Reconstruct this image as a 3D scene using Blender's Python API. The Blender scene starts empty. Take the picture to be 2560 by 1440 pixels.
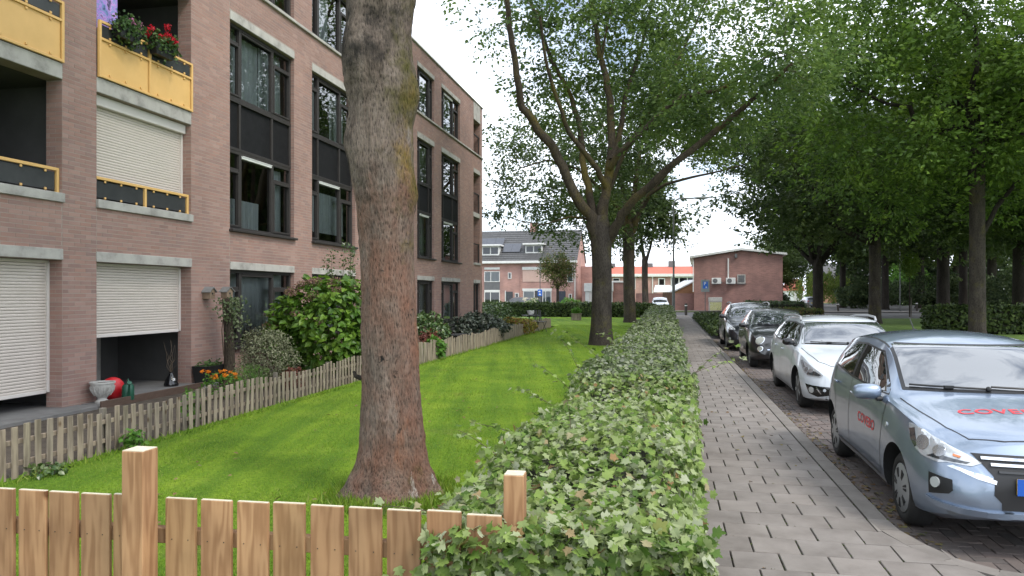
import bpy, bmesh, math, random
import numpy as np
from mathutils import Vector, Matrix, noise
from mathutils.bvhtree import BVHTree

scene = bpy.context.scene
COL = scene.collection

# ------------------------------------------------------------------ camera
FPX, CX, CY, CH = 1850.0, 1280.0, 735.0, 1.68      # focal length and horizon in pixels of a 2560 px wide picture, eye height
cam_d = bpy.data.cameras.new('camera')
cam = bpy.data.objects.new('camera', cam_d)
COL.objects.link(cam)
cam_d.sensor_width = 36.0
cam_d.lens = 36.0 * FPX / 2560.0
cam_d.shift_y = (CY - 720.0) / 2560.0
cam_d.clip_start = 0.05
cam_d.clip_end = 3000
cam.location = (0, 0, CH)
cam.rotation_euler = (math.radians(90), 0, 0)
scene.camera = cam

# ------------------------------------------------------------------ sky and sun
SUN_DIR = Vector((0.50, -0.42, 0.76)).normalized()      # towards the sun, veiled by cloud
world = bpy.data.worlds.new('World')
scene.world = world
world.use_nodes = True
wn, wl = world.node_tree.nodes, world.node_tree.links
wn.clear()
w_out = wn.new('ShaderNodeOutputWorld')
w_bg = wn.new('ShaderNodeBackground'); w_bg.inputs['Strength'].default_value = 0.10
w_sky = wn.new('ShaderNodeTexSky'); w_sky.sky_type = 'NISHITA'; w_sky.sun_disc = False
w_sky.sun_elevation = math.asin(SUN_DIR.z); w_sky.sun_rotation = math.atan2(SUN_DIR.x, SUN_DIR.y)
w_tc = wn.new('ShaderNodeTexCoord')
w_map = wn.new('ShaderNodeMapping'); w_map.inputs['Scale'].default_value = (1.3, 1.3, 3.2)
w_noi = wn.new('ShaderNodeTexNoise'); w_noi.inputs['Scale'].default_value = 2.3; w_noi.inputs['Detail'].default_value = 7; w_noi.inputs['Roughness'].default_value = 0.55
w_rmp = wn.new('ShaderNodeValToRGB'); w_rmp.color_ramp.elements[0].position = 0.30; w_rmp.color_ramp.elements[1].position = 0.50
w_mix = wn.new('ShaderNodeMix'); w_mix.data_type = 'RGBA'; w_mix.inputs[7].default_value = (10.9, 11.7, 12.9, 1)
wl.new(w_tc.outputs['Generated'], w_map.inputs['Vector']); wl.new(w_map.outputs['Vector'], w_noi.inputs['Vector'])
wl.new(w_noi.outputs['Fac'], w_rmp.inputs['Fac']); wl.new(w_rmp.outputs['Color'], w_mix.inputs[0])
wl.new(w_sky.outputs['Color'], w_mix.inputs[6]); wl.new(w_mix.outputs[2], w_bg.inputs['Color'])
wl.new(w_bg.outputs['Background'], w_out.inputs['Surface'])

sun_d = bpy.data.lights.new('sun', 'SUN'); sun_d.energy = 1.5; sun_d.angle = math.radians(16); sun_d.color = (1.0, 0.93, 0.83)
sun = bpy.data.objects.new('sun', sun_d); COL.objects.link(sun)
sun.rotation_euler = (-SUN_DIR).to_track_quat('-Z', 'Y').to_euler()
sun.location = (20, -20, 40)

scene.view_settings.view_transform = 'Standard'
scene.view_settings.look = 'None'
scene.view_settings.gamma = 1.0
scene.view_settings.exposure = 0.95
scene.view_settings.use_curve_mapping = False
scene.cycles.use_denoising = True
scene.cycles.max_bounces = 6
scene.cycles.transparent_max_bounces = 12

# ------------------------------------------------------------------ frames of the place
TH = math.atan(390.0 / FPX)                      # the street, hedge, fence and facade all run this way
ST, CT = math.sin(TH), math.cos(TH)
def S(s, t, z=0.0):                              # along the street, across it, up
    return Vector((s * ST + t * CT, s * CT - t * ST, z))
def st_of(v):
    return (v.x * ST + v.y * CT, v.x * CT - v.y * ST)
def G(px, py, z=0.0):                            # a point of the ground
    Y = FPX * (CH - z) / (py - CY)
    return Vector(((px - CX) * Y / FPX, Y, z))
def P(px, py, Y):                                # a point at distance Y
    return Vector(((px - CX) * Y / FPX, Y, CH - (py - CY) * Y / FPX))
ROT_S = Matrix.Rotation(-TH, 4, 'Z')             # local x = across (t), local y = along (s)
rnd = random.Random(7)

# ------------------------------------------------------------------ mesh helpers
def link(name, me, mat=None, parent=None):
    o = bpy.data.objects.new(name, me)
    COL.objects.link(o)
    if mat is not None and len(me.materials) == 0:
        me.materials.append(mat)
    if parent is not None:
        o.parent = parent
    return o
def thing(name, label, cat, loc=(0, 0, 0), rz=0.0, group=None):
    o = bpy.data.objects.new(name, None)
    COL.objects.link(o)
    o.empty_display_size = 0.2
    o.location = loc; o.rotation_euler = (0, 0, rz)
    return tag(o, label, cat, group)
def tag(o, label=None, cat=None, group=None, kind=None):
    if label: o['label'] = label
    if cat: o['category'] = cat
    if group: o['group'] = group
    if kind: o['kind'] = kind
    return o
def mw(o):                                       # world matrix of a thing before the depsgraph knows it
    m = Matrix.Translation(o.location) @ o.rotation_euler.to_matrix().to_4x4()
    m = m @ Matrix.Diagonal((*o.scale, 1))
    return mw(o.parent) @ m if o.parent else m
def copy_thing(src, loc, rz=None, scale=None, label=None):
    def cp(o, par):
        c = o.copy(); COL.objects.link(c); c.parent = par
        for ch in list(o.children): cp(ch, c)
        return c
    c = cp(src, None)
    c.location = loc
    if rz is not None: c.rotation_euler = (0, 0, rz)
    if scale is not None: c.scale = (scale,) * 3 if not hasattr(scale, '__len__') else scale
    if label: c['label'] = label
    return c

class MB:
    """collects shapes; build() links them as one mesh object"""
    def __init__(self): self.v = []; self.f = []
    def add(self, vs, fs):
        k = len(self.v); self.v += [tuple(a) for a in vs]; self.f += [tuple(i + k for i in q) for q in fs]; return self
    def box(self, c, size, m=None, bevel=0.0):
        x, y, z = size[0] / 2, size[1] / 2, size[2] / 2; c = Vector(c)
        if bevel > 0:
            b = min(bevel, x * .9, y * .9, z * .9)
            vs = []
            for sx in (-1, 1):
                for sy in (-1, 1):
                    for sz in (-1, 1):
                        vs += [(sx * (x - b), sy * (y - b), sz * z), (sx * (x - b), sy * y, sz * (z - b)), (sx * x, sy * (y - b), sz * (z - b))]
            bm = bmesh.new()
            for q in vs: bm.verts.new(q)
            bmesh.ops.convex_hull(bm, input=bm.verts)
            bm.verts.index_update()
            vs = [v.co.copy() for v in bm.verts]; fs = [[v.index for v in q.verts] for q in bm.faces]; bm.free()
        else:
            vs = [Vector((sx * x, sy * y, sz * z)) for sz in (-1, 1) for sy in (-1, 1) for sx in (-1, 1)]
            fs = [(0, 2, 3, 1), (4, 5, 7, 6), (0, 1, 5, 4), (2, 6, 7, 3), (0, 4, 6, 2), (1, 3, 7, 5)]
        if m is not None: vs = [m.to_3x3() @ Vector(q) for q in vs]
        return self.add([Vector(q) + c for q in vs], fs)
    def quad(self, a, b, c, d): return self.add([a, b, c, d], [(0, 1, 2, 3)])
    def prism(self, poly, ext):                  # polygon of 3D points pushed along ext
        n = len(poly); ext = Vector(ext)
        vs = [Vector(p) for p in poly] + [Vector(p) + ext for p in poly]
        fs = [tuple(range(n))[::-1], tuple(range(n, 2 * n))] + [(i, (i + 1) % n, n + (i + 1) % n, n + i) for i in range(n)]
        return self.add(vs, fs)
    def tube(self, path, rad, n=8, cap=True):
        path = [Vector(p) for p in path]; k = len(path)
        if not hasattr(rad, '__len__'): rad = [rad] * k
        up = None; vs = []; fs = []
        for i, p in enumerate(path):
            d = (path[min(i + 1, k - 1)] - path[max(i - 1, 0)])
            d = d.normalized() if d.length > 1e-9 else Vector((0, 0, 1))
            if up is None:
                up = Vector((1, 0, 0)) if abs(d.x) < .8 else Vector((0, 1, 0))
            a = up - d * up.dot(d)
            a = a.normalized() if a.length > 1e-6 else d.orthogonal().normalized()
            up = a; b = d.cross(a)
            for j in range(n):
                w = 2 * math.pi * j / n
                vs.append(p + (a * math.cos(w) + b * math.sin(w)) * rad[i])
        for i in range(k - 1):
            for j in range(n):
                fs.append((i * n + j, i * n + (j + 1) % n, (i + 1) * n + (j + 1) % n, (i + 1) * n + j))
        if cap: fs += [tuple(range(n))[::-1], tuple(range((k - 1) * n, k * n))]
        return self.add(vs, fs)
    def lathe(self, prof, n=20, c=(0, 0, 0), m=None, cap=True):   # (r, z) profile
        vs = []; fs = []; k = len(prof); c = Vector(c)
        for r, z in prof:
            for j in range(n):
                w = 2 * math.pi * j / n
                q = Vector((r * math.cos(w), r * math.sin(w), z))
                vs.append((m.to_3x3() @ q if m else q) + c)
        for i in range(k - 1):
            for j in range(n):
                fs.append((i * n + j, i * n + (j + 1) % n, (i + 1) * n + (j + 1) % n, (i + 1) * n + j))
        if cap: fs += [tuple(range(n))[::-1], tuple(range((k - 1) * n, k * n))]
        return self.add(vs, fs)
    def ball(self, c, r, m=None, nu=12, nv=8):
        r = (r, r, r) if not hasattr(r, '__len__') else r
        prof = [(max(1e-3, math.sin(math.pi * i / nv)), -math.cos(math.pi * i / nv)) for i in range(nv + 1)]
        k = len(self.v); self.lathe(prof, nu); c = Vector(c)
        for i in range(k, len(self.v)):
            q = Vector((self.v[i][0] * r[0], self.v[i][1] * r[1], self.v[i][2] * r[2]))
            self.v[i] = tuple((m.to_3x3() @ q if m else q) + c)
        return self
    def mesh(self, name, inv=None):
        me = bpy.data.meshes.new(name)
        vs = [inv @ Vector(v) for v in self.v] if inv is not None else self.v
        me.from_pydata(vs, [], self.f); me.update()
        return me
    def build(self, name, mat, parent=None, smooth=None, world=False):
        me = self.mesh(name, mw(parent).inverted() if (world and parent is not None) else None)
        if smooth:
            me.shade_smooth(); me.set_sharp_from_angle(angle=math.radians(smooth))
        return link(name, me, mat, parent)

def np_mesh(name, V, F, mat=None, smooth=False):
    V = np.ascontiguousarray(V, dtype=np.float32); F = np.ascontiguousarray(F, dtype=np.int32)
    me = bpy.data.meshes.new(name)
    me.vertices.add(len(V)); me.vertices.foreach_set('co', V.ravel())
    me.loops.add(F.size); me.loops.foreach_set('vertex_index', F.ravel())
    me.polygons.add(len(F)); me.polygons.foreach_set('loop_start', np.arange(0, F.size, F.shape[1], dtype=np.int32))
    if smooth: me.polygons.foreach_set('use_smooth', np.ones(len(F), dtype=bool))
    me.update(calc_edges=True)
    if not smooth: me.shade_flat()
    if mat: me.materials.append(mat)
    return me

# leaf templates: x across, y along, z up; triangles
DIAMOND = (np.array([[0, 0, 0], [-.30, .45, .08], [0, 1, -.10], [.30, .45, .08]]), np.array([[0, 2, 1], [0, 3, 2]]))
OVAL = (np.array([[0, 0, 0], [-.34, .28, .09], [-.33, .62, .06], [0, 1, -.16], [.33, .62, .06], [.34, .28, .09], [0, .45, 0]]),
        np.array([[0, 6, 1], [1, 6, 2], [2, 6, 3], [3, 6, 4], [4, 6, 5], [5, 6, 0]]))
def _maple():
    pts = [(0, 0), (-.30, -.02), (-.46, .16), (-.30, .28), (-.60, .52), (-.34, .58), (-.30, .70), (-.16, .66), (-.13, .84), (0, 1.0),
           (.13, .84), (.16, .66), (.30, .70), (.34, .58), (.60, .52), (.30, .28), (.46, .16), (.30, -.02)]
    v = [(x, y, .16 * abs(x) - .16 * y * y) for x, y in pts] + [(0, .33, -.02)]
    n = len(pts)
    return np.array(v), np.array([[n, (i + 1) % n, i] for i in range(n)])
MAPLE = _maple()
BLADE = (np.array([[-.06, 0, 0], [.06, 0, 0], [0, 1, 0]]), np.array([[0, 1, 2]]))
def unit(a): return a / np.maximum(np.linalg.norm(a, axis=1, keepdims=True), 1e-9)
def leaves_mesh(name, C, D, N, size, tmpl, mat):
    """one mesh of leaves at C, pointing along D, facing N"""
    T, F = tmpl
    D = unit(D); X = unit(np.cross(D, N)); N = np.cross(X, D)
    size = np.asarray(size).reshape(-1, 1, 1)
    V = C[:, None, :] + size * (T[None, :, 0:1] * X[:, None, :] + T[None, :, 1:2] * D[:, None, :] + T[None, :, 2:3] * N[:, None, :])
    k = len(T)
    FF = (F[None, :, :] + (np.arange(len(C)) * k)[:, None, None]).reshape(-1, F.shape[1])
    return np_mesh(name, V.reshape(-1, 3), FF, mat)

# ------------------------------------------------------------------ materials
MATS = {}
def _coords(nt, world_space=False):
    n, l = nt.nodes, nt.links
    if world_space:
        g = n.new('ShaderNodeNewGeometry'); return g.outputs['Position']
    tc = n.new('ShaderNodeTexCoord'); oi = n.new('ShaderNodeObjectInfo')
    mu = n.new('ShaderNodeMath'); mu.operation = 'MULTIPLY'; mu.inputs[1].default_value = 53.0
    l.new(oi.outputs['Random'], mu.inputs[0])
    ad = n.new('ShaderNodeVectorMath'); ad.operation = 'ADD'
    l.new(tc.outputs['Object'], ad.inputs[0]); l.new(mu.outputs[0], ad.inputs[1])
    return ad.outputs[0]
def _rand(nt):                                   # one value for each loose piece and each object
    n, l = nt.nodes, nt.links
    g = n.new('ShaderNodeNewGeometry'); oi = n.new('ShaderNodeObjectInfo')
    ad = n.new('ShaderNodeMath'); ad.operation = 'ADD'; fr = n.new('ShaderNodeMath'); fr.operation = 'FRACT'
    l.new(g.outputs['Random Per Island'], ad.inputs[0]); l.new(oi.outputs['Random'], ad.inputs[1]); l.new(ad.outputs[0], fr.inputs[0])
    return fr.outputs[0]
def _ramp(nt, cols, fac, const=False):
    r = nt.nodes.new('ShaderNodeValToRGB'); cr = r.color_ramp
    if const: cr.interpolation = 'CONSTANT'
    k = len(cols)
    for i, c in enumerate(cols):
        pos = c[3] if len(c) > 3 else i / max(1, k - 1)
        e = cr.elements[i] if i < 2 else cr.elements.new(pos)
        e.position = pos; e.color = (c[0], c[1], c[2], 1)
    nt.links.new(fac, r.inputs['Fac'])
    return r.outputs['Color']
def new_mat(name):
    m = bpy.data.materials.new(name); m.use_nodes = True
    nt = m.node_tree; b = nt.nodes['Principled BSDF']
    MATS[name] = m
    return m, nt, b
def pmat(name, cols, scale=4.0, rough=.8, bump=0.0, bscale=None, metal=0.0, coat=0.0, spec=.5, stretch=(1, 1, 1), detail=6, ramp=(.3, .7),
         rand=None, ws=False, rvar=0.0, bdist=.01):
    """noise-mottled surface; rand = colours picked per piece, multiplied in"""
    m, nt, b = new_mat(name); n, l = nt.nodes, nt.links
    if isinstance(cols[0], (int, float)): cols = [cols, cols]
    co = _coords(nt, ws)
    mp = n.new('ShaderNodeMapping'); mp.inputs['Scale'].default_value = stretch; l.new(co, mp.inputs['Vector'])
    no = n.new('ShaderNodeTexNoise'); no.inputs['Scale'].default_value = scale; no.inputs['Detail'].default_value = detail; no.inputs['Roughness'].default_value = .6
    l.new(mp.outputs[0], no.inputs['Vector'])
    k = len(cols)
    cc = [(c[0], c[1], c[2], ramp[0] + (ramp[1] - ramp[0]) * i / (k - 1)) for i, c in enumerate(cols)]
    col = _ramp(nt, cc, no.outputs['Fac'])
    if rand:
        mx = n.new('ShaderNodeMix'); mx.data_type = 'RGBA'; mx.blend_type = 'MULTIPLY'; mx.inputs[0].default_value = 1
        l.new(col, mx.inputs[6]); l.new(_ramp(nt, rand, _rand(nt)), mx.inputs[7]); col = mx.outputs[2]
    l.new(col, b.inputs['Base Color'])
    b.inputs['Roughness'].default_value = rough; b.inputs['Metallic'].default_value = metal
    b.inputs['Specular IOR Level'].default_value = spec
    if coat: b.inputs['Coat Weight'].default_value = coat; b.inputs['Coat Roughness'].default_value = .04
    if bump:
        nb = n.new('ShaderNodeTexNoise'); nb.inputs['Scale'].default_value = bscale or scale * 4; nb.inputs['Detail'].default_value = 8; nb.inputs['Roughness'].default_value = .65
        l.new(mp.outputs[0], nb.inputs['Vector'])
        bp = n.new('ShaderNodeBump'); bp.inputs['Strength'].default_value = bump; bp.inputs['Distance'].default_value = bdist
        l.new(nb.outputs['Fac'], bp.inputs['Height']); l.new(bp.outputs[0], b.inputs['Normal'])
    if rvar:
        mr = n.new('ShaderNodeMapRange'); mr.inputs['To Min'].default_value = rough - rvar; mr.inputs['To Max'].default_value = rough + rvar
        l.new(no.outputs['Fac'], mr.inputs['Value']); l.new(mr.outputs[0], b.inputs['Roughness'])
    return m
def leaf_mat(name, cols, trans=.35, rough=.5, const=False, spec=.35, clump=None):
    m, nt, b = new_mat(name); n, l = nt.nodes, nt.links
    r = _rand(nt)
    col = _ramp(nt, cols, r, const)
    if clump:                                     # lit and shaded lumps of the crown, painted into the leaf colour by noise
        gp = n.new('ShaderNodeNewGeometry'); no = n.new('ShaderNodeTexNoise'); no.inputs['Scale'].default_value = clump; no.inputs['Detail'].default_value = 3; l.new(gp.outputs['Position'], no.inputs['Vector'])
        mx = n.new('ShaderNodeMix'); mx.data_type = 'RGBA'; mx.blend_type = 'MULTIPLY'; mx.inputs[0].default_value = 1; l.new(col, mx.inputs[6]); l.new(_ramp(nt, [(.45, .50, .55, .34), (.95, .95, .95, .5), (1.45, 1.32, 1.1, .66)], no.outputs['Fac']), mx.inputs[7]); col = mx.outputs[2]
    l.new(col, b.inputs['Base Color']); b.inputs['Roughness'].default_value = rough; b.inputs['Specular IOR Level'].default_value = spec
    tr = n.new('ShaderNodeBsdfTranslucent'); l.new(col, tr.inputs['Color'])
    mx = n.new('ShaderNodeMixShader'); mx.inputs[0].default_value = trans
    l.new(b.outputs[0], mx.inputs[1]); l.new(tr.outputs[0], mx.inputs[2]); l.new(mx.outputs[0], n['Material Output'].inputs['Surface'])
    return m
def glass_mat(name, tint=(.55, .6, .6), ior=1.5, gain=1.0):
    m, nt, b = new_mat(name); n, l = nt.nodes, nt.links
    n.remove(b)
    fr = n.new('ShaderNodeFresnel'); fr.inputs['IOR'].default_value = ior
    mu = n.new('ShaderNodeMath'); mu.operation = 'MULTIPLY'; mu.inputs[1].default_value = gain; mu.use_clamp = True
    l.new(fr.outputs[0], mu.inputs[0])
    gl = n.new('ShaderNodeBsdfGlossy'); gl.inputs['Roughness'].default_value = .015
    tr = n.new('ShaderNodeBsdfTransparent'); tr.inputs['Color'].default_value = (*tint, 1)
    mx = n.new('ShaderNodeMixShader')
    l.new(mu.outputs[0], mx.inputs[0]); l.new(tr.outputs[0], mx.inputs[1]); l.new(gl.outputs[0], mx.inputs[2])
    l.new(mx.outputs[0], n['Material Output'].inputs['Surface'])
    return m
def brick_tex(name, c1, c2, mortar, scale_u=1.0, rough=.85):   # for walls too far away to tell bricks apart; uses object x (along) and z
    m, nt, b = new_mat(name); n, l = nt.nodes, nt.links
    tc = n.new('ShaderNodeTexCoord'); sx = n.new('ShaderNodeSeparateXYZ'); l.new(tc.outputs['Object'], sx.inputs[0])
    ad = n.new('ShaderNodeMath'); ad.operation = 'ADD'; l.new(sx.outputs[0], ad.inputs[0]); l.new(sx.outputs[1], ad.inputs[1])
    cb = n.new('ShaderNodeCombineXYZ'); l.new(ad.outputs[0], cb.inputs[0]); l.new(sx.outputs[2], cb.inputs[1])
    br = n.new('ShaderNodeTexBrick'); br.inputs['Scale'].default_value = 1.0
    br.inputs['Color1'].default_value = (*c1, 1); br.inputs['Color2'].default_value = (*c2, 1); br.inputs['Mortar'].default_value = (*mortar, 1)
    br.inputs['Brick Width'].default_value = .22 * scale_u; br.inputs['Row Height'].default_value = .0625 * scale_u; br.inputs['Mortar Size'].default_value = .006 * scale_u
    l.new(cb.outputs[0], br.inputs['Vector'])
    no = n.new('ShaderNodeTexNoise'); no.inputs['Scale'].default_value = .9; no.inputs['Detail'].default_value = 5; l.new(tc.outputs['Object'], no.inputs['Vector'])
    cr = _ramp(nt, [(.72, .72, .74, .3), (1.12, 1.08, 1.05, .7)], no.outputs['Fac'])
    mx = n.new('ShaderNodeMix'); mx.data_type = 'RGBA'; mx.blend_type = 'MULTIPLY'; mx.inputs[0].default_value = 1
    l.new(br.outputs['Color'], mx.inputs[6]); l.new(cr, mx.inputs[7]); l.new(mx.outputs[2], b.inputs['Base Color'])
    b.inputs['Roughness'].default_value = rough
    return m

M = MATS
pmat('mortar', [(.27, .215, .185), (.34, .28, .245)], 3, .95, .3, 60)
pmat('brick', [(.80, .80, .81), (1.0, .99, .98), (1.12, 1.11, 1.08)], .8, .88, .35, 70, detail=8, ramp=(.3, .72),
     rand=[(.290, .176, .145), (.265, .166, .140), (.312, .194, .160), (.245, .160, .140), (.302, .178, .142), (.325, .214, .182), (.270, .158, .126)])
pmat('concrete', [(.22, .21, .19), (.36, .345, .315), (.42, .405, .37)], 3.5, .9, .35, 60)
pmat('dark_frame', [(.026, .023, .022), (.036, .032, .030)], 6, .55, 0, spec=.3)
pmat('black_panel', [(.008, .008, .009), (.013, .013, .014)], 8, .6, .2, 80, spec=.15)
pmat('white_paint', [(.62, .62, .60), (.74, .74, .72)], 4, .5)
pmat('shutter', [(.54, .485, .43), (.59, .53, .475)], 2, .5, .12, 50)
pmat('shutter_box', [(.58, .54, .505), (.62, .58, .545)], 2, .55)
pmat('yellow_metal', [(.62, .375, .125), (.69, .425, .15)], 3, .5, .05, 40)
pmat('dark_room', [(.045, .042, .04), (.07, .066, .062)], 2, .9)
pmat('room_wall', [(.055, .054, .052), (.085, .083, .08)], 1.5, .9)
pmat('curtain', [(.52, .54, .54), (.68, .70, .69)], 3, .85, .2, 20, stretch=(1, 1, .15))
pmat('asphalt', [(.10, .095, .09), (.145, .14, .135)], 2.5, .92, .4, 90)
pmat('joint_sand', [(.030, .036, .018), (.055, .055, .036), (.095, .085, .066)], 7, .98, .5, 60)
pmat('tile', [(.130, .114, .101), (.185, .165, .149), (.225, .203, .185)], 3.0, .9, .3, 90, rand=[(.86, .86, .86), (1.06, 1.05, 1.04), (.94, .93, .92), (1.0, 1.0, 1.0)])
pmat('kerb', [(.140, .124, .110), (.20, .180, .163)], 5, .9, .35, 80, rand=[(.9, .9, .9), (1.06, 1.05, 1.04)])
pmat('clinker', [(.8, .8, .8), (1.15, 1.12, 1.1)], 8, .9, .5, 70, rand=[(.105, .085, .078), (.135, .108, .098), (.09, .08, .076), (.155, .125, .112)])
pmat('soil', [(.045, .034, .024), (.09, .07, .05)], 5, 1, .8, 30, bdist=.03)
pmat('glow_black', [(.008, .008, .008), (.012, .012, .012)], 4, .6)
glass_mat('window_glass', (.62, .66, .66), 1.5, 2.4)
pmat('rail_glass', [(.035, .037, .038), (.05, .052, .053)], 3, .25, spec=.4)
# ================================================================== ground
def sheet(name, pts, z, mat, kind='structure', sub=None):
    me = bpy.data.meshes.new(name)
    me.from_pydata([(p[0], p[1], z) for p in pts], [], [tuple(range(len(pts)))]); me.update()
    return tag(link(name, me, mat), kind=kind)
def sts(*stp): return [S(s, t) for s, t in stp]

# grass: mottled green, mowing stripes along the lawn, bare and mossy patches
m, nt, b = new_mat('lawn'); n, l = nt.nodes, nt.links
geo = n.new('ShaderNodeNewGeometry')
def _noi(sc, det=6, st=(1, 1, 1), rot=0.0):
    mp = n.new('ShaderNodeMapping'); mp.inputs['Scale'].default_value = st; mp.inputs['Rotation'].default_value = (0, 0, rot); l.new(geo.outputs['Position'], mp.inputs['Vector'])
    q = n.new('ShaderNodeTexNoise'); q.inputs['Scale'].default_value = sc; q.inputs['Detail'].default_value = det; q.inputs['Roughness'].default_value = .62; l.new(mp.outputs[0], q.inputs['Vector']); return q.outputs['Fac']
def _mul(a, bb, fac=1.0):
    mx = n.new('ShaderNodeMix'); mx.data_type = 'RGBA'; mx.blend_type = 'MULTIPLY'; mx.inputs[0].default_value = fac; l.new(a, mx.inputs[6]); l.new(bb, mx.inputs[7]); return mx.outputs[2]
c0 = _ramp(nt, [(.100, .195, .013, .3), (.155, .270, .017, .5), (.225, .330, .030, .7)], _noi(1.1, 8))
c1 = _ramp(nt, [(.55, .6, .6, .3), (1.25, 1.2, 1.2, .72)], _noi(28, 8))
c2 = _ramp(nt, [(.70, .78, .75, .38), (1.18, 1.12, 1.0, .60)], _noi(.9, 3, (3.2, .16, 1), TH))
dry = _ramp(nt, [(0, 0, 0, .60), (1, 1, 1, .74)], _noi(.75, 7))
mxd = n.new('ShaderNodeMix'); mxd.data_type = 'RGBA'; l.new(dry, mxd.inputs[0]); l.new(c0, mxd.inputs[6]); mxd.inputs[7].default_value = (.205, .215, .052, 1)
cc = _mul(_mul(mxd.outputs[2], c1), c2)
l.new(cc, b.inputs['Base Color']); b.inputs['Roughness'].default_value = .9; b.inputs['Specular IOR Level'].default_value = .2
bp = n.new('ShaderNodeBump'); bp.inputs['Strength'].default_value = .9; bp.inputs['Distance'].default_value = .04; l.new(_noi(60, 8), bp.inputs['Height']); l.new(bp.outputs[0], b.inputs['Normal'])
pmat('verge', [(.07, .13, .018), (.11, .19, .025), (.15, .22, .035)], .8, .95, .8, 40, ws=True, bdist=.04, detail=9)
leaf_mat('grass_blade', [(.085, .175, .012), (.145, .255, .017), (.205, .31, .026), (.22, .26, .055)], .3, .6)

sheet('ground', [(-900, -60), (900, -60), (900, 1600), (-900, 1600)], -.16, M['verge'])
lawn = sheet('lawn', sts((2.2, -5.9), (2.2, .05), (53.5, .05), (53.5, -9.5), (38.5, -9.5), (38.5, -5.75), (36.2, -5.75)), 0.0, M['lawn'])
sheet('garden_soil', sts((-1, -8.6), (-1, -5.9), (36.2, -5.75), (36.2, -8.6)), -.004, M['soil'])
sheet('road', sts((-6, 1.5), (-6, 9.3), (49, 9.3), (62, 14), (66, 60), (84, 60), (78, 12), (74, 0), (74, -60), (60, -60), (60, 1.5)), -.124, M['asphalt'])
sheet('parking_bay', sts((4.6, 1.55), (4.6, 3.75), (30.0, 3.75), (30.0, 1.55)), -.120, M['joint_sand'])
sheet('grass_verge', sts((-6, 9.5), (-6, 90), (62, 90), (60, 40), (57, 14), (47, 9.5)), -.06, M['verge'])
sheet('crossing_pavement', sts((75.5, -60), (75.5, 24), (79, 24), (79, -60)), -.02, M['tile'])

# ------------------------------------------------------------------ sidewalk of tiles with its kerb
KERB = [(60.0, 1.61), (5.95, 1.61), (5.7, 1.625), (5.42, 1.70), (5.18, 1.80), (5.02, 1.98), (4.94, 2.25), (4.90, 2.7), (4.88, 4.4)]
def kerb_t(s):
    for (s1, t1), (s0, t0) in zip(KERB, KERB[1:]):
        if s0 <= s <= s1: return t0 + (t1 - t0) * (s - s0) / (s1 - s0)
    return 1.61 if s > 5 else 4.4
walk = sheet('sidewalk', sts((1.5, .0), (1.5, 4.3), (4.85, 4.3), (4.9, 2.4), (5.0, 2.0), (5.25, 1.75), (5.7, 1.58), (60, 1.58), (60, .0)), -.03, M['joint_sand'])
TILE = .30
def tile_mesh(sz, tl, g=.004):
    a, c = tl / 2 - .005, sz / 2
    mb = MB()
    bvl = .004
    mb.add([(-a, -c, 0), (a, -c, 0), (a, c, 0), (-a, c, 0), (-a, -c, .034), (a, -c, .034), (a, c, .034), (-a, c, .034),
            (-a + bvl, -c + bvl, .038), (a - bvl, -c + bvl, .038), (a - bvl, c - bvl, .038), (-a + bvl, c - bvl, .038)],
           [(0, 1, 5, 4), (1, 2, 6, 5), (2, 3, 7, 6), (3, 0, 4, 7), (4, 5, 9, 8), (5, 6, 10, 9), (6, 7, 11, 10), (7, 4, 8, 11), (8, 9, 10, 11)])
    me = mb.mesh('paving_tile'); me.materials.append(M['tile']); return me
t_full = tile_mesh(TILE, TILE); t_half = tile_mesh(TILE, TILE / 2)
far_tiles = MB(); ntile = 0
T_R = 1.445
r1 = random.Random(3)
k = 0
s = 2.6
while s < 59.5:
    s0, s1 = s, s + TILE + .003
    lim0, lim1 = kerb_t(s0) - .165, kerb_t(s1) - .165
    right = max(lim0, lim1)
    if s1 < 5.2: right = max(right, 3.4)
    t = T_R + (0.15 if k % 2 else 0.0)
    while t < right: t += TILE
    while t > .02:
        a, bq = t - TILE, t
        b0, b1 = min(bq, lim0 if s0 > 4.88 else 9), min(bq, lim1 if s1 > 4.88 else 9)
        z = -.030 + r1.gauss(0, .0012); rz = r1.gauss(0, .0035)
        a = max(a, -.1)
        if (b0 - a) > .03 or (b1 - a) > .03:
            b0, b1 = max(b0, a + .012), max(b1, a + .012)
            reg = abs(b0 - b1) < .004 and abs((b0 - a) - TILE) < .01
            half = abs(b0 - b1) < .004 and abs((b0 - a) - TILE / 2) < .02
            if (reg or half) and ntile < 300 and s > 3.2:
                o = link('paving_tile', t_full if reg else t_half, None, walk)
                c = S((s0 + s1) / 2, (a + b0) / 2, z); o.location = c; o.rotation_euler = (r1.gauss(0, .004), r1.gauss(0, .004), -TH + rz); ntile += 1
            elif s < 7:
                mb = MB(); g = .004
                q = [S(s0 + g, a + g), S(s0 + g, b0 - g), S(s1 - g, b1 - g), S(s1 - g, a + g)]
                mb.prism([(p.x, p.y, z) for p in q], (0, 0, .038)); mb.build('paving_tile', M['tile'], walk)
            else:
                g = .005
                q = [S(s0 + g, a + g), S(s0 + g, b0 - g), S(s1 - g, b1 - g), S(s1 - g, a + g)]
                far_tiles.prism([(p.x, p.y, z) for p in q], (0, 0, .038))
        t -= TILE
    s += TILE + .003; k += 1
tag(far_tiles.build('far_paving_tiles', M['tile'], walk), kind='stuff')

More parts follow.
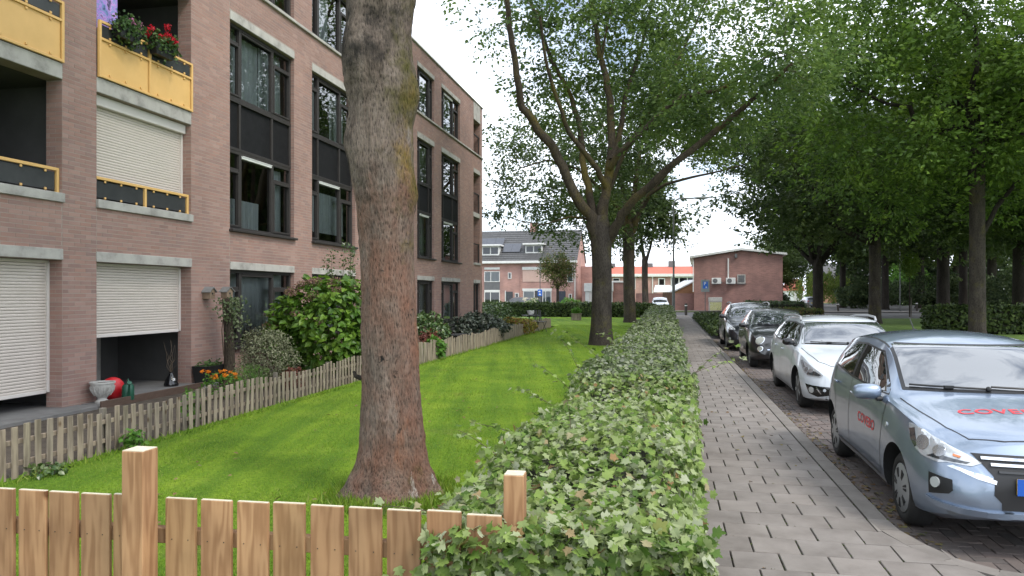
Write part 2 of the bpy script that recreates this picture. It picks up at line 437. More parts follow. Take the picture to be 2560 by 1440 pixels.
# kerb stones, each one its own piece
pts = []
for (sa, ta), (sb, tb) in zip(KERB, KERB[1:]):
    L = math.hypot(sb - sa, tb - ta); kk = max(1, round(L / .98)) if L > .9 else 1
    for i in range(kk): pts.append((sa + (sb - sa) * i / kk, ta + (tb - ta) * i / kk))
pts.append(KERB[-1])
NRM = []; ki = 0
for i in range(len(pts)):                        # mitred normals towards the walk
    d = Vector(pts[min(i + 1, len(pts) - 1)]) - Vector(pts[max(i - 1, 0)]); d.normalize(); NRM.append(Vector((-d.y, d.x)))
for (sa, ta), (sb, tb) in zip(pts, pts[1:]):
    d = Vector((sb - sa, tb - ta)).normalized()
    e = Vector((sa, ta)) + d * .003; f_ = Vector((sb, tb)) - d * .003
    na, nb_ = NRM[ki], NRM[ki + 1]; ki += 1
    i0, i1 = e + na * .155, f_ + nb_ * .155
    A = [S(e.x, e.y, -.15), S(e.x, e.y, -.012), S(*(e + na * .018), .006), S(*i0, .008), S(*i0, -.15)]
    B = [S(f_.x, f_.y, -.15), S(f_.x, f_.y, -.012), S(*(f_ + nb_ * .018), .006), S(*i1, .008), S(*i1, -.15)]
    mb = MB(); mb.add(A + B, [(0, 1, 2, 3, 4), (9, 8, 7, 6, 5)] + [(i, i + 5, (i + 1) % 5 + 5, (i + 1) % 5) for i in range(5)])
    mb.build('kerb_stone', M['kerb'], walk)

# ------------------------------------------------------------------ parking bay: clinkers in herringbone
bay = bpy.data.objects['parking_bay']
ck = MB(); ck.box((0, 0, .009), (.194, .094, .018), bevel=.004)
ck_me = ck.mesh('clinker'); ck_me.materials.append(M['clinker'])
rest = []
singles = 0
r2 = random.Random(5)
for ix in range(-2, 110):
    for iy in range(0, 24):
        mm = (ix - iy) % 4
        if mm == 0: cs, ct, hor = ix * .1 + .1, iy * .1 + .05, True
        elif mm == 2: cs, ct, hor = ix * .1 + .05, iy * .1, False
        else: continue
        s, t = 4.75 + cs, 1.60 + ct
        if t < kerb_t(s) + .02 or t > 3.7: continue
        if s < 7.4 and t < 2.3 and singles < 300:
            o = link('clinker', ck_me, None, bay); o.location = S(s, t, -.116 + r2.gauss(0, .0015))
            o.rotation_euler = (r2.gauss(0, .012), r2.gauss(0, .012), -TH + (math.pi / 2 if hor else 0) + r2.gauss(0, .01)); singles += 1
        else: rest.append((s, t, hor))
for s10 in range(0, 145):                        # beyond, larger running rows are enough
    for j in range(0, 10):
        s, t = 15.9 + s10 * .1, 1.72 + j * .2 + (s10 % 2) * .1
        if t < 3.7: rest.append((s, t, False))
mb = MB()
for s, t, hor in rest:
    a, c = (.094, .047) if hor else (.047, .094)
    z = -.098 + r2.gauss(0, .0015)
    q = [S(s - a, t - c, z), S(s - a, t + c, z), S(s + a, t + c, z), S(s + a, t - c, z)]
    w = [Vector((p.x, p.y, -.119)) for p in q]
    mb.add(w + q, [(4, 5, 6, 7), (0, 1, 5, 4), (1, 2, 6, 5), (2, 3, 7, 6), (3, 0, 4, 7)])
tag(mb.build('bay_clinkers', M['clinker'], bay), kind='stuff')

# ------------------------------------------------------------------ grass blades on the near lawn, leaf litter by the kerb
rg = np.random.default_rng(11)
def scatter_st(n, s0, s1, t0, t1, p=1.0):
    s = s0 + (s1 - s0) * rg.random(n) ** p; t = t0 + (t1 - t0) * rg.random(n)
    return s, t
sa, ta = scatter_st(190000, 3.6, 40, -5.72, -.75, 2.3)
nz = np.array([noise.noise((a * .9, c * .9, 0)) for a, c in zip(sa[:150000:1], ta)]) if False else np.sin(sa * 2.1 + ta * 1.3) * np.cos(ta * 2.7 - sa * .8)
X = sa * ST + ta * CT; Yy = sa * CT - ta * ST
N_ = len(sa)
C = np.stack([X, Yy, np.full(N_, -.002)], 1)
D = np.stack([rg.normal(0, .55, N_), rg.normal(0, .55, N_), np.ones(N_)], 1)
Nn = np.stack([rg.normal(0, 1, N_), rg.normal(0, 1, N_), np.zeros(N_) + .2], 1)
size = (.015 + .018 * rg.random(N_)) * (1 + .25 * nz) * (1 + sa * .015)
BL = (np.array([[-.09, 0, 0], [.09, 0, 0], [0, 1, 0]]), np.array([[0, 1, 2]]))
gr = link('grass_blades', leaves_mesh('grass_blades', C, D, Nn, size, BL, M['grass_blade']))
tag(gr, 'short mown grass blades of the lawn', 'grass', kind='stuff')
# taller unmown tufts along the picket fence, the hedge foot and round the trunk
Cs = []
for s in np.arange(5.2, 36, .035):
    Cs.append((s + rg.normal(0, .02), -5.70 + abs(rg.normal(0, .05))))
for q in range(1500):
    a = rg.random() * 2 * math.pi; r = .36 + abs(rg.normal(0, .12)); Cs.append((5.82 + r * math.cos(a), -2.22 + r * math.sin(a)))
for q in range(1500):
    Cs.append((3.4 + 9 * rg.random(), -.95 - abs(rg.normal(0, .1))))
Cs = np.array(Cs); Cs = np.repeat(Cs, 3, 0) + rg.normal(0, .03, (len(Cs) * 3, 2)); N_ = len(Cs)
C = np.stack([Cs[:, 0] * ST + Cs[:, 1] * CT, Cs[:, 0] * CT - Cs[:, 1] * ST, np.zeros(N_)], 1)
D = np.stack([rg.normal(0, .5, N_), rg.normal(0, .5, N_), np.ones(N_)], 1); Nn = rg.normal(0, 1, (N_, 3))
tag(link('edge_grass', leaves_mesh('edge_grass', C, D, Nn, .05 + .07 * rg.random(N_), (BL[0] * np.array([.8, 1, 1]), BL[1]), M['grass_blade'])), 'taller grass tufts left along the fence foot and trunk', 'grass', kind='stuff')
leaf_mat('litter', [(.12, .07, .03), (.18, .12, .05), (.10, .06, .03), (.2, .17, .06), (.09, .10, .04)], .1, .8)
N_ = 900
sl, tl = 5.4 + 24 * rg.random(N_) ** 1.3, 1.66 + np.abs(rg.normal(0, .13, N_)); zl = np.full(N_, -.093)
s2, t2 = 4 + 26 * rg.random(90), .4 + 1.0 * rg.random(90)
s3, t3 = 4.5 + 12 * rg.random(160), -4.8 + 3.6 * rg.random(160)
ss = np.concatenate([sl, s2, s3]); tt = np.concatenate([tl, t2, t3]); zz = np.concatenate([zl, np.full(90, .014), np.full(160, .03)]); N_ = len(ss)
C = np.stack([ss * ST + tt * CT, ss * CT - tt * ST, zz], 1)
D = np.stack([rg.normal(0, 1, N_), rg.normal(0, 1, N_), rg.normal(0, .12, N_)], 1); Nn = np.stack([rg.normal(0, .2, N_), rg.normal(0, .2, N_), np.ones(N_)], 1)
# moss and weeds in the joints of the walk
mc = []
for k_ in range(420):
    s_ = 3.4 + 9 * rg.random() ** 1.6; row = round((s_ - 2.6) / .303); s_ = 2.6 + row * .303; t_ = .25 + 1.2 * rg.random()
    if rg.random() < .5: t_ = T_R - .3 * round((T_R - t_) / .3) + (.15 if row % 2 else 0); s_ += .3 * rg.random()
    for q in range(7): mc.append((s_ + rg.normal(0, .012), t_ + rg.normal(0, .006)))
mc = np.array(mc); N2_ = len(mc); Cm = np.stack([mc[:, 0] * ST + mc[:, 1] * CT, mc[:, 0] * CT - mc[:, 1] * ST, np.full(N2_, -.004)], 1)
tag(link('joint_moss', leaves_mesh('joint_moss', Cm, rg.normal(0, .7, (N2_, 3)) + np.array([0, 0, .8]), rg.normal(0, 1, (N2_, 3)), .007 + .010 * rg.random(N2_), OVAL, leaf_mat('moss', [(.035, .055, .012), (.06, .085, .02), (.09, .11, .03)], .1, .9))), 'moss and tiny weeds in the paving joints', 'moss', kind='stuff')
tag(link('fallen_leaves', leaves_mesh('fallen_leaves', C, D, Nn, .02 + .04 * rg.random(N_), OVAL, M['litter'])), 'brown fallen leaves along the kerb and on the lawn', 'leaves', kind='stuff')
# ================================================================== apartment building along the lawn
WT = -8.54
def sY(Y): return (Y + WT * ST) / CT
def sP(px): return sY(16143.0 / (1670.0 - px))
apt = thing('apartment_building', 'long brown brick apartment block with dark framed windows and yellow balcony rails', 'building', S(0, WT, 0), -TH)
A0, A1, B0, B1 = sY(8.2), sY(10.66), sY(11.30), sY(13.54)
S_END, S_BEG, ZTOP = sY(34.75), sY(7.2), 10.35
WIN = [(sY(14.74), sY(17.27)), (sY(18.14), sY(20.64)), (sY(21.5), sY(24.0)), (sY(25.75), sY(27.62)), (sY(28.5), sY(31.05))]
L0, L1 = sY(33.2), sY(34.35)
holes = []                                       # (s0, s1, z0, z1, reveal depth)
for a, c in ((A0, A1), (B0, B1)):
    holes += [(a, c, 0.0, 2.17, .27), (a, c, 3.13, 4.77, .27), (a, c, 5.0, 7.1, .27), (a, c, 7.4, 9.4, .27)]
for a, c in WIN:
    holes += [(a, c, .62, 2.17, .15), (a, c, 2.98, 7.16, .15), (a, c, 8.06, 9.65, .15)]
holes += [(L0, L1, .25, 2.17, .2), (L0, L1, 3.1, 7.16, .6), (L0, L1, 8.06, 9.55, .6)]
bands = []                                       # concrete strips let into the brickwork
for a, c in ((A0, A1), (B0, B1)):
    bands += [(a - .01, c + .01, 2.17, 2.33, 'lintel'), (a - .01, c + .01, 2.995, 3.13, 'sill'), (a, c + .0, 4.77, 5.0, 'slab_edge'), (a, c, 7.1, 7.4, 'slab_edge'), (a, c, 9.4, 9.6, 'lintel')]
for a, c in WIN:
    bands += [(a, c, 2.17, 2.33, 'lintel'), (a, c, 7.16, 7.34, 'lintel'), (a, c, 9.65, 9.81, 'lintel')]
bands += [(L0, L1, 2.17, 2.33, 'lintel'), (L0, L1, 7.16, 7.34, 'lintel'), (L0, L1, 9.55, 10.35, 'lintel'), (L0, L1, 3.0, 3.1, 'sill')]
# wall: front sheet with openings, reveals, ends, roof
ys = sorted(set([S_BEG, S_END] + [h[0] for h in holes] + [h[1] for h in holes]))
zs = sorted(set([-.1, ZTOP] + [h[2] for h in holes] + [h[3] for h in holes]))
mb = MB()
for y0, y1 in zip(ys, ys[1:]):
    for z0, z1 in zip(zs, zs[1:]):
        ym, zm = (y0 + y1) / 2, (z0 + z1) / 2
        if any(h[0] < ym < h[1] and h[2] < zm < h[3] for h in holes): continue
        mb.quad((0, y0, z0), (0, y1, z0), (0, y1, z1), (0, y0, z1))
for a, c, z0, z1, d in holes:
    mb.quad((0, a, z0), (-d, a, z0), (-d, a, z1), (0, a, z1)); mb.quad((0, c, z0), (0, c, z1), (-d, c, z1), (-d, c, z0))
    mb.quad((0, a, z1), (-d, a, z1), (-d, c, z1), (0, c, z1)); mb.quad((0, a, z0), (0, c, z0), (-d, c, z0), (-d, a, z0))
BD = -11.0
mb.quad((0, S_END, -.1), (BD, S_END, -.1), (BD, S_END, ZTOP), (0, S_END, ZTOP)); mb.quad((0, S_BEG, -.1), (0, S_BEG, ZTOP), (BD, S_BEG, ZTOP), (BD, S_BEG, -.1))
mb.quad((BD, S_BEG, -.1), (BD, S_BEG, ZTOP), (BD, S_END, ZTOP), (BD, S_END, -.1)); mb.quad((0, S_BEG, ZTOP), (0, S_END, ZTOP), (BD, S_END, ZTOP), (BD, S_BEG, ZTOP))
mb.build('wall', M['mortar'], apt)

# bricks: the nearest ones single, all others one part
CRS, BLEN = .0625, .22
stop = [(h[0], h[1], h[2], h[3]) for h in holes] + [(q[0], q[1], q[2], q[3]) for q in bands] + [(S_BEG, S_END, 7.985, 8.06)]
rects = []
r3 = random.Random(9)
nc = int(ZTOP / CRS)
edges = sorted([A1, B0, B1] + [WIN[0][0]])
for ci in range(nc):
    z0 = ci * CRS + .006; z1 = z0 + CRS - .0115
    iv = [(S_BEG, S_END)]
    for a, c, q0, q1 in stop:
        if q0 < z1 - .012 and q1 > z0 + .012:
            nv = []
            for u, w in iv:
                if c <= u or a >= w: nv.append((u, w)); continue
                if a > u: nv.append((u, a))
                if c < w: nv.append((c, w))
            iv = nv
    for u, w in iv:                              # expansion joints at the pillars
        cuts = [u] + [e for e in edges if u + .02 < e < w - .02] + [w]
        for u2, w2 in zip(cuts, cuts[1:]):
            y = u2 - (.11 if ci % 2 else 0.0)
            while y < w2:
                a, c = max(y, u2 + .003), min(y + BLEN, w2 - .003)
                if c - a > .035: rects.append((a + .0045, c - .0045, z0, z1))
                y += BLEN
rects = np.array(rects)
mid_s = (rects[:, 0] + rects[:, 1]) / 2; mid_z = (rects[:, 2] + rects[:, 3]) / 2
Xw = mid_s * ST + WT * CT; Yw = mid_s * CT - WT * ST
ppx = CX + FPX * Xw / Yw; ppy = CY - FPX * (mid_z - CH) / Yw
full = (rects[:, 1] - rects[:, 0]) > .20
ok = full & (ppx > 150) & (ppx < 590) & (ppy > 120) & (ppy < 1020)
order = np.where(ok)[0]; order = order[np.argsort(np.hypot(Yw[order], .8 * (mid_z[order] - 1.6)))][:300]
single = np.zeros(len(rects), bool); single[order] = True
bk = MB(); bk.add([(-.012, -.1055, -.0255), (-.012, .1055, -.0255), (-.012, .1055, .0255), (-.012, -.1055, .0255), (.0025, -.1055, -.0255), (.0025, .1055, -.0255), (.0025, .1055, .0255), (.0025, -.1055, .0255)],
                  [(4, 5, 6, 7), (0, 1, 5, 4), (1, 2, 6, 5), (2, 3, 7, 6), (3, 0, 4, 7)])
bk_me = bk.mesh('brick'); bk_me.materials.append(M['brick'])
for i in order:
    o = link('brick', bk_me, None, apt); o.location = (r3.gauss(0, .0005), mid_s[i], mid_z[i])
def brick_block(R, x0=-.012, jit=.0009):
    n = len(R); x1 = .0025 + np.random.default_rng(2).normal(0, jit * .6, n)
    V = np.zeros((n, 8, 3)); c = [(0, 0), (1, 0), (1, 1), (0, 1)]
    for j, (p, q) in enumerate(c):
        V[:, j, 0] = x0; V[:, j, 1] = R[:, p]; V[:, j, 2] = R[:, 2 + q]
        V[:, 4 + j, 0] = x1; V[:, 4 + j, 1] = R[:, p]; V[:, 4 + j, 2] = R[:, 2 + q]
    F = np.array([(4, 5, 6, 7), (0, 1, 5, 4), (1, 2, 6, 5), (2, 3, 7, 6), (3, 0, 4, 7)])
    return V.reshape(-1, 3), (F[None] + (np.arange(n) * 8)[:, None, None]).reshape(-1, 4)
V, F = brick_block(rects[~single])
tag(link('brickwork', np_mesh('brickwork', V, F, M['brick']), None, apt), kind='stuff')
# bricks of the reveals
mb = MB()
for a, c, q0, q1, d in holes:
    z = math.ceil(q0 / CRS) * CRS; ci = 0
    while z < q1 - .03:
        cuts = [0, .105, d] if (d > .2 and ci % 2) else ([0, .215, d] if d > .23 else [0, d])
        for x0, x1 in zip(cuts, cuts[1:]):
            if x1 - x0 < .02: continue
            for yf, sg in ((c, -1), (a, 1)):
                y1 = yf + sg * .0025; xa, xb = -x1 + .004, -x0 - (.004 if x0 > 0 else 0)
                zz0, zz1 = z + .006, min(z + CRS - .006, q1 - .004)
                vs = [(xa, yf - sg * .01, zz0), (xb, yf - sg * .01, zz0), (xb, yf - sg * .01, zz1), (xa, yf - sg * .01, zz1), (xa, y1, zz0), (xb, y1, zz0), (xb, y1, zz1), (xa, y1, zz1)]
                mb.add(vs, [(4, 5, 6, 7), (0, 1, 5, 4), (1, 2, 6, 5), (2, 3, 7, 6), (3, 0, 4, 7)])
        z += CRS; ci += 1
tag(mb.build('reveal_bricks', M['brick'], apt), kind='stuff')
for a, c, z0, z1, nm in bands:
    pr = {'lintel': .018, 'sill': .05, 'slab_edge': .012}[nm]
    MB().box(((pr - .2) / 2, (a + c) / 2, (z0 + z1) / 2), (.2 + pr, c - a - .004, z1 - z0 - .004), bevel=.006).build(nm, M['concrete'], apt)
MB().box((-.06, (S_BEG + S_END) / 2, 8.022), (.24, S_END - S_BEG + .04, .07), bevel=.008).build('cornice', M['concrete'], apt)
MB().box((-.08, (S_BEG + S_END) / 2, ZTOP + .035), (.26, S_END - S_BEG + .1, .07), bevel=.008).build('coping', M['concrete'], apt)

# rooms behind balconies, rooms behind the windows
def room(name, a, c, z0, z1, x0, x1, mat):
    mb = MB()
    mb.quad((x1, a, z0), (x1, c, z0), (x1, c, z1), (x1, a, z1)); mb.quad((x0, a, z0), (x1, a, z0), (x1, a, z1), (x0, a, z1)); mb.quad((x0, c, z0), (x0, c, z1), (x1, c, z1), (x1, c, z0))
    mb.quad((x0, a, z1), (x1, a, z1), (x1, c, z1), (x0, c, z1)); mb.quad((x0, a, z0), (x0, c, z0), (x1, c, z0), (x1, a, z0))
    return mb.build(name, mat, apt)
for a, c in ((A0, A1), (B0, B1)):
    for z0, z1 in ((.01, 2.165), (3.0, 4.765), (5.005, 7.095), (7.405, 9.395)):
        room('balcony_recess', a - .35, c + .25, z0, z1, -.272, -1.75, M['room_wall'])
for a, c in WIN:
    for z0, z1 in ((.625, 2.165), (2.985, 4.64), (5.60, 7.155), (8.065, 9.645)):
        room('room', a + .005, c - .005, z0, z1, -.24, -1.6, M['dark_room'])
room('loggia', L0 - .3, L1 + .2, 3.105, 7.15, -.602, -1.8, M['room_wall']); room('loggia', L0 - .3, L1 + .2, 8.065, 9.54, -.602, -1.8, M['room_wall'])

def curtain_mesh(a, c, z0, z1, x, waves):
    n = max(8, int((c - a) / .025)); mb = MB(); vs = []
    for i in range(n + 1):
        y = a + (c - a) * i / n; dx = .02 * math.sin(i * waves) + .008 * math.sin(i * 2.3 * waves + 1)
        vs += [(x + dx, y, z0), (x + dx * .6, y, z1)]
    mb.add(vs, [(2 * i, 2 * i + 2, 2 * i + 3, 2 * i + 1) for i in range(n)]); return mb
FR, FD, FXX = .065, .07, -.12                     # frame width, depth, position behind the face
def frame_window(a, c, z0, z1, mull, trans, name='window', vent=None, curtains=(), panel=None):
    """outer frame, mullions at the fractions mull, transoms per bay; panes and curtains are its children"""
    mb = MB(); xs = FXX
    def bar(y0, y1, q0, q1, dx=0.0): mb.box((xs + dx, (y0 + y1) / 2, (q0 + q1) / 2), (FD + 2 * dx, y1 - y0, q1 - q0), bevel=.004)
    bar(a, a + FR, z0, z1); bar(c - FR, c, z0, z1); bar(a + FR, c - FR, z0, z0 + FR, .002); bar(a + FR, c - FR, z1 - FR, z1, .002)
    my = [a + FR] + [a + (c - a) * q for q in mull] + [c - FR]
    for q in my[1:-1]: bar(q - FR / 2 - .01, q + FR / 2 + .01, z0 + FR, z1 - FR, .006)
    panes = []
    for i in range(len(my) - 1):
        y0 = my[i] + (FR / 2 + .01 if i else 0); y1 = my[i + 1] - (FR / 2 + .01 if i < len(my) - 2 else 0)
        zz = [z0 + FR] + [z0 + (z1 - z0) * q for q in trans[i]] + [z1 - FR]
        for q in zz[1:-1]: bar(y0, y1, q - .03, q + .03, -.002)
        for j in range(len(zz) - 1):
            p0 = zz[j] + (.03 if j else 0); p1 = zz[j + 1] - (.03 if j < len(zz) - 2 else 0)
            panes.append((y0, y1, p0, p1, i, j))
            if i != 1 and j == 0:                # opening sash has its own inner frame
                for u0, u1, w0, w1 in ((y0, y0 + .04, p0, p1), (y1 - .04, y1, p0, p1), (y0 + .04, y1 - .04, p0, p0 + .04), (y0 + .04, y1 - .04, p1 - .04, p1)): bar(u0, u1, w0, w1, .010)
    w = mb.build(name, M['dark_frame'], apt)
    for y0, y1, p0, p1, i, j in panes:
        MB().quad((xs - .01, y0 - .005, p0 - .005), (xs - .01, y1 + .005, p0 - .005), (xs - .01, y1 + .005, p1 + .005), (xs - .01, y0 - .005, p1 + .005)).build('pane', M['window_glass'], w)
    if vent:
        y0, y1 = my[1] + .05, my[2] - .05 if len(my) > 2 else my[1] - .05
        v = MB(); v.box((xs + .035, (y0 + y1) / 2, z1 - FR - .035), (.05, y1 - y0, .065), bevel=.008); v.box((xs + .065, (y0 + y1) / 2, z1 - FR - .012), (.02, y1 - y0, .012))
        v.build('vent_strip', M[vent], w)
    for (f0, f1, g0, g1, wv) in curtains:
        curtain_mesh(a + (c - a) * f0, a + (c - a) * f1, z0 + (z1 - z0) * g0, z0 + (z1 - z0) * g1, -.32, wv).build('curtain', M['curtain'], w)
    return w
CU = {  # curtains: (window index, floor) -> strips (from, to, bottom, top, wave)
    (0, 1): [(.02, .62, .05, .42, .9), (.78, .98, .05, .95, 1.1)], (0, 2): [(.05, .22, .03, .97, .8), (.60, .98, .03, .97, .9), (.2, .6, .03, .95, .7)], (0, 0): [(.15, .98, .1, .98, .9)],
    (1, 1): [(.05, .95, .18, .82, 1.0)], (1, 2): [(.04, .30, .03, .97, .9), (.62, .96, .03, .97, .9)], (1, 0): [(.1, .9, .1, .9, .8)],
    (3, 1): [(.1, .9, .05, .97, .8)], (3, 2): [(.5, .95, .05, .97, .8)], (3, 0): [(.1, .9, .1, .95, .9)],
    (4, 1): [(.05, .4, .05, .97, .8)], (4, 2): [(.05, .35, .05, .97, .8)], (4, 0): [(.5, .95, .05, .97, .8)], (4, 3): [(.5, .9, .05, .97, .8)], (3, 3): [(.4, .95, .05, .97, .8)], (1, 3): [(.3, .6, .05, .97, .8)]}
for k, (a, c) in enumerate(WIN):
    narrow = (c - a) < 2.1
    mu = (.22, .80) if narrow else (.19, .68)
    tr = [[.76], [], [.76]]
    frame_window(a, c, .62, 2.17, mu, tr, vent='dark_frame', curtains=CU.get((k, 0), ()))
    frame_window(a, c, 2.98, 4.60, mu, tr, vent='white_paint', curtains=CU.get((k, 1), ()))
    frame_window(a, c, 5.64, 7.16, mu, tr, vent='dark_frame', curtains=CU.get((k, 2), ()))
    frame_window(a, c, 8.06, 9.65, mu, tr, vent='white_paint' if k == 4 else 'dark_frame', curtains=CU.get((k, 3), ()))
    # spandrel of black panels between the storeys
    pm = [a] + [a + (c - a) * q for q in mu] + [c]
    sp = MB()
    sp.box((FXX, (a + c) / 2, 4.63), (.09, c - a, .06), bevel=.004); sp.box((FXX, (a + c) / 2, 5.61), (.09, c - a, .06), bevel=.004)
    for q in (a + FR / 2, pm[1], pm[2], c - FR / 2): sp.box((FXX, q, 5.12), (.082, FR, .92), bevel=.004)
    sp = sp.build('spandrel', M['dark_frame'], apt)
    for y0, y1 in zip(pm, pm[1:]):
        MB().box((FXX - .02, (y0 + y1) / 2, 5.12), (.03, y1 - y0 - FR - .004, .914)).build('panel', M['black_panel'], sp)
    for z in (2.955, .595):
        MB().box((-.03, (a + c) / 2, z), (.24, c - a + .06, .05), bevel=.006).build('sill', M['dark_frame'], apt)
# end loggias and ground door
frame_window(L0, L1, .25, 2.17, (.45,), [[], []], 'glazed_door')
for z0 in (3.1, 5.4, 8.06):
    g = MB(); g.box((-.05, (L0 + L1) / 2, z0 + .85), (.05, L1 - L0, .05)); g.box((-.05, L1 - .1, z0 + .42), (.05, .05, .84)); g.box((-.05, L0 + .1, z0 + .42), (.05, .05, .84))
    g.build('balcony_railing', M['dark_frame'], apt)
MB().box((-.3, (L0 + L1) / 2, 5.28), (.59, L1 - L0, .2)).build('slab_edge', M['concrete'], apt)

# roller shutters: each slat its own piece
def shutter(a, c, ztop, zbot, x, box=True):
    mb = MB()
    if box: mb.box((x + .02, (a + c) / 2, ztop - .085), (.16, c - a - .02, .165), bevel=.01)
    else: mb.box((x + .004, (a + c) / 2, ztop - .012), (.05, c - a - .02, .024), bevel=.004)
    sh = mb.build('roller_shutter', M['shutter_box'], apt)
    for y in (a + .02, c - .02): MB().box((x + .005, y, (ztop + zbot) / 2 - .012), (.06, .036, ztop - zbot - .03), bevel=.004).build('guide_rail', M['shutter_box'], sh)
    h = .0445; L = c - a - .08
    prof = [(-.006, -h / 2 + .001), (.004, -h / 2 + .003), (.0085, -.006), (.0085, .008), (.004, h / 2 - .006), (-.002, h / 2 - .002), (-.006, h / 2 - .002)]
    sm = MB(); sm.prism([(px_, -L / 2, pz) for px_, pz in prof], (0, L, 0)); me = sm.mesh('slat'); me.materials.append(M['shutter'])
    z = ztop - (.17 if box else 0) - h / 2
    while z > zbot + .03:
        o = link('slat', me, None, sh); o.location = (x, (a + c) / 2, z); z -= h
    MB().box((x, (a + c) / 2, zbot + .015), (.026, L, .05), bevel=.005).build('bottom_bar', M['shutter_box'], sh)
    return sh
shutter(B0, B1, 4.77, 3.49, -.20)
shutter(B0, B1, 2.165, 1.0, -.24, False)
shutter(A0, A1, 2.165, .26, -.24, False)

# yellow railings
def railing(a, c, z0, zmid, ztop, panels=True, x=.03):
    ym = (a + c) / 2; r = MB()
    if panels:
        for y in (a + .03, ym, c - .03): r.box((x, y, (z0 + ztop) / 2), (.045, .045, ztop - z0), bevel=.004)
        for z in (z0 + .025, zmid, ztop): r.box((x + .001, ym, z), (.04, c - a - .02, .04), bevel=.004)
    else:
        for y in (ym, c - .03): r.box((x, y, (z0 + ztop) / 2), (.045, .045, ztop - z0), bevel=.004)
        r.box((x + .001, ym, ztop), (.045, c - a - .02, .045), bevel=.004)
    r = r.build('balcony_railing', M['yellow_metal'], apt)
    for y0, y1 in ((a + .06, ym - .03), (ym + .03, c - .06)):
        if panels:
            MB().box((x - .012, (y0 + y1) / 2, (z0 + zmid) / 2 + .01), (.012, y1 - y0 - .01, zmid - z0 - .05)).build('panel', M['yellow_metal'], r)
            q0 = zmid + .03
        else: q0 = z0 + .03
        MB().box((x - .012, (y0 + y1) / 2, (q0 + ztop - .03) / 2), (.010, y1 - y0 - .01, ztop - q0 - .05)).build('glass_panel', M['rail_glass'], r)
        for y in (y0 + .18, (y0 + y1) / 2, y1 - .18):
            for z in ((q0 + .01, ztop - .045) if not panels else (z0 + .075, zmid - .045, ztop - .045, zmid + .045)):
                MB().box((x + .006, y, z), (.02, .035, .035), bevel=.004).build('clamp', M['yellow_metal'], r)
for a, c in ((A0, A1), (B0, B1)):
    railing(a, c, 5.0, 5.60, 5.86, True)
    railing(a, c, 3.13, 0, 3.47, False, x=-.06)
# lower inside of the ground floor terrace
MB().box((-1.70, B0 + 1.0, .55), (.06, 1.5, .9), bevel=.01).build('low_wall', M['concrete'], apt)
MB().box((-1.66, B0 + 1.9, 1.2), (.08, .10, 2.3)).build('door_post', M['concrete'], apt)
for z0, zz in ((3.0, 1.6), (5.0, 2.05)):
    w = MB(); w.box((-1.70, B0 + .95, z0 + .95), (.05, 1.1, 1.7), bevel=.01); w = w.build('balcony_door', M['dark_frame'], apt)
    MB().quad((-1.67, B0 + .5, z0 + .2), (-1.67, B0 + 1.4, z0 + .2), (-1.67, B0 + 1.4, z0 + 1.7), (-1.67, B0 + .5, z0 + 1.7)).build('pane', M['black_panel'], w)
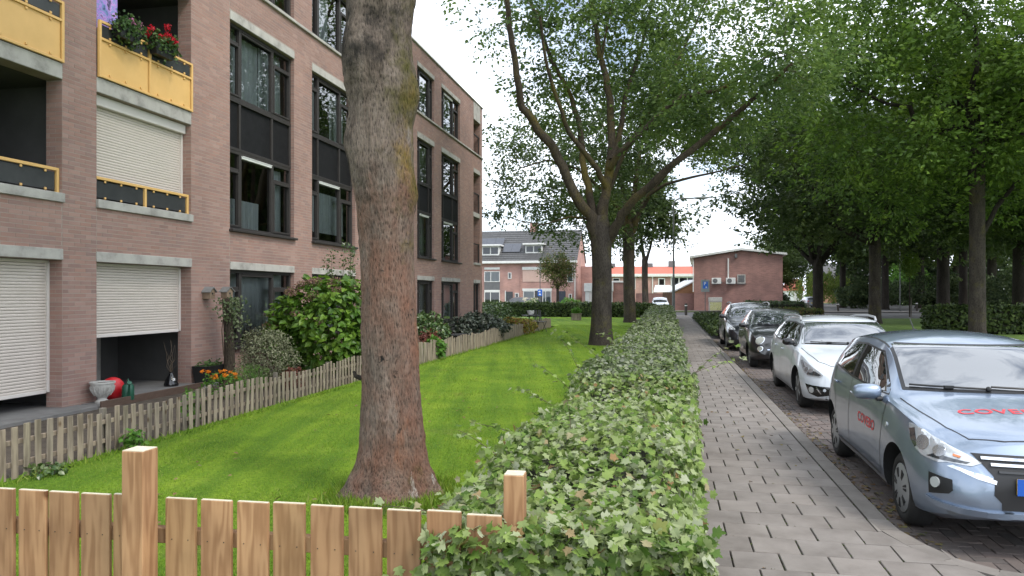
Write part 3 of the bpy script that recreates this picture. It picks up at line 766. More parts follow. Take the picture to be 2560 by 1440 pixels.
# ================================================================== fences
def wood_mat(name, light, dark, grey=None, ring=9.0):
    m, nt, b = new_mat(name); n, l = nt.nodes, nt.links
    co = _coords(nt)
    mp = n.new('ShaderNodeMapping'); mp.inputs['Scale'].default_value = (1, 1, .10); l.new(co, mp.inputs['Vector'])
    no = n.new('ShaderNodeTexNoise'); no.inputs['Scale'].default_value = 9; no.inputs['Detail'].default_value = 3; l.new(mp.outputs[0], no.inputs['Vector'])
    # growth rings: distance from a wandering pith
    mu = n.new('ShaderNodeMath'); mu.operation = 'MULTIPLY'; mu.inputs[1].default_value = ring * 6; l.new(no.outputs['Fac'], mu.inputs[0])
    si = n.new('ShaderNodeMath'); si.operation = 'SINE'; l.new(mu.outputs[0], si.inputs[0])
    mr = n.new('ShaderNodeMapRange'); mr.inputs['From Min'].default_value = -1; l.new(si.outputs[0], mr.inputs['Value'])
    fine = n.new('ShaderNodeTexNoise'); fine.inputs['Scale'].default_value = 60; fine.inputs['Detail'].default_value = 5; l.new(mp.outputs[0], fine.inputs['Vector'])
    mm = n.new('ShaderNodeMath'); mm.operation = 'MULTIPLY_ADD'; mm.inputs[1].default_value = .55; l.new(mr.outputs[0], mm.inputs[0]); 
    m2 = n.new('ShaderNodeMath'); m2.operation = 'MULTIPLY'; m2.inputs[1].default_value = .45; l.new(fine.outputs['Fac'], m2.inputs[0]); l.new(m2.outputs[0], mm.inputs[2])
    mid = tuple((a + c) / 2 for a, c in zip(light, dark))
    col = _ramp(nt, [(*dark, .18), (*mid, .42), (*light, .72)], mm.outputs[0])
    blot = n.new('ShaderNodeTexNoise'); blot.inputs['Scale'].default_value = 2.4; blot.inputs['Detail'].default_value = 4; l.new(co, blot.inputs['Vector'])
    cr = _ramp(nt, [(.68, .66, .66, .3), (1.05, 1.04, 1.02, .65)], blot.outputs['Fac'])
    mx = n.new('ShaderNodeMix'); mx.data_type = 'RGBA'; mx.blend_type = 'MULTIPLY'; mx.inputs[0].default_value = 1; l.new(col, mx.inputs[6]); l.new(cr, mx.inputs[7])
    out = mx.outputs[2]
    # knots
    vo = n.new('ShaderNodeTexVoronoi'); vo.inputs['Scale'].default_value = 4.2; mp2 = n.new('ShaderNodeMapping'); mp2.inputs['Scale'].default_value = (1, 1, .7); l.new(co, mp2.inputs['Vector']); l.new(mp2.outputs[0], vo.inputs['Vector'])
    kn = _ramp(nt, [(.36, .27, .22, .05), (.75, .68, .62, .085), (1, 1, 1, .12)], vo.outputs['Distance'])
    m3 = n.new('ShaderNodeMix'); m3.data_type = 'RGBA'; m3.blend_type = 'MULTIPLY'; m3.inputs[0].default_value = 1; l.new(out, m3.inputs[6]); l.new(kn, m3.inputs[7]); out = m3.outputs[2]
    rr = _ramp(nt, [(.82, .82, .84), (1.1, 1.06, 1.04), (.95, .9, .88), (1.04, 1.06, 1.0)], _rand(nt))
    m4 = n.new('ShaderNodeMix'); m4.data_type = 'RGBA'; m4.blend_type = 'MULTIPLY'; m4.inputs[0].default_value = 1; l.new(out, m4.inputs[6]); l.new(rr, m4.inputs[7]); out = m4.outputs[2]
    l.new(out, b.inputs['Base Color']); b.inputs['Roughness'].default_value = .75; b.inputs['Specular IOR Level'].default_value = .25
    bp = n.new('ShaderNodeBump'); bp.inputs['Strength'].default_value = .25; bp.inputs['Distance'].default_value = .003; l.new(mm.outputs[0], bp.inputs['Height']); l.new(bp.outputs[0], b.inputs['Normal'])
    return m
wood_mat('new_wood', (.365, .220, .120), (.250, .137, .070), ring=7)
wood_mat('old_wood', (.30, .26, .205), (.165, .14, .11), ring=5)
pmat('cut_wood', [(.50, .44, .33), (.62, .56, .44)], 30, .8, .2, 90)
pmat('old_post', [(.11, .095, .075), (.17, .15, .12)], 8, .9, .4, 60)

# low fence of new boards across the lawn's near end
fs = lambda u: Vector((-.44 + u * math.cos(TH * .85), 3.165 - u * math.sin(TH * .85), 0))    # u to the right, along the fence
fd = (fs(1) - fs(0)).normalized(); frz = math.atan2(fd.y, fd.x)
bf = thing('board_fence', 'low fence of new orange-brown pine boards with gaps between', 'fence', fs(0), frz)
r4 = random.Random(21)
for u in (-2.37, -2.19, -2.02, -1.845, -1.68, -1.51, -1.342, -1.076, -.90, -.724, -.549, -.373, -.197, -.022, .155, .33):
    h = .755 + r4.gauss(0, .002)
    mb = MB(); mb.box((0, 0, h / 2 + .02), (.149, .020, h - .04), bevel=.0025); o = mb.build('board', M['new_wood'], bf); o.location = (u, r4.gauss(0, .001), 0); o.rotation_euler = (0, r4.gauss(0, .0015), 0)
    tp = MB(); tp.box((0, 0, h + .0012), (.144, .016, .0025)); tp.build('end_grain', M['cut_wood'], o)
    for z in (.57, .20):
        for dx in (-.04, .04):
            sc = MB(); sc.lathe([(.0025, 0), (.0025, .002)], 8, (dx, -.0102, z), Matrix.Rotation(math.pi / 2, 4, 'X')); sc.build('screw', M['dark_frame'], o)
for z in (.575, .20):
    mb = MB(); mb.box((-.95, .034, z), (2.9, .045, .07), bevel=.003); o = mb.build('rail', M['new_wood'], bf)
for u, h, pw in ((-1.235, .985, .106), (.447, .915, .086)):
    mb = MB(); mb.box((0, 0, h / 2 - .1), (pw, pw, h + .2), bevel=.004); o = mb.build('post', M['new_wood'], bf); o.location = (u, -.066 if u < 0 else .075, 0)
    tp = MB(); tp.box((0, 0, h + .001), (pw - .006, pw - .006, .003)); tp.build('end_grain', M['cut_wood'], o)

# weathered picket fence in front of the gardens
pf = thing('picket_fence', 'low weathered grey picket fence with wavy panel tops along the gardens', 'fence', S(0, 0, 0), 0)
r5 = random.Random(33)
PW, PP = .070, .128
def picket_mesh(h, w):
    mb = MB(); mb.box((0, 0, h / 2), (.013, w, h), bevel=.003); me = mb.mesh('picket'); me.materials.append(M['old_wood']); return me
PK = {}
s = 5.0; panel = 1.80; npick = 0; s_prev = None
f_end = 36.15
def fence_t(s): return -5.84 + (s - 6.5) * .006 + .05 * math.sin(s * .35)
while s < f_end and npick < 296:
    q = ((s - 5.0) % panel) / panel; idx = int((s - 5.0) / panel)
    base = .44 + .012 * math.sin(idx * 2.1)
    if s > 16: base += .05
    hh = base + (.075 * math.sin(math.pi * q) - .03 if idx % 2 == 0 else -.075 * math.sin(math.pi * q) + .05)
    hh = round(hh + r5.gauss(0, .005), 2)
    w = PW if s < 15 else PW + .035
    key = (hh, w)
    if key not in PK: PK[key] = picket_mesh(hh, w)
    o = link('picket', PK[key], None, pf); o.location = S(s, fence_t(s), 0); o.rotation_euler = (r5.gauss(0, .012), r5.gauss(0, .012), -TH + r5.gauss(0, .015)); npick += 1
    s += PP
s = 5.0
while s < f_end:
    e = min(s + panel, f_end)
    for z in (.13, .33):
        p0, p1 = S(s, fence_t(s) - .028, z), S(e, fence_t(e) - .028, z); mid = (p0 + p1) / 2; d = p1 - p0
        mb = MB(); mb.box((0, 0, 0), (.03, d.length - .004, .045), bevel=.003); o = mb.build('rail', M['old_wood'], pf); o.location = mid; o.rotation_euler = (0, 0, -math.atan2(d.x, d.y))
    mb = MB(); mb.box((0, 0, .22), (.055, .055, .50), bevel=.004); o = mb.build('post', M['old_post'], pf); o.location = S(s, fence_t(s) - .075, 0); o.rotation_euler = (0, 0, -TH)
    s += panel
for i in range(14):                              # short return at the far end
    o = link('picket', PK[list(PK)[i % 5]], None, pf); o.location = S(f_end + .02, fence_t(f_end) - .1 - i * PP, 0); o.rotation_euler = (0, 0, -TH + math.pi / 2)

# ================================================================== hedge of field maple beside the walk
leaf_mat('maple_leaf', [(.060, .115, .020, 0), (.12, .20, .035, .14), (.20, .285, .065, .28), (.245, .315, .10, .42), (.36, .385, .26, .56), (.15, .22, .055, .68), (.23, .285, .11, .8), (.31, .345, .21, .96), (.28, .16, .07, .99), (.15, .22, .05, 1)], .30, .6, spec=.2)
leaf_mat('maple_far', [(.05, .085, .022), (.10, .15, .04), (.17, .215, .08), (.24, .265, .175), (.09, .14, .042), (.17, .205, .10), (.27, .285, .225), (.08, .105, .05)], .25, .65, spec=.2)
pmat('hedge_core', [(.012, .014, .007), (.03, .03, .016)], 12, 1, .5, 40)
H_S0, H_S1 = 2.92, 52.0
hedge = thing('maple_hedge', 'long low hedge of pale mildewed maple leaves between lawn and sidewalk', 'hedge', S(H_S0, -.35, 0), 0)
def hedge_top(s, t): return .70 + .045 * math.sin(s * 1.7 + t * 2) + .03 * math.sin(s * 4.1 + 1) + (.08 * math.exp(-((s - 9.5) / 2.5) ** 2)) + (.18 * min(1, max(0, (s - 30) / 15)))
def hedge_side(s): return -.98 + .05 * math.sin(s * 1.1) + .04 * math.sin(s * 2.9), .15 + .07 * min(1, max(0, (s - 5) / 8)) + .04 * math.sin(s * .9 + 1) + .03 * math.sin(s * 3.3)
mb = MB()
sl = list(np.arange(H_S0 + .12, H_S1, .5)) + [H_S1]
rows = []
for s in sl:
    a, c = hedge_side(s); h = hedge_top(s, -.3) - .12
    rows.append([S(s, a + .13, 0), S(s, a + .15, h - .06), S(s, a + .22, h), S(s, c - .22, h), S(s, c - .15, h - .06), S(s, c - .13, 0)])
vs = [p for r in rows for p in r]
fs_ = [(i * 6 + j, (i + 1) * 6 + j, (i + 1) * 6 + j + 1, i * 6 + j + 1) for i in range(len(rows) - 1) for j in range(5)] + [(0, 1, 2, 3, 4, 5), tuple((len(rows) - 1) * 6 + j for j in range(5, -1, -1))]
mb.add(vs, fs_); mb.build('twig_shade_core', M['hedge_core'], hedge, world=True)  # solid body for the twigs, the hedge's inner shade put into its dark colour
def hedge_leaves(n, s0, s1, p, seed, zmin=.05):
    g = np.random.default_rng(seed)
    s = s0 + (s1 - s0) * g.random(n) ** p
    a, c = np.array([hedge_side(q) for q in s]).T
    top = np.array([hedge_top(q, -.3) for q in s])
    W = c - a; per = W + 2 * (top - zmin); u = g.random(n) * per
    t = np.where(u < W, a + u, np.where(u < W + (top - zmin), c, a)); z = np.where(u < W, top, np.where(u < W + (top - zmin), zmin + (u - W), zmin + (u - W - (top - zmin))))
    # round the shoulders
    nt_ = np.where(u < W, np.clip((t - (a + c) / 2) / (W / 2), -1, 1) ** 3 * .8, np.where(t > (a + c) / 2, 1, -1)); nz_ = np.where(u < W, 1, .35 + .0 * t)
    edge = np.clip((np.abs(t - (a + c) / 2) / (W / 2) - .75) / .25, 0, 1)
    z = np.where(u < W, z - .07 * edge ** 2, z)
    dep = -np.abs(g.normal(0, .095, n)) + .045 + np.where(g.random(n) < .03, .07 * g.random(n), 0)
    nl = np.sqrt(nt_ ** 2 + nz_ ** 2); nt_, nz_ = nt_ / nl, nz_ / nl
    t = t + nt_ * dep; z = np.maximum(z + nz_ * dep, .02)
    Nn = np.stack([nt_ * CT + g.normal(0, .5, n), -nt_ * ST + g.normal(0, .5, n) - .25, nz_ + g.normal(0, .3, n)], 1)
    Dv = np.stack([nt_ * CT * .6 + g.normal(0, .8, n), -nt_ * ST * .6 + g.normal(0, .8, n), g.normal(-.15, .4, n)], 1)
    return np.stack([s * ST + t * CT, s * CT - t * ST, z], 1), Dv, Nn, s
def front_leaves(n, seed):                       # the near end
    g = np.random.default_rng(seed)
    t = -1.0 + 1.18 * g.random(n); z = .05 + .68 * g.random(n) ** .8; s = H_S0 + .06 - .05 * g.random(n) + np.abs(g.normal(0, .05, n)) + .10 * ((z - .4) / .3) ** 2 * (z > .4)
    t = t - .18 * (g.random(n) < .12) * g.random(n)
    Nn = np.stack([g.normal(0, .4, n) - ST, g.normal(0, .4, n) - CT, .55 + g.normal(0, .3, n)], 1)
    Dv = np.stack([g.normal(0, .8, n), g.normal(0, .4, n), g.normal(-.5, .5, n)], 1)
    return np.stack([s * ST + t * CT, s * CT - t * ST, z], 1), Dv, Nn, s
C1, D1, N1, s1_ = hedge_leaves(16500, H_S0, 8.2, 1.15, 1)
C0, D0, N0, s0_ = front_leaves(3600, 2)
Cn, Dn, Nn_ = np.vstack([C0, C1]), np.vstack([D0, D1]), np.vstack([N0, N1])
g = np.random.default_rng(4); sz = (.034 + .032 * g.random(len(Cn)) ** 1.4)
hl = np.array(hedge.location)
# the 300 leaves that show largest are pieces of their own
vis = (Cn[:, 1] < 4.6) & (Cn[:, 2] > .46)
score = np.where(vis, sz / Cn[:, 1] * (1 + 2 * np.clip(unit(Nn_)[:, 2], -1, 1)), 0); big = np.argsort(-score)[:300]
keep = np.ones(len(Cn), bool); keep[big] = False
lm = leaves_mesh('leaf', np.zeros((1, 3)), np.array([[0, 1., 0]]), np.array([[0, 0, 1.]]), [1.0], MAPLE, M['maple_leaf'])
Du = unit(Dn[big]); Xu = unit(np.cross(Du, Nn_[big])); Nu = np.cross(Xu, Du)
for i, bi in enumerate(big):
    o = link('leaf', lm, None, hedge)
    o.matrix_local = Matrix.Translation(Cn[bi] - hl) @ Matrix((Xu[i], Du[i], Nu[i])).transposed().to_4x4() @ Matrix.Scale(sz[bi], 4)
tag(link('near_foliage', leaves_mesh('near_foliage', Cn[keep] - hl, Dn[keep], Nn_[keep], sz[keep], MAPLE, M['maple_leaf']), None, hedge), kind='stuff')
C2, D2, N2, s2_ = hedge_leaves(26000, 8.0, 22, 1.2, 5); C3, D3, N3, s3_ = hedge_leaves(20000, 21.5, 52, 1.1, 6)
Cf, Df, Nf = np.vstack([C2, C3]), np.vstack([D2, D3]), np.vstack([N2, N3]); sf = np.concatenate([.05 + .028 * g.random(len(C2)), .085 + .04 * g.random(len(C3))])
tag(link('far_foliage', leaves_mesh('far_foliage', Cf - hl, Df, Nf, sf, OVAL, M['maple_far']), None, hedge), kind='stuff')
# stray shoots standing out of the hedge
pmat('twig', [(.07, .05, .035), (.11, .08, .05)], 20, .9)
shoots = [(9.6, .30, .55, (.5, -.1, .5)), (9.2, .25, .6, (.6, .1, .35)), (7.6, -.9, .5, (-.5, 0, .5)), (6.9, -1.0, .42, (-.45, -.1, .35)), (5.3, -1.0, .4, (-.5, -.2, .3)), (3.5, -1.0, .34, (-.55, -.1, .15)), (3.1, -.4, .3, (.1, -.3, .5)), (3.9, -.1, .28, (.3, 0, .6)), (4.8, -.6, .32, (-.1, .1, .7)), (4.5, -.95, .36, (-.5, 0, .45)),
          (8.6, -.95, .6, (-.35, .1, .55)), (9.9, -.8, .65, (-.3, .1, .7)), (11, -.6, .5, (-.2, 0, .6)), (6.3, -.2, .25, (.1, 0, .8)), (14, -.9, .5, (-.4, .1, .5))]
LC, LD, LN, LS = [], [], [], []; tw = MB(); rs = random.Random(8)
for s, t, L, d in shoots:
    p = S(s, t, hedge_top(s, t) - .10); dv = Vector((d[0] * CT + d[1] * ST, -d[0] * ST + d[1] * CT, d[2])).normalized(); pth = [p]
    for i in range(7):
        dv = (dv + Vector((rs.gauss(0, .1), rs.gauss(0, .1), -.05))).normalized(); p = p + dv * L / 6; pth.append(p)
        for q in range(3 if i else 1):
            LC.append(p + Vector((rs.gauss(0, .015), rs.gauss(0, .015), rs.gauss(0, .015)))); LD.append(Vector((rs.gauss(0, 1), rs.gauss(0, 1), rs.gauss(-.2, .5)))); LN.append(Vector((rs.gauss(0, .4), rs.gauss(0, .4), 1))); LS.append(rs.uniform(.035, .055) * (1 if s < 8 else 1.3))
    tw = MB(); tw.tube(pth, [.004 - .0004 * i for i in range(8)], 5); tw.build('shoot', M['twig'], hedge, world=True)
tag(link('shoot_leaves', leaves_mesh('shoot_leaves', np.array(LC) - hl, np.array(LD), np.array(LN), LS, MAPLE, M['maple_leaf']), None, hedge), kind='stuff')
# ================================================================== trees
def bark_mat(name, cols, moss=None, red=None, scale=7.0, dark=.5):
    m, nt, b = new_mat(name); n, l = nt.nodes, nt.links
    tc = n.new('ShaderNodeTexCoord')
    mp = n.new('ShaderNodeMapping'); mp.inputs['Scale'].default_value = (1, 1, .28); l.new(tc.outputs['Object'], mp.inputs['Vector'])
    no = n.new('ShaderNodeTexNoise'); no.inputs['Scale'].default_value = scale; no.inputs['Detail'].default_value = 8; no.inputs['Roughness'].default_value = .7; l.new(mp.outputs[0], no.inputs['Vector'])
    col = _ramp(nt, [(*c, .28 + .44 * i / (len(cols) - 1)) for i, c in enumerate(cols)], no.outputs['Fac'])
    def patch(col, c, sc, lo, hi, axis=None, seed=0.0, st=(1, 1, 1)):
        mq = n.new('ShaderNodeMapping'); mq.inputs['Scale'].default_value = st; mq.inputs['Location'].default_value = (seed, seed * .7, seed * .3); l.new(tc.outputs['Object'], mq.inputs['Vector'])
        q = n.new('ShaderNodeTexNoise'); q.inputs['Scale'].default_value = sc; q.inputs['Detail'].default_value = 7; q.inputs['Roughness'].default_value = .68; l.new(mq.outputs[0], q.inputs['Vector'])
        f = q.outputs['Fac']
        if axis is not None:                      # side of the trunk that carries it: (direction, weight, height centre, height span)
            dv, wgt, zc, zr = axis
            dt = n.new('ShaderNodeVectorMath'); dt.operation = 'DOT_PRODUCT'; dt.inputs[1].default_value = dv; l.new(tc.outputs['Object'], dt.inputs[0])
            ma = n.new('ShaderNodeMath'); ma.operation = 'MULTIPLY_ADD'; ma.inputs[1].default_value = wgt; l.new(dt.outputs['Value'], ma.inputs[0]); l.new(f, ma.inputs[2]); f = ma.outputs[0]
            sx = n.new('ShaderNodeSeparateXYZ'); l.new(tc.outputs['Object'], sx.inputs[0])
            mr = n.new('ShaderNodeMath'); mr.operation = 'SUBTRACT'; mr.inputs[1].default_value = zc; l.new(sx.outputs[2], mr.inputs[0])
            ab = n.new('ShaderNodeMath'); ab.operation = 'ABSOLUTE'; l.new(mr.outputs[0], ab.inputs[0])
            m2 = n.new('ShaderNodeMapRange'); m2.inputs['From Min'].default_value = zr * .6; m2.inputs['From Max'].default_value = zr; m2.inputs['To Min'].default_value = 0; m2.inputs['To Max'].default_value = -.35; l.new(ab.outputs[0], m2.inputs['Value'])
            a3 = n.new('ShaderNodeMath'); a3.operation = 'ADD'; l.new(f, a3.inputs[0]); l.new(m2.outputs[0], a3.inputs[1]); f = a3.outputs[0]
        rp = _ramp(nt, [(0, 0, 0, lo), (1, 1, 1, hi)], f)
        mx = n.new('ShaderNodeMix'); mx.data_type = 'RGBA'; l.new(rp, mx.inputs[0]); l.new(col, mx.inputs[6]); mx.inputs[7].default_value = (*c, 1)
        return mx.outputs[2]
    for a in (red or []): col = patch(col, *a)
    for a in (moss or []): col = patch(col, *a)
    # short dark vertical flecks between rough ridges
    mf = n.new('ShaderNodeMapping'); mf.inputs['Scale'].default_value = (1, 1, .30); l.new(tc.outputs['Object'], mf.inputs['Vector'])
    vo = n.new('ShaderNodeTexVoronoi'); vo.feature = 'F1'; vo.inputs['Scale'].default_value = scale * 10; vo.inputs['Randomness'].default_value = 1; l.new(mf.outputs[0], vo.inputs['Vector'])
    fk = n.new('ShaderNodeTexNoise'); fk.inputs['Scale'].default_value = scale * 12; fk.inputs['Detail'].default_value = 6; fk.inputs['Roughness'].default_value = .75; l.new(mf.outputs[0], fk.inputs['Vector'])
    fm = n.new('ShaderNodeMath'); fm.operation = 'MULTIPLY_ADD'; fm.inputs[1].default_value = .55; l.new(vo.outputs['Distance'], fm.inputs[0]); l.new(fk.outputs['Fac'], fm.inputs[2])
    fi = _ramp(nt, [(dark * .45, dark * .45, dark * .45, .54), (.82, .82, .82, .66), (1.18, 1.17, 1.15, .92)], fm.outputs[0])
    mx = n.new('ShaderNodeMix'); mx.data_type = 'RGBA'; mx.blend_type = 'MULTIPLY'; mx.inputs[0].default_value = .85; l.new(col, mx.inputs[6]); l.new(fi, mx.inputs[7]); l.new(mx.outputs[2], b.inputs['Base Color'])
    b.inputs['Roughness'].default_value = .95; b.inputs['Specular IOR Level'].default_value = .2
    ad = n.new('ShaderNodeMath'); ad.operation = 'MULTIPLY_ADD'; ad.inputs[1].default_value = .8; l.new(no.outputs['Fac'], ad.inputs[0]); l.new(fm.outputs[0], ad.inputs[2])
    bp = n.new('ShaderNodeBump'); bp.inputs['Strength'].default_value = .9; bp.inputs['Distance'].default_value = .022; l.new(ad.outputs[0], bp.inputs['Height']); l.new(bp.outputs[0], b.inputs['Normal'])
    return m
R_ = (1, -.15, 0)
bark_mat('bark_near', [(.058, .046, .038), (.125, .098, .080), (.180, .145, .120), (.25, .215, .188)],
         red=[((.185, .090, .060), 2.4, .38, .70, ((.7, -.7, 0), .35, 1.35, 1.9), 3.0, (1, 1, .6)), ((.235, .098, .050), 3.0, .60, .78, ((1, -.3, 0), .45, 1.2, 1.3), 9.0, (1, 1, .35))],
         moss=[((.034, .029, .025), 2.6, .60, .72, None, 1.0, (1, 1, .8)), ((.036, .031, .027), 3.0, .54, .70, ((-.5, -.5, 0), .4, 3.8, .5), 21.0, (1, 1, .8)), ((.155, .105, .022), 3.4, .66, .86, (R_, .75, 2.75, 1.1), 5.0, (1, 1, .7)), ((.070, .066, .018), 2.6, .52, .74, (R_, .6, 3.2, 1.7), 15.0), ((.085, .075, .022), 4.0, .56, .75, ((0, -1, 0), .1, 0, .45), 2.0),
               ((.42, .39, .36), 7, .66, .74, ((.6, -.8, 0), .2, .25, .4), 6.0, (1, 1, .4)), ((.022, .020, .018), 9, .66, .70, ((.5, -.8, 0), .18, 1.3, 1.3), 12.0)], scale=7)
bark_mat('bark', [(.026, .021, .017), (.055, .046, .038), (.085, .072, .06)], moss=[((.085, .075, .022), 1.2, .52, .7, None, 4.0)], scale=4)
bark_mat('bark_limb', [(.030, .024, .018), (.060, .048, .035), (.085, .070, .050)], moss=[((.10, .080, .022), 1.0, .48, .66, None, 2.0)], scale=4)
bark_mat('bark_dark', [(.018, .015, .012), (.034, .029, .024), (.05, .043, .036)], scale=3)
leaf_mat('leaf_oak', [(.072, .128, .032), (.090, .155, .036), (.115, .185, .042), (.138, .208, .048), (.082, .142, .034), (.10, .168, .040)], .5, .5, clump=.8)
leaf_mat('leaf_dark', [(.046, .078, .022), (.058, .094, .026), (.072, .114, .030), (.062, .100, .027), (.085, .125, .034)], .42, .5, clump=.45)
leaf_mat('leaf_mid', [(.085, .160, .024), (.105, .188, .028), (.130, .215, .034), (.095, .170, .027), (.150, .232, .040)], .48, .5, clump=.6)

def arc(p0, p1, n, bow, rng, wig=.12):
    p0, p1 = Vector(p0), Vector(p1); L = (p1 - p0).length; out = []
    for i in range(n + 1):
        t = i / n; w = math.sin(math.pi * t)
        out.append(p0.lerp(p1, t) + Vector(bow) * w * L + Vector((rng.gauss(0, wig), rng.gauss(0, wig), rng.gauss(0, wig))) * w * L * .25)
    return out
def make_tree(name, label, base, trunk, limbs, clusters, leaf, nleaf, lsize, sig, bark, barkl, group=None, seed=1, sides=9, tmpl=DIAMOND, twig_r=.022, cat='tree', roots=0.0):
    """trunk and limbs are lists of (point, radius); twigs reach from the limbs to the leaf clusters"""
    root = thing(name, label, cat, base, 0, group)
    b0 = Vector(base); rng = random.Random(seed); g = np.random.default_rng(seed)
    mb = MB(); pth = [Vector(p) - b0 for p, r in trunk]; mb.tube(pth, [r for p, r in trunk], max(sides, 14))
    mb.build('trunk', bark, root, smooth=80)
    nodes = []; nrad = []
    for lim in limbs:
        mb = MB(); pp = [Vector(p) - b0 for p, r in lim]
        # densify
        P2, R2 = [], []
        for i in range(len(pp) - 1):
            for j in range(3):
                q = pp[i].lerp(pp[i + 1], j / 3); rr = lim[i][1] + (lim[i + 1][1] - lim[i][1]) * j / 3
                if j or i: q = q + Vector((rng.gauss(0, 1), rng.gauss(0, 1), rng.gauss(0, .6))) * rr * .18
                P2.append(q); R2.append(rr)
        P2.append(pp[-1]); R2.append(lim[-1][1])
        mb.tube(P2, R2, sides); mb.build('limb', barkl, root, smooth=80)
        k0 = len(P2) // 4
        nodes += P2[k0:]; nrad += R2[k0:]
    Cc = np.array(clusters) - np.array(b0)
    nd = np.array([tuple(q) for q in nodes]); nr = np.array(nrad)
    dmin = np.array([np.min(np.sum((nd - c) ** 2, 1)) for c in Cc]); order = np.argsort(dmin)
    tw = MB()
    for i in order:
        c = Cc[i]; dd = np.sum((nd - c) ** 2, 1) + np.where(nd[:, 2] > c[2] + .4, 4.0, 0); j = int(np.argmin(dd)); p0 = Vector(nd[j]); p1 = Vector(c); L = (p1 - p0).length
        if L < .05: continue
        r0 = min(nr[j] * .55, twig_r * (.5 + .35 * L)); k = 4 if L > 1 else 3
        pa = arc(p0, p1, k, (0, 0, .10), rng, .22); rr = [r0 + (.006 - r0) * (q / k) for q in range(k + 1)]
        tw.tube(pa, [max(.005, q) for q in rr], 4 if r0 < .03 else 5, cap=False)
        nd = np.vstack([nd, np.array([tuple(q) for q in pa[1:]])]); nr = np.concatenate([nr, np.array(rr[1:])])
    tag(tw.build('twigs', barkl, root), kind='stuff')
    per = max(1, nleaf // len(Cc))
    C = np.repeat(Cc, per, 0); n = len(C)
    sc = np.repeat(g.uniform(.55, 1.35, len(Cc)), per)[:, None]
    off = g.normal(0, 1, (n, 3)) * np.array(sig) * sc
    # leaves hang in small sprays inside the clump
    spray = g.normal(0, 1, (n, 3)); grp = (np.arange(n) // 7); so = g.normal(0, 1, (grp.max() + 1, 3)) * np.array(sig)
    off = np.where(g.random(n)[:, None] < .8, so[grp] * sc + spray * .10, off)
    C = C + off
    D = off * np.array([.8, .8, .3]) + g.normal(0, .5, (n, 3)) * np.array(sig).mean() + np.array([0, 0, -.25 * np.array(sig).mean()]); N = np.stack([g.normal(0, .55, n), g.normal(0, .55, n), np.abs(g.normal(.8, .4, n))], 1)
    cr = link('crown', leaves_mesh('crown', C, D, N, lsize * g.uniform(.65, 1.3, n), tmpl, leaf), None, root)
    return root
def ell_clusters(rng, n, c, r, shell=.35, zmin=None, cut=None):
    out = []
    while len(out) < n:
        v = Vector((rng.gauss(0, 1), rng.gauss(0, 1), rng.gauss(0, 1))).normalized(); q = (shell + (1 - shell) * rng.random() ** .5) if rng.random() < .8 else rng.random()
        p = Vector(c) + Vector((v.x * r[0], v.y * r[1], v.z * r[2])) * q
        if zmin is not None and p.z < zmin: continue
        if cut and cut(p): continue
        out.append(tuple(p))
    return out
def radial_limbs(rng, fork, c, r, n, r0, up=.25):
    L = []
    for i in range(n):
        az = 2.4 * i + rng.uniform(-.4, .4); el = rng.uniform(-.05, 1.1)
        e = Vector(c) + Vector((math.cos(az) * math.cos(el) * r[0], math.sin(az) * math.cos(el) * r[1], math.sin(el) * r[2])) * rng.uniform(.65, .85)
        st_ = Vector(fork) + Vector((0, 0, rng.uniform(-.3, 1.2)))
        pth = arc(st_, e, 6, (0, 0, up * rng.uniform(-.4, .5)), rng, .25)
        L.append([(p, r0 * (1 - .82 * k / 6)) for k, p in enumerate(pth)])
    return L

# ---- near trunk: lumpy, flared, with its crown out of the picture overhead
tb = G(983, 1238)
T1Y = tb.y
prof = [  # picture height, left and right edge of the trunk
    (1262, 852, 1108), (1235, 868, 1092), (1200, 880, 1080), (1150, 890, 1070), (1100, 897, 1062), (1050, 901, 1056), (1000, 904, 1051), (950, 905, 1048), (900, 905, 1046), (850, 904, 1044), (800, 904, 1041), (750, 904, 1039), (700, 903, 1036), (650, 902, 1034),
    (600, 899, 1033), (550, 895, 1033), (520, 892, 1035), (480, 886, 1038), (450, 880, 1037), (420, 876, 1034), (390, 877, 1032), (350, 878, 1030), (310, 879, 1029), (270, 877, 1030), (235, 872, 1034), (205, 866, 1036), (180, 864, 1034), (150, 864, 1028), (110, 868, 1026), (70, 872, 1026), (30, 870, 1032), (0, 868, 1036), (-60, 862, 1044), (-140, 850, 1052), (-260, 850, 1060), (-420, 855, 1050)]
r6 = random.Random(12)
t1 = thing('near_tree', 'thick lichen and moss spotted tree trunk with reddish bark rising out of the lawn', 'tree', (tb.x, tb.y, 0), 0)
vs = []; NS = 170; rows = []
zq = []
for i in range(len(prof) - 1):
    for j in range(11):
        q = j / 11; a, c = prof[i], prof[i + 1]; q2 = q * q * (3 - 2 * q)
        rows.append((a[0] + (c[0] - a[0]) * q, a[1] + (c[1] - a[1]) * q2, a[2] + (c[2] - a[2]) * q2))
rows.append(prof[-1])
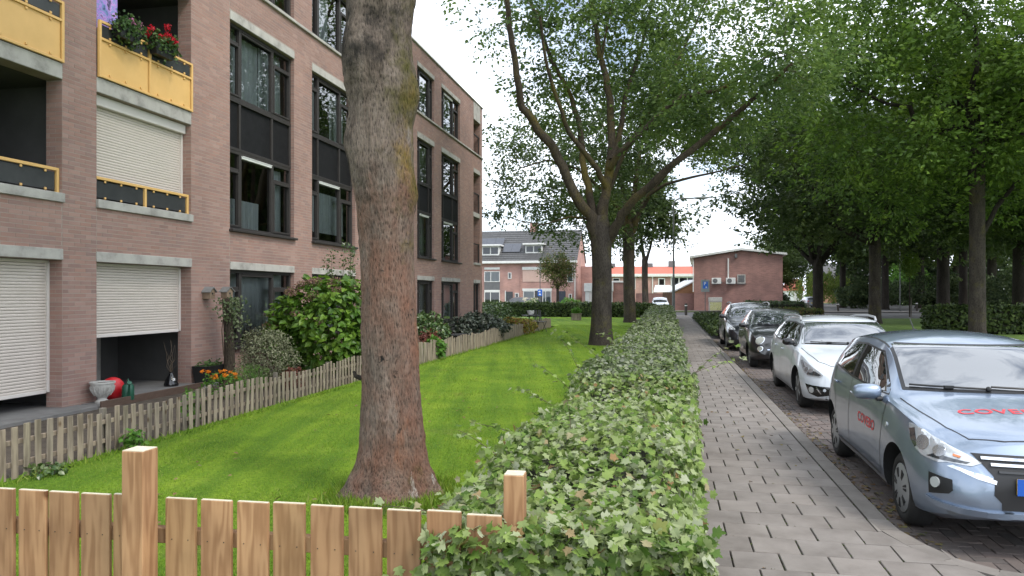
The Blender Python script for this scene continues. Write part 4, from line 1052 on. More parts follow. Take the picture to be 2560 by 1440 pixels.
for py, xl, xr in rows:
    z = CH - (py - CY) * T1Y / FPX; x0 = ((xl + xr) / 2 - CX) * T1Y / FPX - tb.x; r = (xr - xl) / 2 * T1Y / FPX
    for k in range(NS):
        w = 2 * math.pi * k / NS
        fl = max(0, .45 - z); root = 1 + fl * .7 * (.5 + .5 * math.cos(5 * w + 1.2)) * fl * 2.5
        nv = noise.noise((math.cos(w) * 1.6 + 3, math.sin(w) * 1.6, z * 1.3)) * .055 + noise.noise((math.cos(w) * 5, math.sin(w) * 5, z * 4)) * .022 + noise.noise((math.cos(w) * 14, math.sin(w) * 14, z * 7)) * .010
        if py > -80: nv += (abs(noise.noise((math.cos(w) * 17, math.sin(w) * 17, z * 5.5))) - .25) * .055 + (abs(noise.noise((math.cos(w) * 34 + 7, math.sin(w) * 34, z * 13))) - .25) * .030
        lump = 0
        for wc, zc, ww, zw, am in ((-.15, 3.30, .5, .16, .05), (3.5, 2.95, .6, .16, .05), (-2.2, 3.75, .7, .3, .06), (-.1, 2.5, .5, .15, .03), (-1.6, 3.9, .4, .15, -.05)):
            dw = (w - wc + math.pi) % (2 * math.pi) - math.pi; lump += am * math.exp(-(dw / ww) ** 2 - ((z - zc) / zw) ** 2)
        rr = r * root * (1 + nv) + lump
        vs.append((x0 + rr * math.cos(w), rr * math.sin(w) * .95, z))
nr_ = len(rows)
fs2 = [(i * NS + k, i * NS + (k + 1) % NS, (i + 1) * NS + (k + 1) % NS, (i + 1) * NS + k) for i in range(nr_ - 1) for k in range(NS)]
me = bpy.data.meshes.new('trunk'); me.from_pydata(vs, [], fs2); me.update(); me.shade_smooth()
link('trunk', me, M['bark_near'], t1)
st_ = MB(); st_.tube([(-.26, -.02, .98), (-.31, -.03, 1.0), (-.325, -.03, 1.04)], [.022, .018, .010], 7); st_.build('branch_stub', M['bark_dark'], t1, smooth=60)
rng = random.Random(77)
top = Vector((0, 0, 6.0)); lm_ = radial_limbs(rng, top, (0, .5, 9.2), (4.2, 4.2, 3.4), 8, .14)
for q in lm_:
    mb = MB(); mb.tube([p for p, r in q], [r for p, r in q], 8); mb.build('limb', M['bark_limb'], t1, smooth=80)
cl = np.array(ell_clusters(rng, 260, (0, .3, 9.8), (4.6, 4.4, 3.0), .3, 7.4)); g = np.random.default_rng(3); per = 60
C = np.repeat(cl, per, 0) + g.normal(0, .38, (260 * per, 3)); n_ = len(C)
link('crown', leaves_mesh('crown', C, g.normal(0, 1, (n_, 3)), np.stack([g.normal(0, .5, n_), g.normal(0, .5, n_), np.ones(n_)], 1), g.uniform(.10, .18, n_), DIAMOND, M['leaf_oak']), None, t1)

# ---- second tree of the row: forked limbs as in the view
TY = 24.5; b2 = G(1503, 862)
def LP(pts, r0, r1, dys, Y=TY):
    k = len(pts); out = []
    for i, (x, y) in enumerate(pts):
        t = i / (k - 1); out.append((P(x, y, Y + dys * t * (1 + .3 * t)), r0 + (r1 - r0) * t ** .8))
    return out
trunk2 = [(Vector((b2.x, b2.y, -.1)), .46), (P(1503, 850, TY), .41), (P(1503, 820, TY), .355), (P(1504, 780, TY), .335), (P(1505, 700, TY), .325), (P(1504, 640, TY), .33), (P(1503, 600, TY), .36), (P(1502, 570, TY), .34), (P(1502, 540, TY), .22)]
limbs2 = [LP([(1496, 600), (1478, 545), (1440, 490), (1408, 420), (1372, 360), (1335, 305), (1303, 268), (1298, 225), (1286, 165), (1275, 85), (1268, 0), (1255, -110)], .20, .075, -1.5),
          LP([(1500, 580), (1482, 520), (1462, 440), (1455, 380), (1446, 300), (1418, 220), (1380, 150), (1345, 60), (1310, -60)], .155, .05, 1.5),
          LP([(1506, 585), (1508, 520), (1522, 430), (1532, 360), (1528, 280), (1515, 190), (1500, 140), (1485, 40), (1470, -90)], .19, .07, .5),
          LP([(1522, 600), (1545, 550), (1575, 510), (1622, 464), (1697, 400), (1792, 323), (1858, 270), (1920, 215), (1980, 160)], .18, .05, -3),
          LP([(1525, 420), (1546, 383), (1598, 336), (1654, 280), (1706, 241), (1792, 228), (1857, 190), (1930, 130)], .115, .04, -2),
          LP([(1515, 470), (1495, 425), (1460, 379), (1420, 330), (1404, 280), (1380, 215), (1362, 142), (1350, 40)], .11, .04, -2),
          LP([(1490, 560), (1460, 545), (1426, 542), (1390, 552), (1357, 562), (1300, 552), (1262, 540)], .05, .012, .5),
          LP([(1530, 400), (1552, 330), (1560, 250), (1590, 160), (1620, 60), (1640, -60)], .11, .04, 2.5),
          LP([(1503, 150), (1495, 100), (1480, 40), (1465, -40)], .05, .02, 0), LP([(1503, 150), (1515, 80), (1530, 10), (1545, -60)], .05, .02, -.5),
          LP([(1512, 545), (1520, 480), (1560, 380), (1610, 300), (1680, 180), (1740, 60), (1790, -60)], .10, .03, 4)]
r7 = random.Random(101)
cl2 = []
for lim in limbs2[:6] + limbs2[7:]:
    k = len(lim)
    for i in range(k // 3 + 1, k):
        for j in range(7): cl2.append(tuple(lim[i][0] + Vector((r7.gauss(0, .9), r7.gauss(0, 1.2), r7.gauss(0, .6)))))
def vis_gap(p):                                   # open sky between the left limb and the roof edge
    x = CX + FPX * p.x / p.y; y = CY - FPX * (p.z - CH) / p.y
    return (x < 1070) or (x < 1195 and y > 115) or (x < 1295 and y > 195) or (y > 440) or (x < 1540 and r7.random() < .5) or (y > 335 and x < 1720) or (x > 1640 and y > 400) or (x < 1620 and p.y < 24.6 and y > 60) or (p.y < 23.2 and r7.random() < .5)
cl2 = [c for c in cl2 if not vis_gap(Vector(c))]
cl2 += ell_clusters(r7, 190, (4.4, 24.5, 10.4), (7.4, 6.5, 6.4), .3, 4.6, vis_gap)
t2 = make_tree('lawn_tree', 'large spreading tree with open forked limbs at the lawn edge by the hedge', (b2.x, b2.y, 0), trunk2, limbs2, cl2, M['leaf_oak'], 43000, .155, (.42, .42, .32), M['bark'], M['bark_limb'], 'row of trees along the lawn', 5)
# ---- third and fourth tree of the row
b3 = G(1575, 806); Y3 = b3.y
tr3 = [(Vector((b3.x, b3.y, -.1)), .45), (P(1575, 795, Y3), .37), (P(1573, 740, Y3), .345), (P(1572, 660, Y3), .34), (P(1572, 600, Y3), .36), (P(1575, 560, Y3), .28)]
r8 = random.Random(55)
lb3 = [LP([(1578, 590), (1600, 530), (1625, 486), (1663, 461), (1732, 443), (1800, 428), (1857, 413)], .17, .03, -2, Y3), LP([(1565, 585), (1552, 530), (1500, 470), (1440, 420), (1370, 400), (1300, 420)], .15, .03, -2, Y3),
       LP([(1572, 570), (1585, 480), (1600, 380), (1620, 280), (1630, 180)], .2, .05, 1, Y3), LP([(1568, 575), (1560, 480), (1540, 380), (1500, 300), (1470, 220)], .16, .04, 2, Y3), LP([(1575, 575), (1610, 500), (1680, 420), (1740, 330), (1790, 240)], .15, .03, 3, Y3)]
def gap3(p):
    x = CX + FPX * p.x / p.y; y = CY - FPX * (p.z - CH) / p.y
    return (x < 1215) or (y > 625) or (x > 1600 and y > 560 - (x - 1600) * .1) or (x < 1290 and y < 300) or (x > 1640 and y > 400) or (x > 1600 and y > 440 and p.y < 50) or (x < 1480 and y < 290) or (x < 1500 and y > 560 and r8.random() < .5)
cl3 = ell_clusters(r8, 230, (6.6, 43.8, 9.6), (8.9, 7.5, 6.6), .3, 4.3, gap3)
t3 = make_tree('lawn_tree', 'broad tree standing between the forked lawn tree and the lamp post', (b3.x, b3.y, 0), tr3, lb3, cl3, M['leaf_dark'], 38000, .21, (.62, .62, .42), M['bark'], M['bark_limb'], 'row of trees along the lawn', 6)
b4 = G(1614, 778); Y4 = b4.y
tr4 = [(Vector((b4.x, b4.y, -.1)), .42), (P(1614, 770, Y4), .33), (P(1612, 700, Y4), .30), (P(1612, 650, Y4), .30), (P(1613, 640, Y4), .22)]
lb4 = [LP([(1612, 655), (1604, 610), (1600, 560), (1598, 500), (1590, 450)], .2, .05, 0, Y4), LP([(1615, 655), (1625, 620), (1634, 575), (1650, 530), (1680, 500)], .16, .04, 0, Y4), LP([(1634, 580), (1660, 560), (1700, 566), (1730, 585)], .06, .02, 0, Y4)]
def gap4(p):
    x = CX + FPX * p.x / p.y; y = CY - FPX * (p.z - CH) / p.y
    return (y > 605) or (x > 1640 and y > 540 and r8.random() < .6) or x > 1800 or (x > 1665 and y < 520)
cl4 = ell_clusters(r8, 150, (13.2, 72.5, 10.6), (5.6, 5, 4.8), .3, 6.0, gap4)
t4 = make_tree('lawn_tree', 'slim double stemmed tree near the far hedge and brick garden wall', (b4.x, b4.y, 0), tr4, lb4, cl4, M['leaf_dark'], 16000, .34, (.7, .7, .5), M['bark'], M['bark'], 'row of trees along the lawn', 7)

# ---- trees across the road
def park_tree(name, label, px, py, Y, rt, fork_z, cc, rr, seed, leaf, nl, ls, ncl, zmin, nlimb=8, extra=None, group='park trees across the road', sig=.75, lean=0.0, cut=None, bark=None):
    b = P(px, py, Y); b.z = 0; rg_ = random.Random(seed)
    fk = Vector((b.x + lean, b.y, fork_z))
    tr = [(Vector((b.x, b.y, -.15)), rt * 1.35), (Vector((b.x, b.y, .25)), rt * 1.05), (Vector((b.x + lean * .3, b.y, fork_z * .4)), rt * .96), (Vector((b.x + lean * .7, b.y, fork_z * .8)), rt * .92), (fk, rt * .95), (fk + Vector((0, 0, .8)), rt * .6)]
    c = Vector((b.x + cc[0], b.y + cc[1], cc[2]))
    lb = radial_limbs(rg_, fk, c, rr, nlimb, rt * .5) + [[(Vector((p[0], p[1], p[2])), r) for p, r in q] for q in (extra or [])]
    cl = ell_clusters(rg_, ncl, c, rr, .3, zmin, cut)
    return make_tree(name, label, (b.x, b.y, 0), tr, lb, cl, leaf, nl, ls, (sig, sig, sig * .65), bark or M['bark_dark'], M['bark_dark'], group, seed)
def keepwin(p):                                    # the view past the trunks to the crossing stays open below the crowns
    x = CX + FPX * p.x / p.y; y = CY - FPX * (p.z - CH) / p.y
    return (y > 600 and x < 2560) or (x < 1800) or (x < 1870 and y > 520 and r8.random() < .6)
Y_ = 29.6
R1 = park_tree('park_tree', 'tall park tree with straight grey trunk in front of the long clipped hedge', 2443, 838, Y_, .30, 7.2, (.6, .2, 10.6), (8.6, 7.0, 6.6), 31, M['leaf_mid'], 78000, .21, 400, 4.8, 9,
               [LP([(2440, 440), (2420, 380), (2400, 345), (2354, 322), (2300, 330)], .14, .03, 0, Y_), LP([(2436, 470), (2440, 300), (2438, 180), (2440, 60)], .2, .08, .5, Y_), LP([(2448, 600), (2490, 520), (2540, 455), (2600, 400)], .12, .05, 0, Y_)], cut=keepwin, bark=M['bark'])
R2 = park_tree('park_tree', 'park tree with pale brown trunk on the grass behind the white estate car', 2187, 806, 43.6, .34, 4.6, (-.4, 0, 9.8), (7.6, 6.6, 6.6), 32, M['leaf_dark'], 46000, .25, 300, 4.6, 9, cut=keepwin, bark=M['bark'])
R3 = park_tree('park_tree', 'dark forked park tree beside the road crossing near the far parked car', 2045, 789, 57.5, .40, 3.6, (-.6, 0, 10.0), (7.4, 6.0, 6.6), 33, M['leaf_dark'], 42000, .30, 280, 5.0, 7,
               [LP([(2043, 680), (2072, 630), (2084, 590), (2082, 530), (2070, 470)], .2, .06, 0, 57.5), LP([(2030, 650), (2020, 600), (1990, 560), (1970, 520)], .16, .05, 0, 57.5)], cut=keepwin)
# ================================================================== cars
def pchip(pairs, x):
    xs = np.array([p[0] for p in pairs], float); ys = np.array([p[1] for p in pairs], float)
    if len(xs) == 1: return ys[0]
    h = np.diff(xs); d = np.diff(ys) / h; m = np.zeros(len(xs))
    for i in range(1, len(xs) - 1):
        if d[i - 1] * d[i] > 0:
            w1, w2 = 2 * h[i] + h[i - 1], h[i] + 2 * h[i - 1]; m[i] = (w1 + w2) / (w1 / d[i - 1] + w2 / d[i])
    m[0], m[-1] = d[0], d[-1]
    x = min(max(x, xs[0]), xs[-1]); i = min(max(int(np.searchsorted(xs, x)) - 1, 0), len(h) - 1)
    t = (x - xs[i]) / h[i]
    return ys[i] * (2 * t ** 3 - 3 * t * t + 1) + m[i] * h[i] * (t ** 3 - 2 * t * t + t) + ys[i + 1] * (3 * t * t - 2 * t ** 3) + m[i + 1] * h[i] * (t ** 3 - t * t)
def paint(name, c, metal=.0, rough=.32, flake=None):
    m, nt, b = new_mat(name)
    b.inputs['Base Color'].default_value = (*c, 1); b.inputs['Metallic'].default_value = metal; b.inputs['Roughness'].default_value = rough
    b.inputs['Coat Weight'].default_value = 1; b.inputs['Coat Roughness'].default_value = .03; b.inputs['Coat IOR'].default_value = 1.55
    n, l = nt.nodes, nt.links                     # a little dust
    tc = n.new('ShaderNodeTexCoord'); no = n.new('ShaderNodeTexNoise'); no.inputs['Scale'].default_value = 3; no.inputs['Detail'].default_value = 8; l.new(tc.outputs['Object'], no.inputs['Vector'])
    l.new(_ramp(nt, [(c[0] * .9, c[1] * .9, c[2] * .9, .35), (*c, .6)], no.outputs['Fac']), b.inputs['Base Color'])
    mr = n.new('ShaderNodeMapRange'); mr.inputs['To Min'].default_value = .02; mr.inputs['To Max'].default_value = .10; l.new(no.outputs['Fac'], mr.inputs['Value']); l.new(mr.outputs[0], b.inputs['Coat Roughness'])
    return m
def gloss(name, c, rough=.1, metal=0.0, ior=1.5, coat=0.0):
    m, nt, b = new_mat(name); b.inputs['Base Color'].default_value = (*c, 1); b.inputs['Roughness'].default_value = rough; b.inputs['Metallic'].default_value = metal; b.inputs['IOR'].default_value = ior
    if coat: b.inputs['Coat Weight'].default_value = coat; b.inputs['Coat Roughness'].default_value = .01
    return m
paint('paint_silver', (.25, .31, .405), .70, .36); paint('paint_white', (.60, .64, .68), .0, .4); paint('paint_black', (.008, .008, .010), .0, .3); paint('paint_black_blue', (.008, .009, .014), .1, .3); paint('paint_grey', (.30, .32, .35), .7, .35)
gloss('car_glass', (.02, .024, .030), .012, 0, 2.6, 1.0); gloss('side_glass', (.012, .015, .015), .012, 0, 1.75, .6); gloss('lamp_glass', (.50, .52, .54), .12, .35, 1.6, 1.0); gloss('lamp_dark', (.05, .055, .06), .12, .3, 1.6, 1.0)
gloss('chrome', (.75, .77, .80), .10, 1.0); gloss('trim_black', (.012, .012, .013), .45); gloss('gloss_black', (.008, .008, .009), .12, 0, 1.5, .5); gloss('reflector', (.48, .50, .53), .25, .8); gloss('amber', (.55, .16, .03), .15, 0, 1.5, 1.0); gloss('tail_red', (.45, .01, .015), .12, 0, 1.5, 1.0)
gloss('plate_yellow', (.70, .48, .03), .4); gloss('plate_blue', (.01, .09, .42), .4); gloss('plate_white', (.7, .7, .7), .4); gloss('letter_red', (.62, .015, .03), .35); gloss('fog_lens', (.50, .52, .52), .15, .2, 1.5, 1.0); gloss('head_cream', (.25, .255, .22), .3, .0, 1.45, .3)
pmat('tyre', [(.014, .014, .014), (.026, .025, .024)], 14, .85, .3, 60)
pmat('hubcap', [(.34, .345, .35), (.40, .41, .42)], 6, .38, metal=.5); pmat('alloy_dark', [(.035, .035, .037), (.06, .06, .062)], 6, .35, metal=.6); pmat('underbody', [(.006, .006, .006), (.01, .01, .01)], 6, .9)

class Car:
    def __init__(self, name, label, loc, rz, spec, paintm, group='cars parked along the kerb'):
        self.sp = spec; self.root = thing(name, label, 'car', loc, rz, group); self.paint = M[paintm]
        K = lambda key, x: pchip(spec[key], x)
        xs = sorted(set(list(np.arange(spec['zt'][0][0], spec['zt'][-1][0], .055)) + [p[0] for p in spec['zt']]))
        rings = []
        for x in xs:
            zb, wm, zm = K('zb', x), K('wm', x), K('zm', x); zB, wB, ze, we, zt = K('zB', x), K('wB', x), K('ze', x), K('we', x), K('zt', x)
            ws, zs = wm - .02, zb + .08
            half = [(0, zb), (wm * .6, zb), (wm - .10, zb), (ws - .02, zb + .03), (ws, zs)]
            p2, p4 = (ws, zs), (wB, zB); c3 = (2 * wm - .5 * (p2[0] + p4[0]), zm)
            for t in (.17, .34, .5, .66, .82, .94): half.append(((1 - t) ** 2 * p2[0] + 2 * t * (1 - t) * c3[0] + t * t * p4[0], (1 - t) ** 2 * p2[1] + 2 * t * (1 - t) * c3[1] + t * t * p4[1]))
            # shoulder and roof rail with small radii
            d = math.hypot(we - wB, ze - zB); k = min(.035 / max(d, 1e-6), .3); k2 = min(.06 / max(d, 1e-6), .35)
            half += [(wB - .004, zB + .010)]
            half += [(wB + (we - wB) * k, zB + (ze - zB) * k + .012), (wB + (we - wB) * .5 + .012, zB + (ze - zB) * .5), (wB + (we - wB) * (1 - k2), ze - (ze - zB) * k2), (we - .008, ze)]
            for q in (.90, .75, .55, .30, 0): half.append((we * q, ze + (zt - ze) * (1 - q * q) ** .9))
            ring = half + [(-y, z) for y, z in half[-2:0:-1]]
            rings.append([(x, y, z) for y, z in ring])
        n = len(rings[0]); vs = [p for r in rings for p in r]
        fs = [(i * n + j, (i + 1) * n + j, (i + 1) * n + (j + 1) % n, i * n + (j + 1) % n) for i in range(len(rings) - 1) for j in range(n)]
        fs += [tuple(range(n)), tuple(range((len(rings) - 1) * n, len(rings) * n))[::-1]]
        self.bvh = BVHTree.FromPolygons([Vector(v) for v in vs], fs)
        bm = bmesh.new(); bv = [bm.verts.new(v) for v in vs]
        for f in fs: bm.faces.new([bv[i] for i in f])
        bmesh.ops.recalc_face_normals(bm, faces=bm.faces)
        me = bpy.data.meshes.new('body'); bm.to_mesh(me); bm.free(); me.materials.append(self.paint); me.materials.append(M['underbody'])
        ob = bpy.data.objects.new('body_tmp', me); COL.objects.link(ob)
        cutters = []
        for ax in (spec['xf'], spec['xr']):
            for sg in (1, -1):
                c = MB(); prof = [(spec['arch'], 0), (spec['arch'] + .006, .34)]; c.lathe(prof, 40, (ax, sg * (spec['half'] - .27), spec['ra']), Matrix.Rotation(-sg * math.pi / 2, 4, 'X'))
                cm = c.mesh('cut'); cm.materials.append(self.paint); cm.materials.append(M['underbody'])
                bmc = bmesh.new(); bmc.from_mesh(cm); bmesh.ops.recalc_face_normals(bmc, faces=bmc.faces)
                for f in bmc.faces: f.material_index = 1
                bmc.to_mesh(cm); bmc.free()
                co = bpy.data.objects.new('cut', cm); COL.objects.link(co); cutters.append(co)
                md = ob.modifiers.new('cut', 'BOOLEAN'); md.operation = 'DIFFERENCE'; md.object = co; md.solver = 'EXACT'
                try: md.material_mode = 'INDEX'
                except Exception: pass
        dg = bpy.context.evaluated_depsgraph_get(); me2 = bpy.data.meshes.new_from_object(ob.evaluated_get(dg))
        for o in cutters + [ob]: bpy.data.objects.remove(o)
        me2.shade_smooth(); me2.set_sharp_from_angle(angle=math.radians(32)); me2.name = 'body'
        self.body = link('body', me2, None, self.root)
    def decal(self, name, mat, poly, U, V, D, o=(0, 0, 0), cell=.06, off=.004, skirt=.02, parent=None, smooth=50):
        """a panel cut to a 2D outline in the plane (U, V) and laid on the body along D"""
        U, V, D, o = Vector(U).normalized(), Vector(V).normalized(), Vector(D).normalized(), Vector(o)
        bm = bmesh.new(); vv = [bm.verts.new((p[0], p[1], 0)) for p in poly]; bm.faces.new(vv)
        for ax, idx in (((1, 0, 0), 0), ((0, 1, 0), 1)):
            lo, hi = min(p[idx] for p in poly), max(p[idx] for p in poly)
            q = math.floor(lo / cell) * cell + cell
            while q < hi - 1e-5:
                co = [0, 0, 0]; co[idx] = q
                bmesh.ops.bisect_plane(bm, geom=bm.verts[:] + bm.edges[:] + bm.faces[:], plane_co=co, plane_no=ax); q += cell
        bmesh.ops.triangulate(bm, faces=[f for f in bm.faces if len(f.verts) > 4])
        return self._lay(bm, name, mat, U, V, D, o, off, skirt, parent, smooth)
    def _lay(self, bm, name, mat, U, V, D, o, off, skirt, parent, smooth):
        for v in bm.verts:
            st = o + U * v.co.x + V * v.co.y - D * 6
            hit, nrm, _, _ = self.bvh.ray_cast(st, D, 20)
            if hit is None: hit, nrm, _, _ = self.bvh.find_nearest(st + D * 4.5)
            if nrm.dot(D) > 0: nrm = -nrm
            v.co = hit + nrm * off * .4 - D * off * .6
        if skirt:
            be = [e for e in bm.edges if e.is_boundary]
            r = bmesh.ops.extrude_edge_only(bm, edges=be)
            for g in r['geom']:
                if isinstance(g, bmesh.types.BMVert): g.co += D * skirt
        bmesh.ops.recalc_face_normals(bm, faces=bm.faces)
        me = bpy.data.meshes.new(name); bm.to_mesh(me); bm.free()
        me.shade_smooth(); me.set_sharp_from_angle(angle=math.radians(smooth))
        return link(name, me, mat, parent or self.root)
    def side(self, name, mat, poly, sg, **k): return self.decal(name, mat, poly, (1, 0, 0), (0, 0, 1), (0, -sg, 0), (0, 0, 0), **k)
    def front(self, name, mat, poly, **k): return self.decal(name, mat, poly, (0, 1, 0), (0, 0, 1), (-1, 0, 0), **k)
    def rear(self, name, mat, poly, **k): return self.decal(name, mat, poly, (0, 1, 0), (0, 0, 1), (1, 0, 0), **k)
    def corner(self, name, mat, poly, sg, **k):      # u runs from the outer rear to the inner front
        q = math.sqrt(.5); return self.decal(name, mat, poly, (q, -sg * q, 0), (0, 0, 1), (-q, -sg * q, 0), **k)
    def top(self, name, mat, poly, **k): return self.decal(name, mat, poly, (1, 0, 0), (0, 1, 0), (0, 0, -1), **k)
    def line(self, pts, w, how, sg=1, name='panel_gap', mat='trim_black', off=.0025):
        P2 = [Vector(p) for p in pts]; L, R = [], []
        for i, p in enumerate(P2):
            d = (P2[min(i + 1, len(P2) - 1)] - P2[max(i - 1, 0)]).normalized(); nn = Vector((-d.y, d.x)) * w / 2; L.append(p + nn); R.append(p - nn)
        for i in range(len(P2) - 1): pass
        poly = [tuple(p) for p in L] + [tuple(p) for p in R[::-1]]
        kw = dict(cell=.08, off=off, skirt=0)
        return {'side': lambda: self.side(name, M[mat], poly, sg, **kw), 'top': lambda: self.top(name, M[mat], poly, **kw), 'front': lambda: self.front(name, M[mat], poly, **kw), 'rear': lambda: self.rear(name, M[mat], poly, **kw)}[how]()
    def wheels(self, kind, tr=.285, rim=.19, tw=.18):
        sp = self.sp
        for ax in (sp['xf'], sp['xr']):
            for sg in (1, -1):
                yo = sg * (sp['half'] - .045)
                w = MB(); Rm = Matrix.Rotation(-sg * math.pi / 2, 4, 'X')
                w.lathe([(rim * .96, -tw), (tr - .04, -tw - .005), (tr - .008, -tw + .02), (tr, -tw + .05), (tr, -.05), (tr - .008, -.02), (tr - .035, .002), (rim + .015, .004), (rim, -.008), (rim * .95, -.03)], 40, (ax, yo, tr), Rm, cap=False)
                wh = w.build('wheel', M['tyre'], self.root, smooth=45)
                h = MB(); h.lathe([(rim * .98, -.03), (rim * .98, .0), (rim * .90, .006), (rim * .55, .012 if kind != 'alloy' else -.02), (.05, .012 if kind != 'alloy' else -.025), (.001, .014 if kind != 'alloy' else -.025)], 32, (ax, yo, tr), Rm, cap=False)
                h.build('rim', M['hubcap' if kind != 'dark' else 'alloy_dark'], wh, smooth=30)
                nsp = {'cap': 7, 'alloy': 7, 'dark': 5}[kind]
                for k in range(nsp):
                    a = 2 * math.pi * k / nsp + .2
                    sl = MB(); dark = kind != 'dark'
                    for off_ in ((-.11, .11) if kind == 'cap' else (0,)):
                        aa = a + off_; r0, r1, wd = ((rim * .42, rim * .80, .008) if kind == 'cap' else (.045, rim * .93, .022))
                        if kind == 'alloy': r0, r1, wd = rim * .30, rim * .88, .020
                        if kind == 'dark': aa += math.pi / nsp
                        pl = [(r0, -wd * .7), (r1, -wd * 1.3), (r1, wd * 1.3), (r0, wd * .7)]
                        pts = [Vector((x * math.cos(aa) - y * math.sin(aa), x * math.sin(aa) + y * math.cos(aa), .0105)) for x, y in pl]
                        pts = [Rm.to_3x3() @ p + Vector((ax, yo, tr)) for p in pts]; sl.prism(pts, Vector((0, sg * .004, 0)))
                    sl.build('slot' if dark else 'spoke', M['trim_black'] if dark else M['hubcap'], wh)
    def mirrors(self, x, z, mat, s=1.0):
        yb = self.bvh.ray_cast(Vector((x, -4, z)), Vector((0, 1, 0)), 10)[0].y
        for sg in (1, -1):
            y0 = abs(yb)
            m = MB(); m.ball((x + .005, sg * (y0 + .115), z + .055), (.06 * s, .115 * s, .068 * s), None, 16, 10)
            for i, v in enumerate(m.v):           # flat glass side, boxier shell
                vx, vy, vz = v; dx = vx - (x + .005)
                cy, cz = sg * (y0 + .115), z + .055; ay, az = .115 * s, .068 * s
                uy, uz = (vy - cy) / ay, (vz - cz) / az; rr = max(1e-6, math.hypot(uy, uz)); k = min(1.22, rr / max(1e-6, max(abs(uy), abs(uz))) ** .75) if rr > .3 else 1.0
                kk = (rr ** 1.0) / (abs(uy) ** 3.2 + abs(uz) ** 3.2) ** (1 / 3.2) if rr > 1e-4 else 1.0
                vy, vz = cy + uy * ay * kk * .92, cz + uz * az * kk * .92
                if dx < -.02: vx = x - .018
                m.v[i] = (vx, vy, vz)
            o = m.build('mirror', mat, self.root, smooth=60)
            MB().box((x + .01, sg * (y0 + .01), z - .005), (.07, .09, .035), bevel=.012).build('mirror_foot', M['trim_black'], o)
    def handle(self, x, z, mat):
        for sg in (1, -1):
            hit = self.bvh.ray_cast(Vector((x, sg * 4, z)), Vector((0, -sg, 0)), 10)[0]
            MB().box((x, hit.y + sg * .018, z), (.17, .022, .028), bevel=.009).build('door_handle', mat, self.root, smooth=60)
    def plate(self, x, z, w=.52, h=.11, mat='plate_yellow'):
        o = MB().box((x, -.03, z), (.012, w, h), bevel=.003).build('number_plate', M[mat], self.root)
        MB().box((x + .0075, -w / 2 - .007, z), (.004, .046, h + .002)).build('country_band', M['plate_blue'], o)
        return o
    def wipers(self, pts):
        for a, c in pts:
            p = []
            for i in range(7):
                t = i / 6; y, z = a[0] + (c[0] - a[0]) * t, a[1] + (c[1] - a[1]) * t
                h = self.bvh.ray_cast(Vector((4, y, z)), Vector((-1, 0, 0)), 10)[0]; p.append(h + Vector((.02, 0, .014)))
            m = MB(); m.tube(p, .009, 6); m.ball(p[0], .022, None, 8, 6); m.box(p[3], (.03, .07, .022)); m.build('wiper', M['trim_black'], self.root)
    def lettering(self, text, size, how, x, y, sg=1, mat='letter_red', spread=1.25):
        cu = bpy.data.curves.new('lettering', 'FONT'); cu.body = text; cu.size = size; cu.align_x = 'CENTER'; cu.align_y = 'CENTER'; cu.offset = size * .018; cu.space_character = 1.1
        ob = bpy.data.objects.new('lettering', cu); COL.objects.link(ob)
        dg = bpy.context.evaluated_depsgraph_get(); me = bpy.data.meshes.new_from_object(ob.evaluated_get(dg)); bpy.data.objects.remove(ob)
        bm = bmesh.new(); bm.from_mesh(me); bmesh.ops.triangulate(bm, faces=bm.faces)
        bmesh.ops.subdivide_edges(bm, edges=[e for e in bm.edges if e.calc_length() > size * .3], cuts=1)
        for v in bm.verts: v.co.x *= spread
        if how == 'top': fr = ((0, 1, 0), (-1, 0, 0), (0, 0, -1), (x, y, 0))         # read from the front
        else: fr = ((1, 0, 0), (0, 0, 1), (0, 1, 0), (x, 0, y))                       # right flank, read from outside
        return self._lay(bm, 'lettering', M[mat], Vector(fr[0]), Vector(fr[1]), Vector(fr[2]), Vector(fr[3]), .003, 0, None, 50)

def car_at(s, t, dev=0.0): return S(s, t, -.098), math.atan2(-CT, -ST) + dev
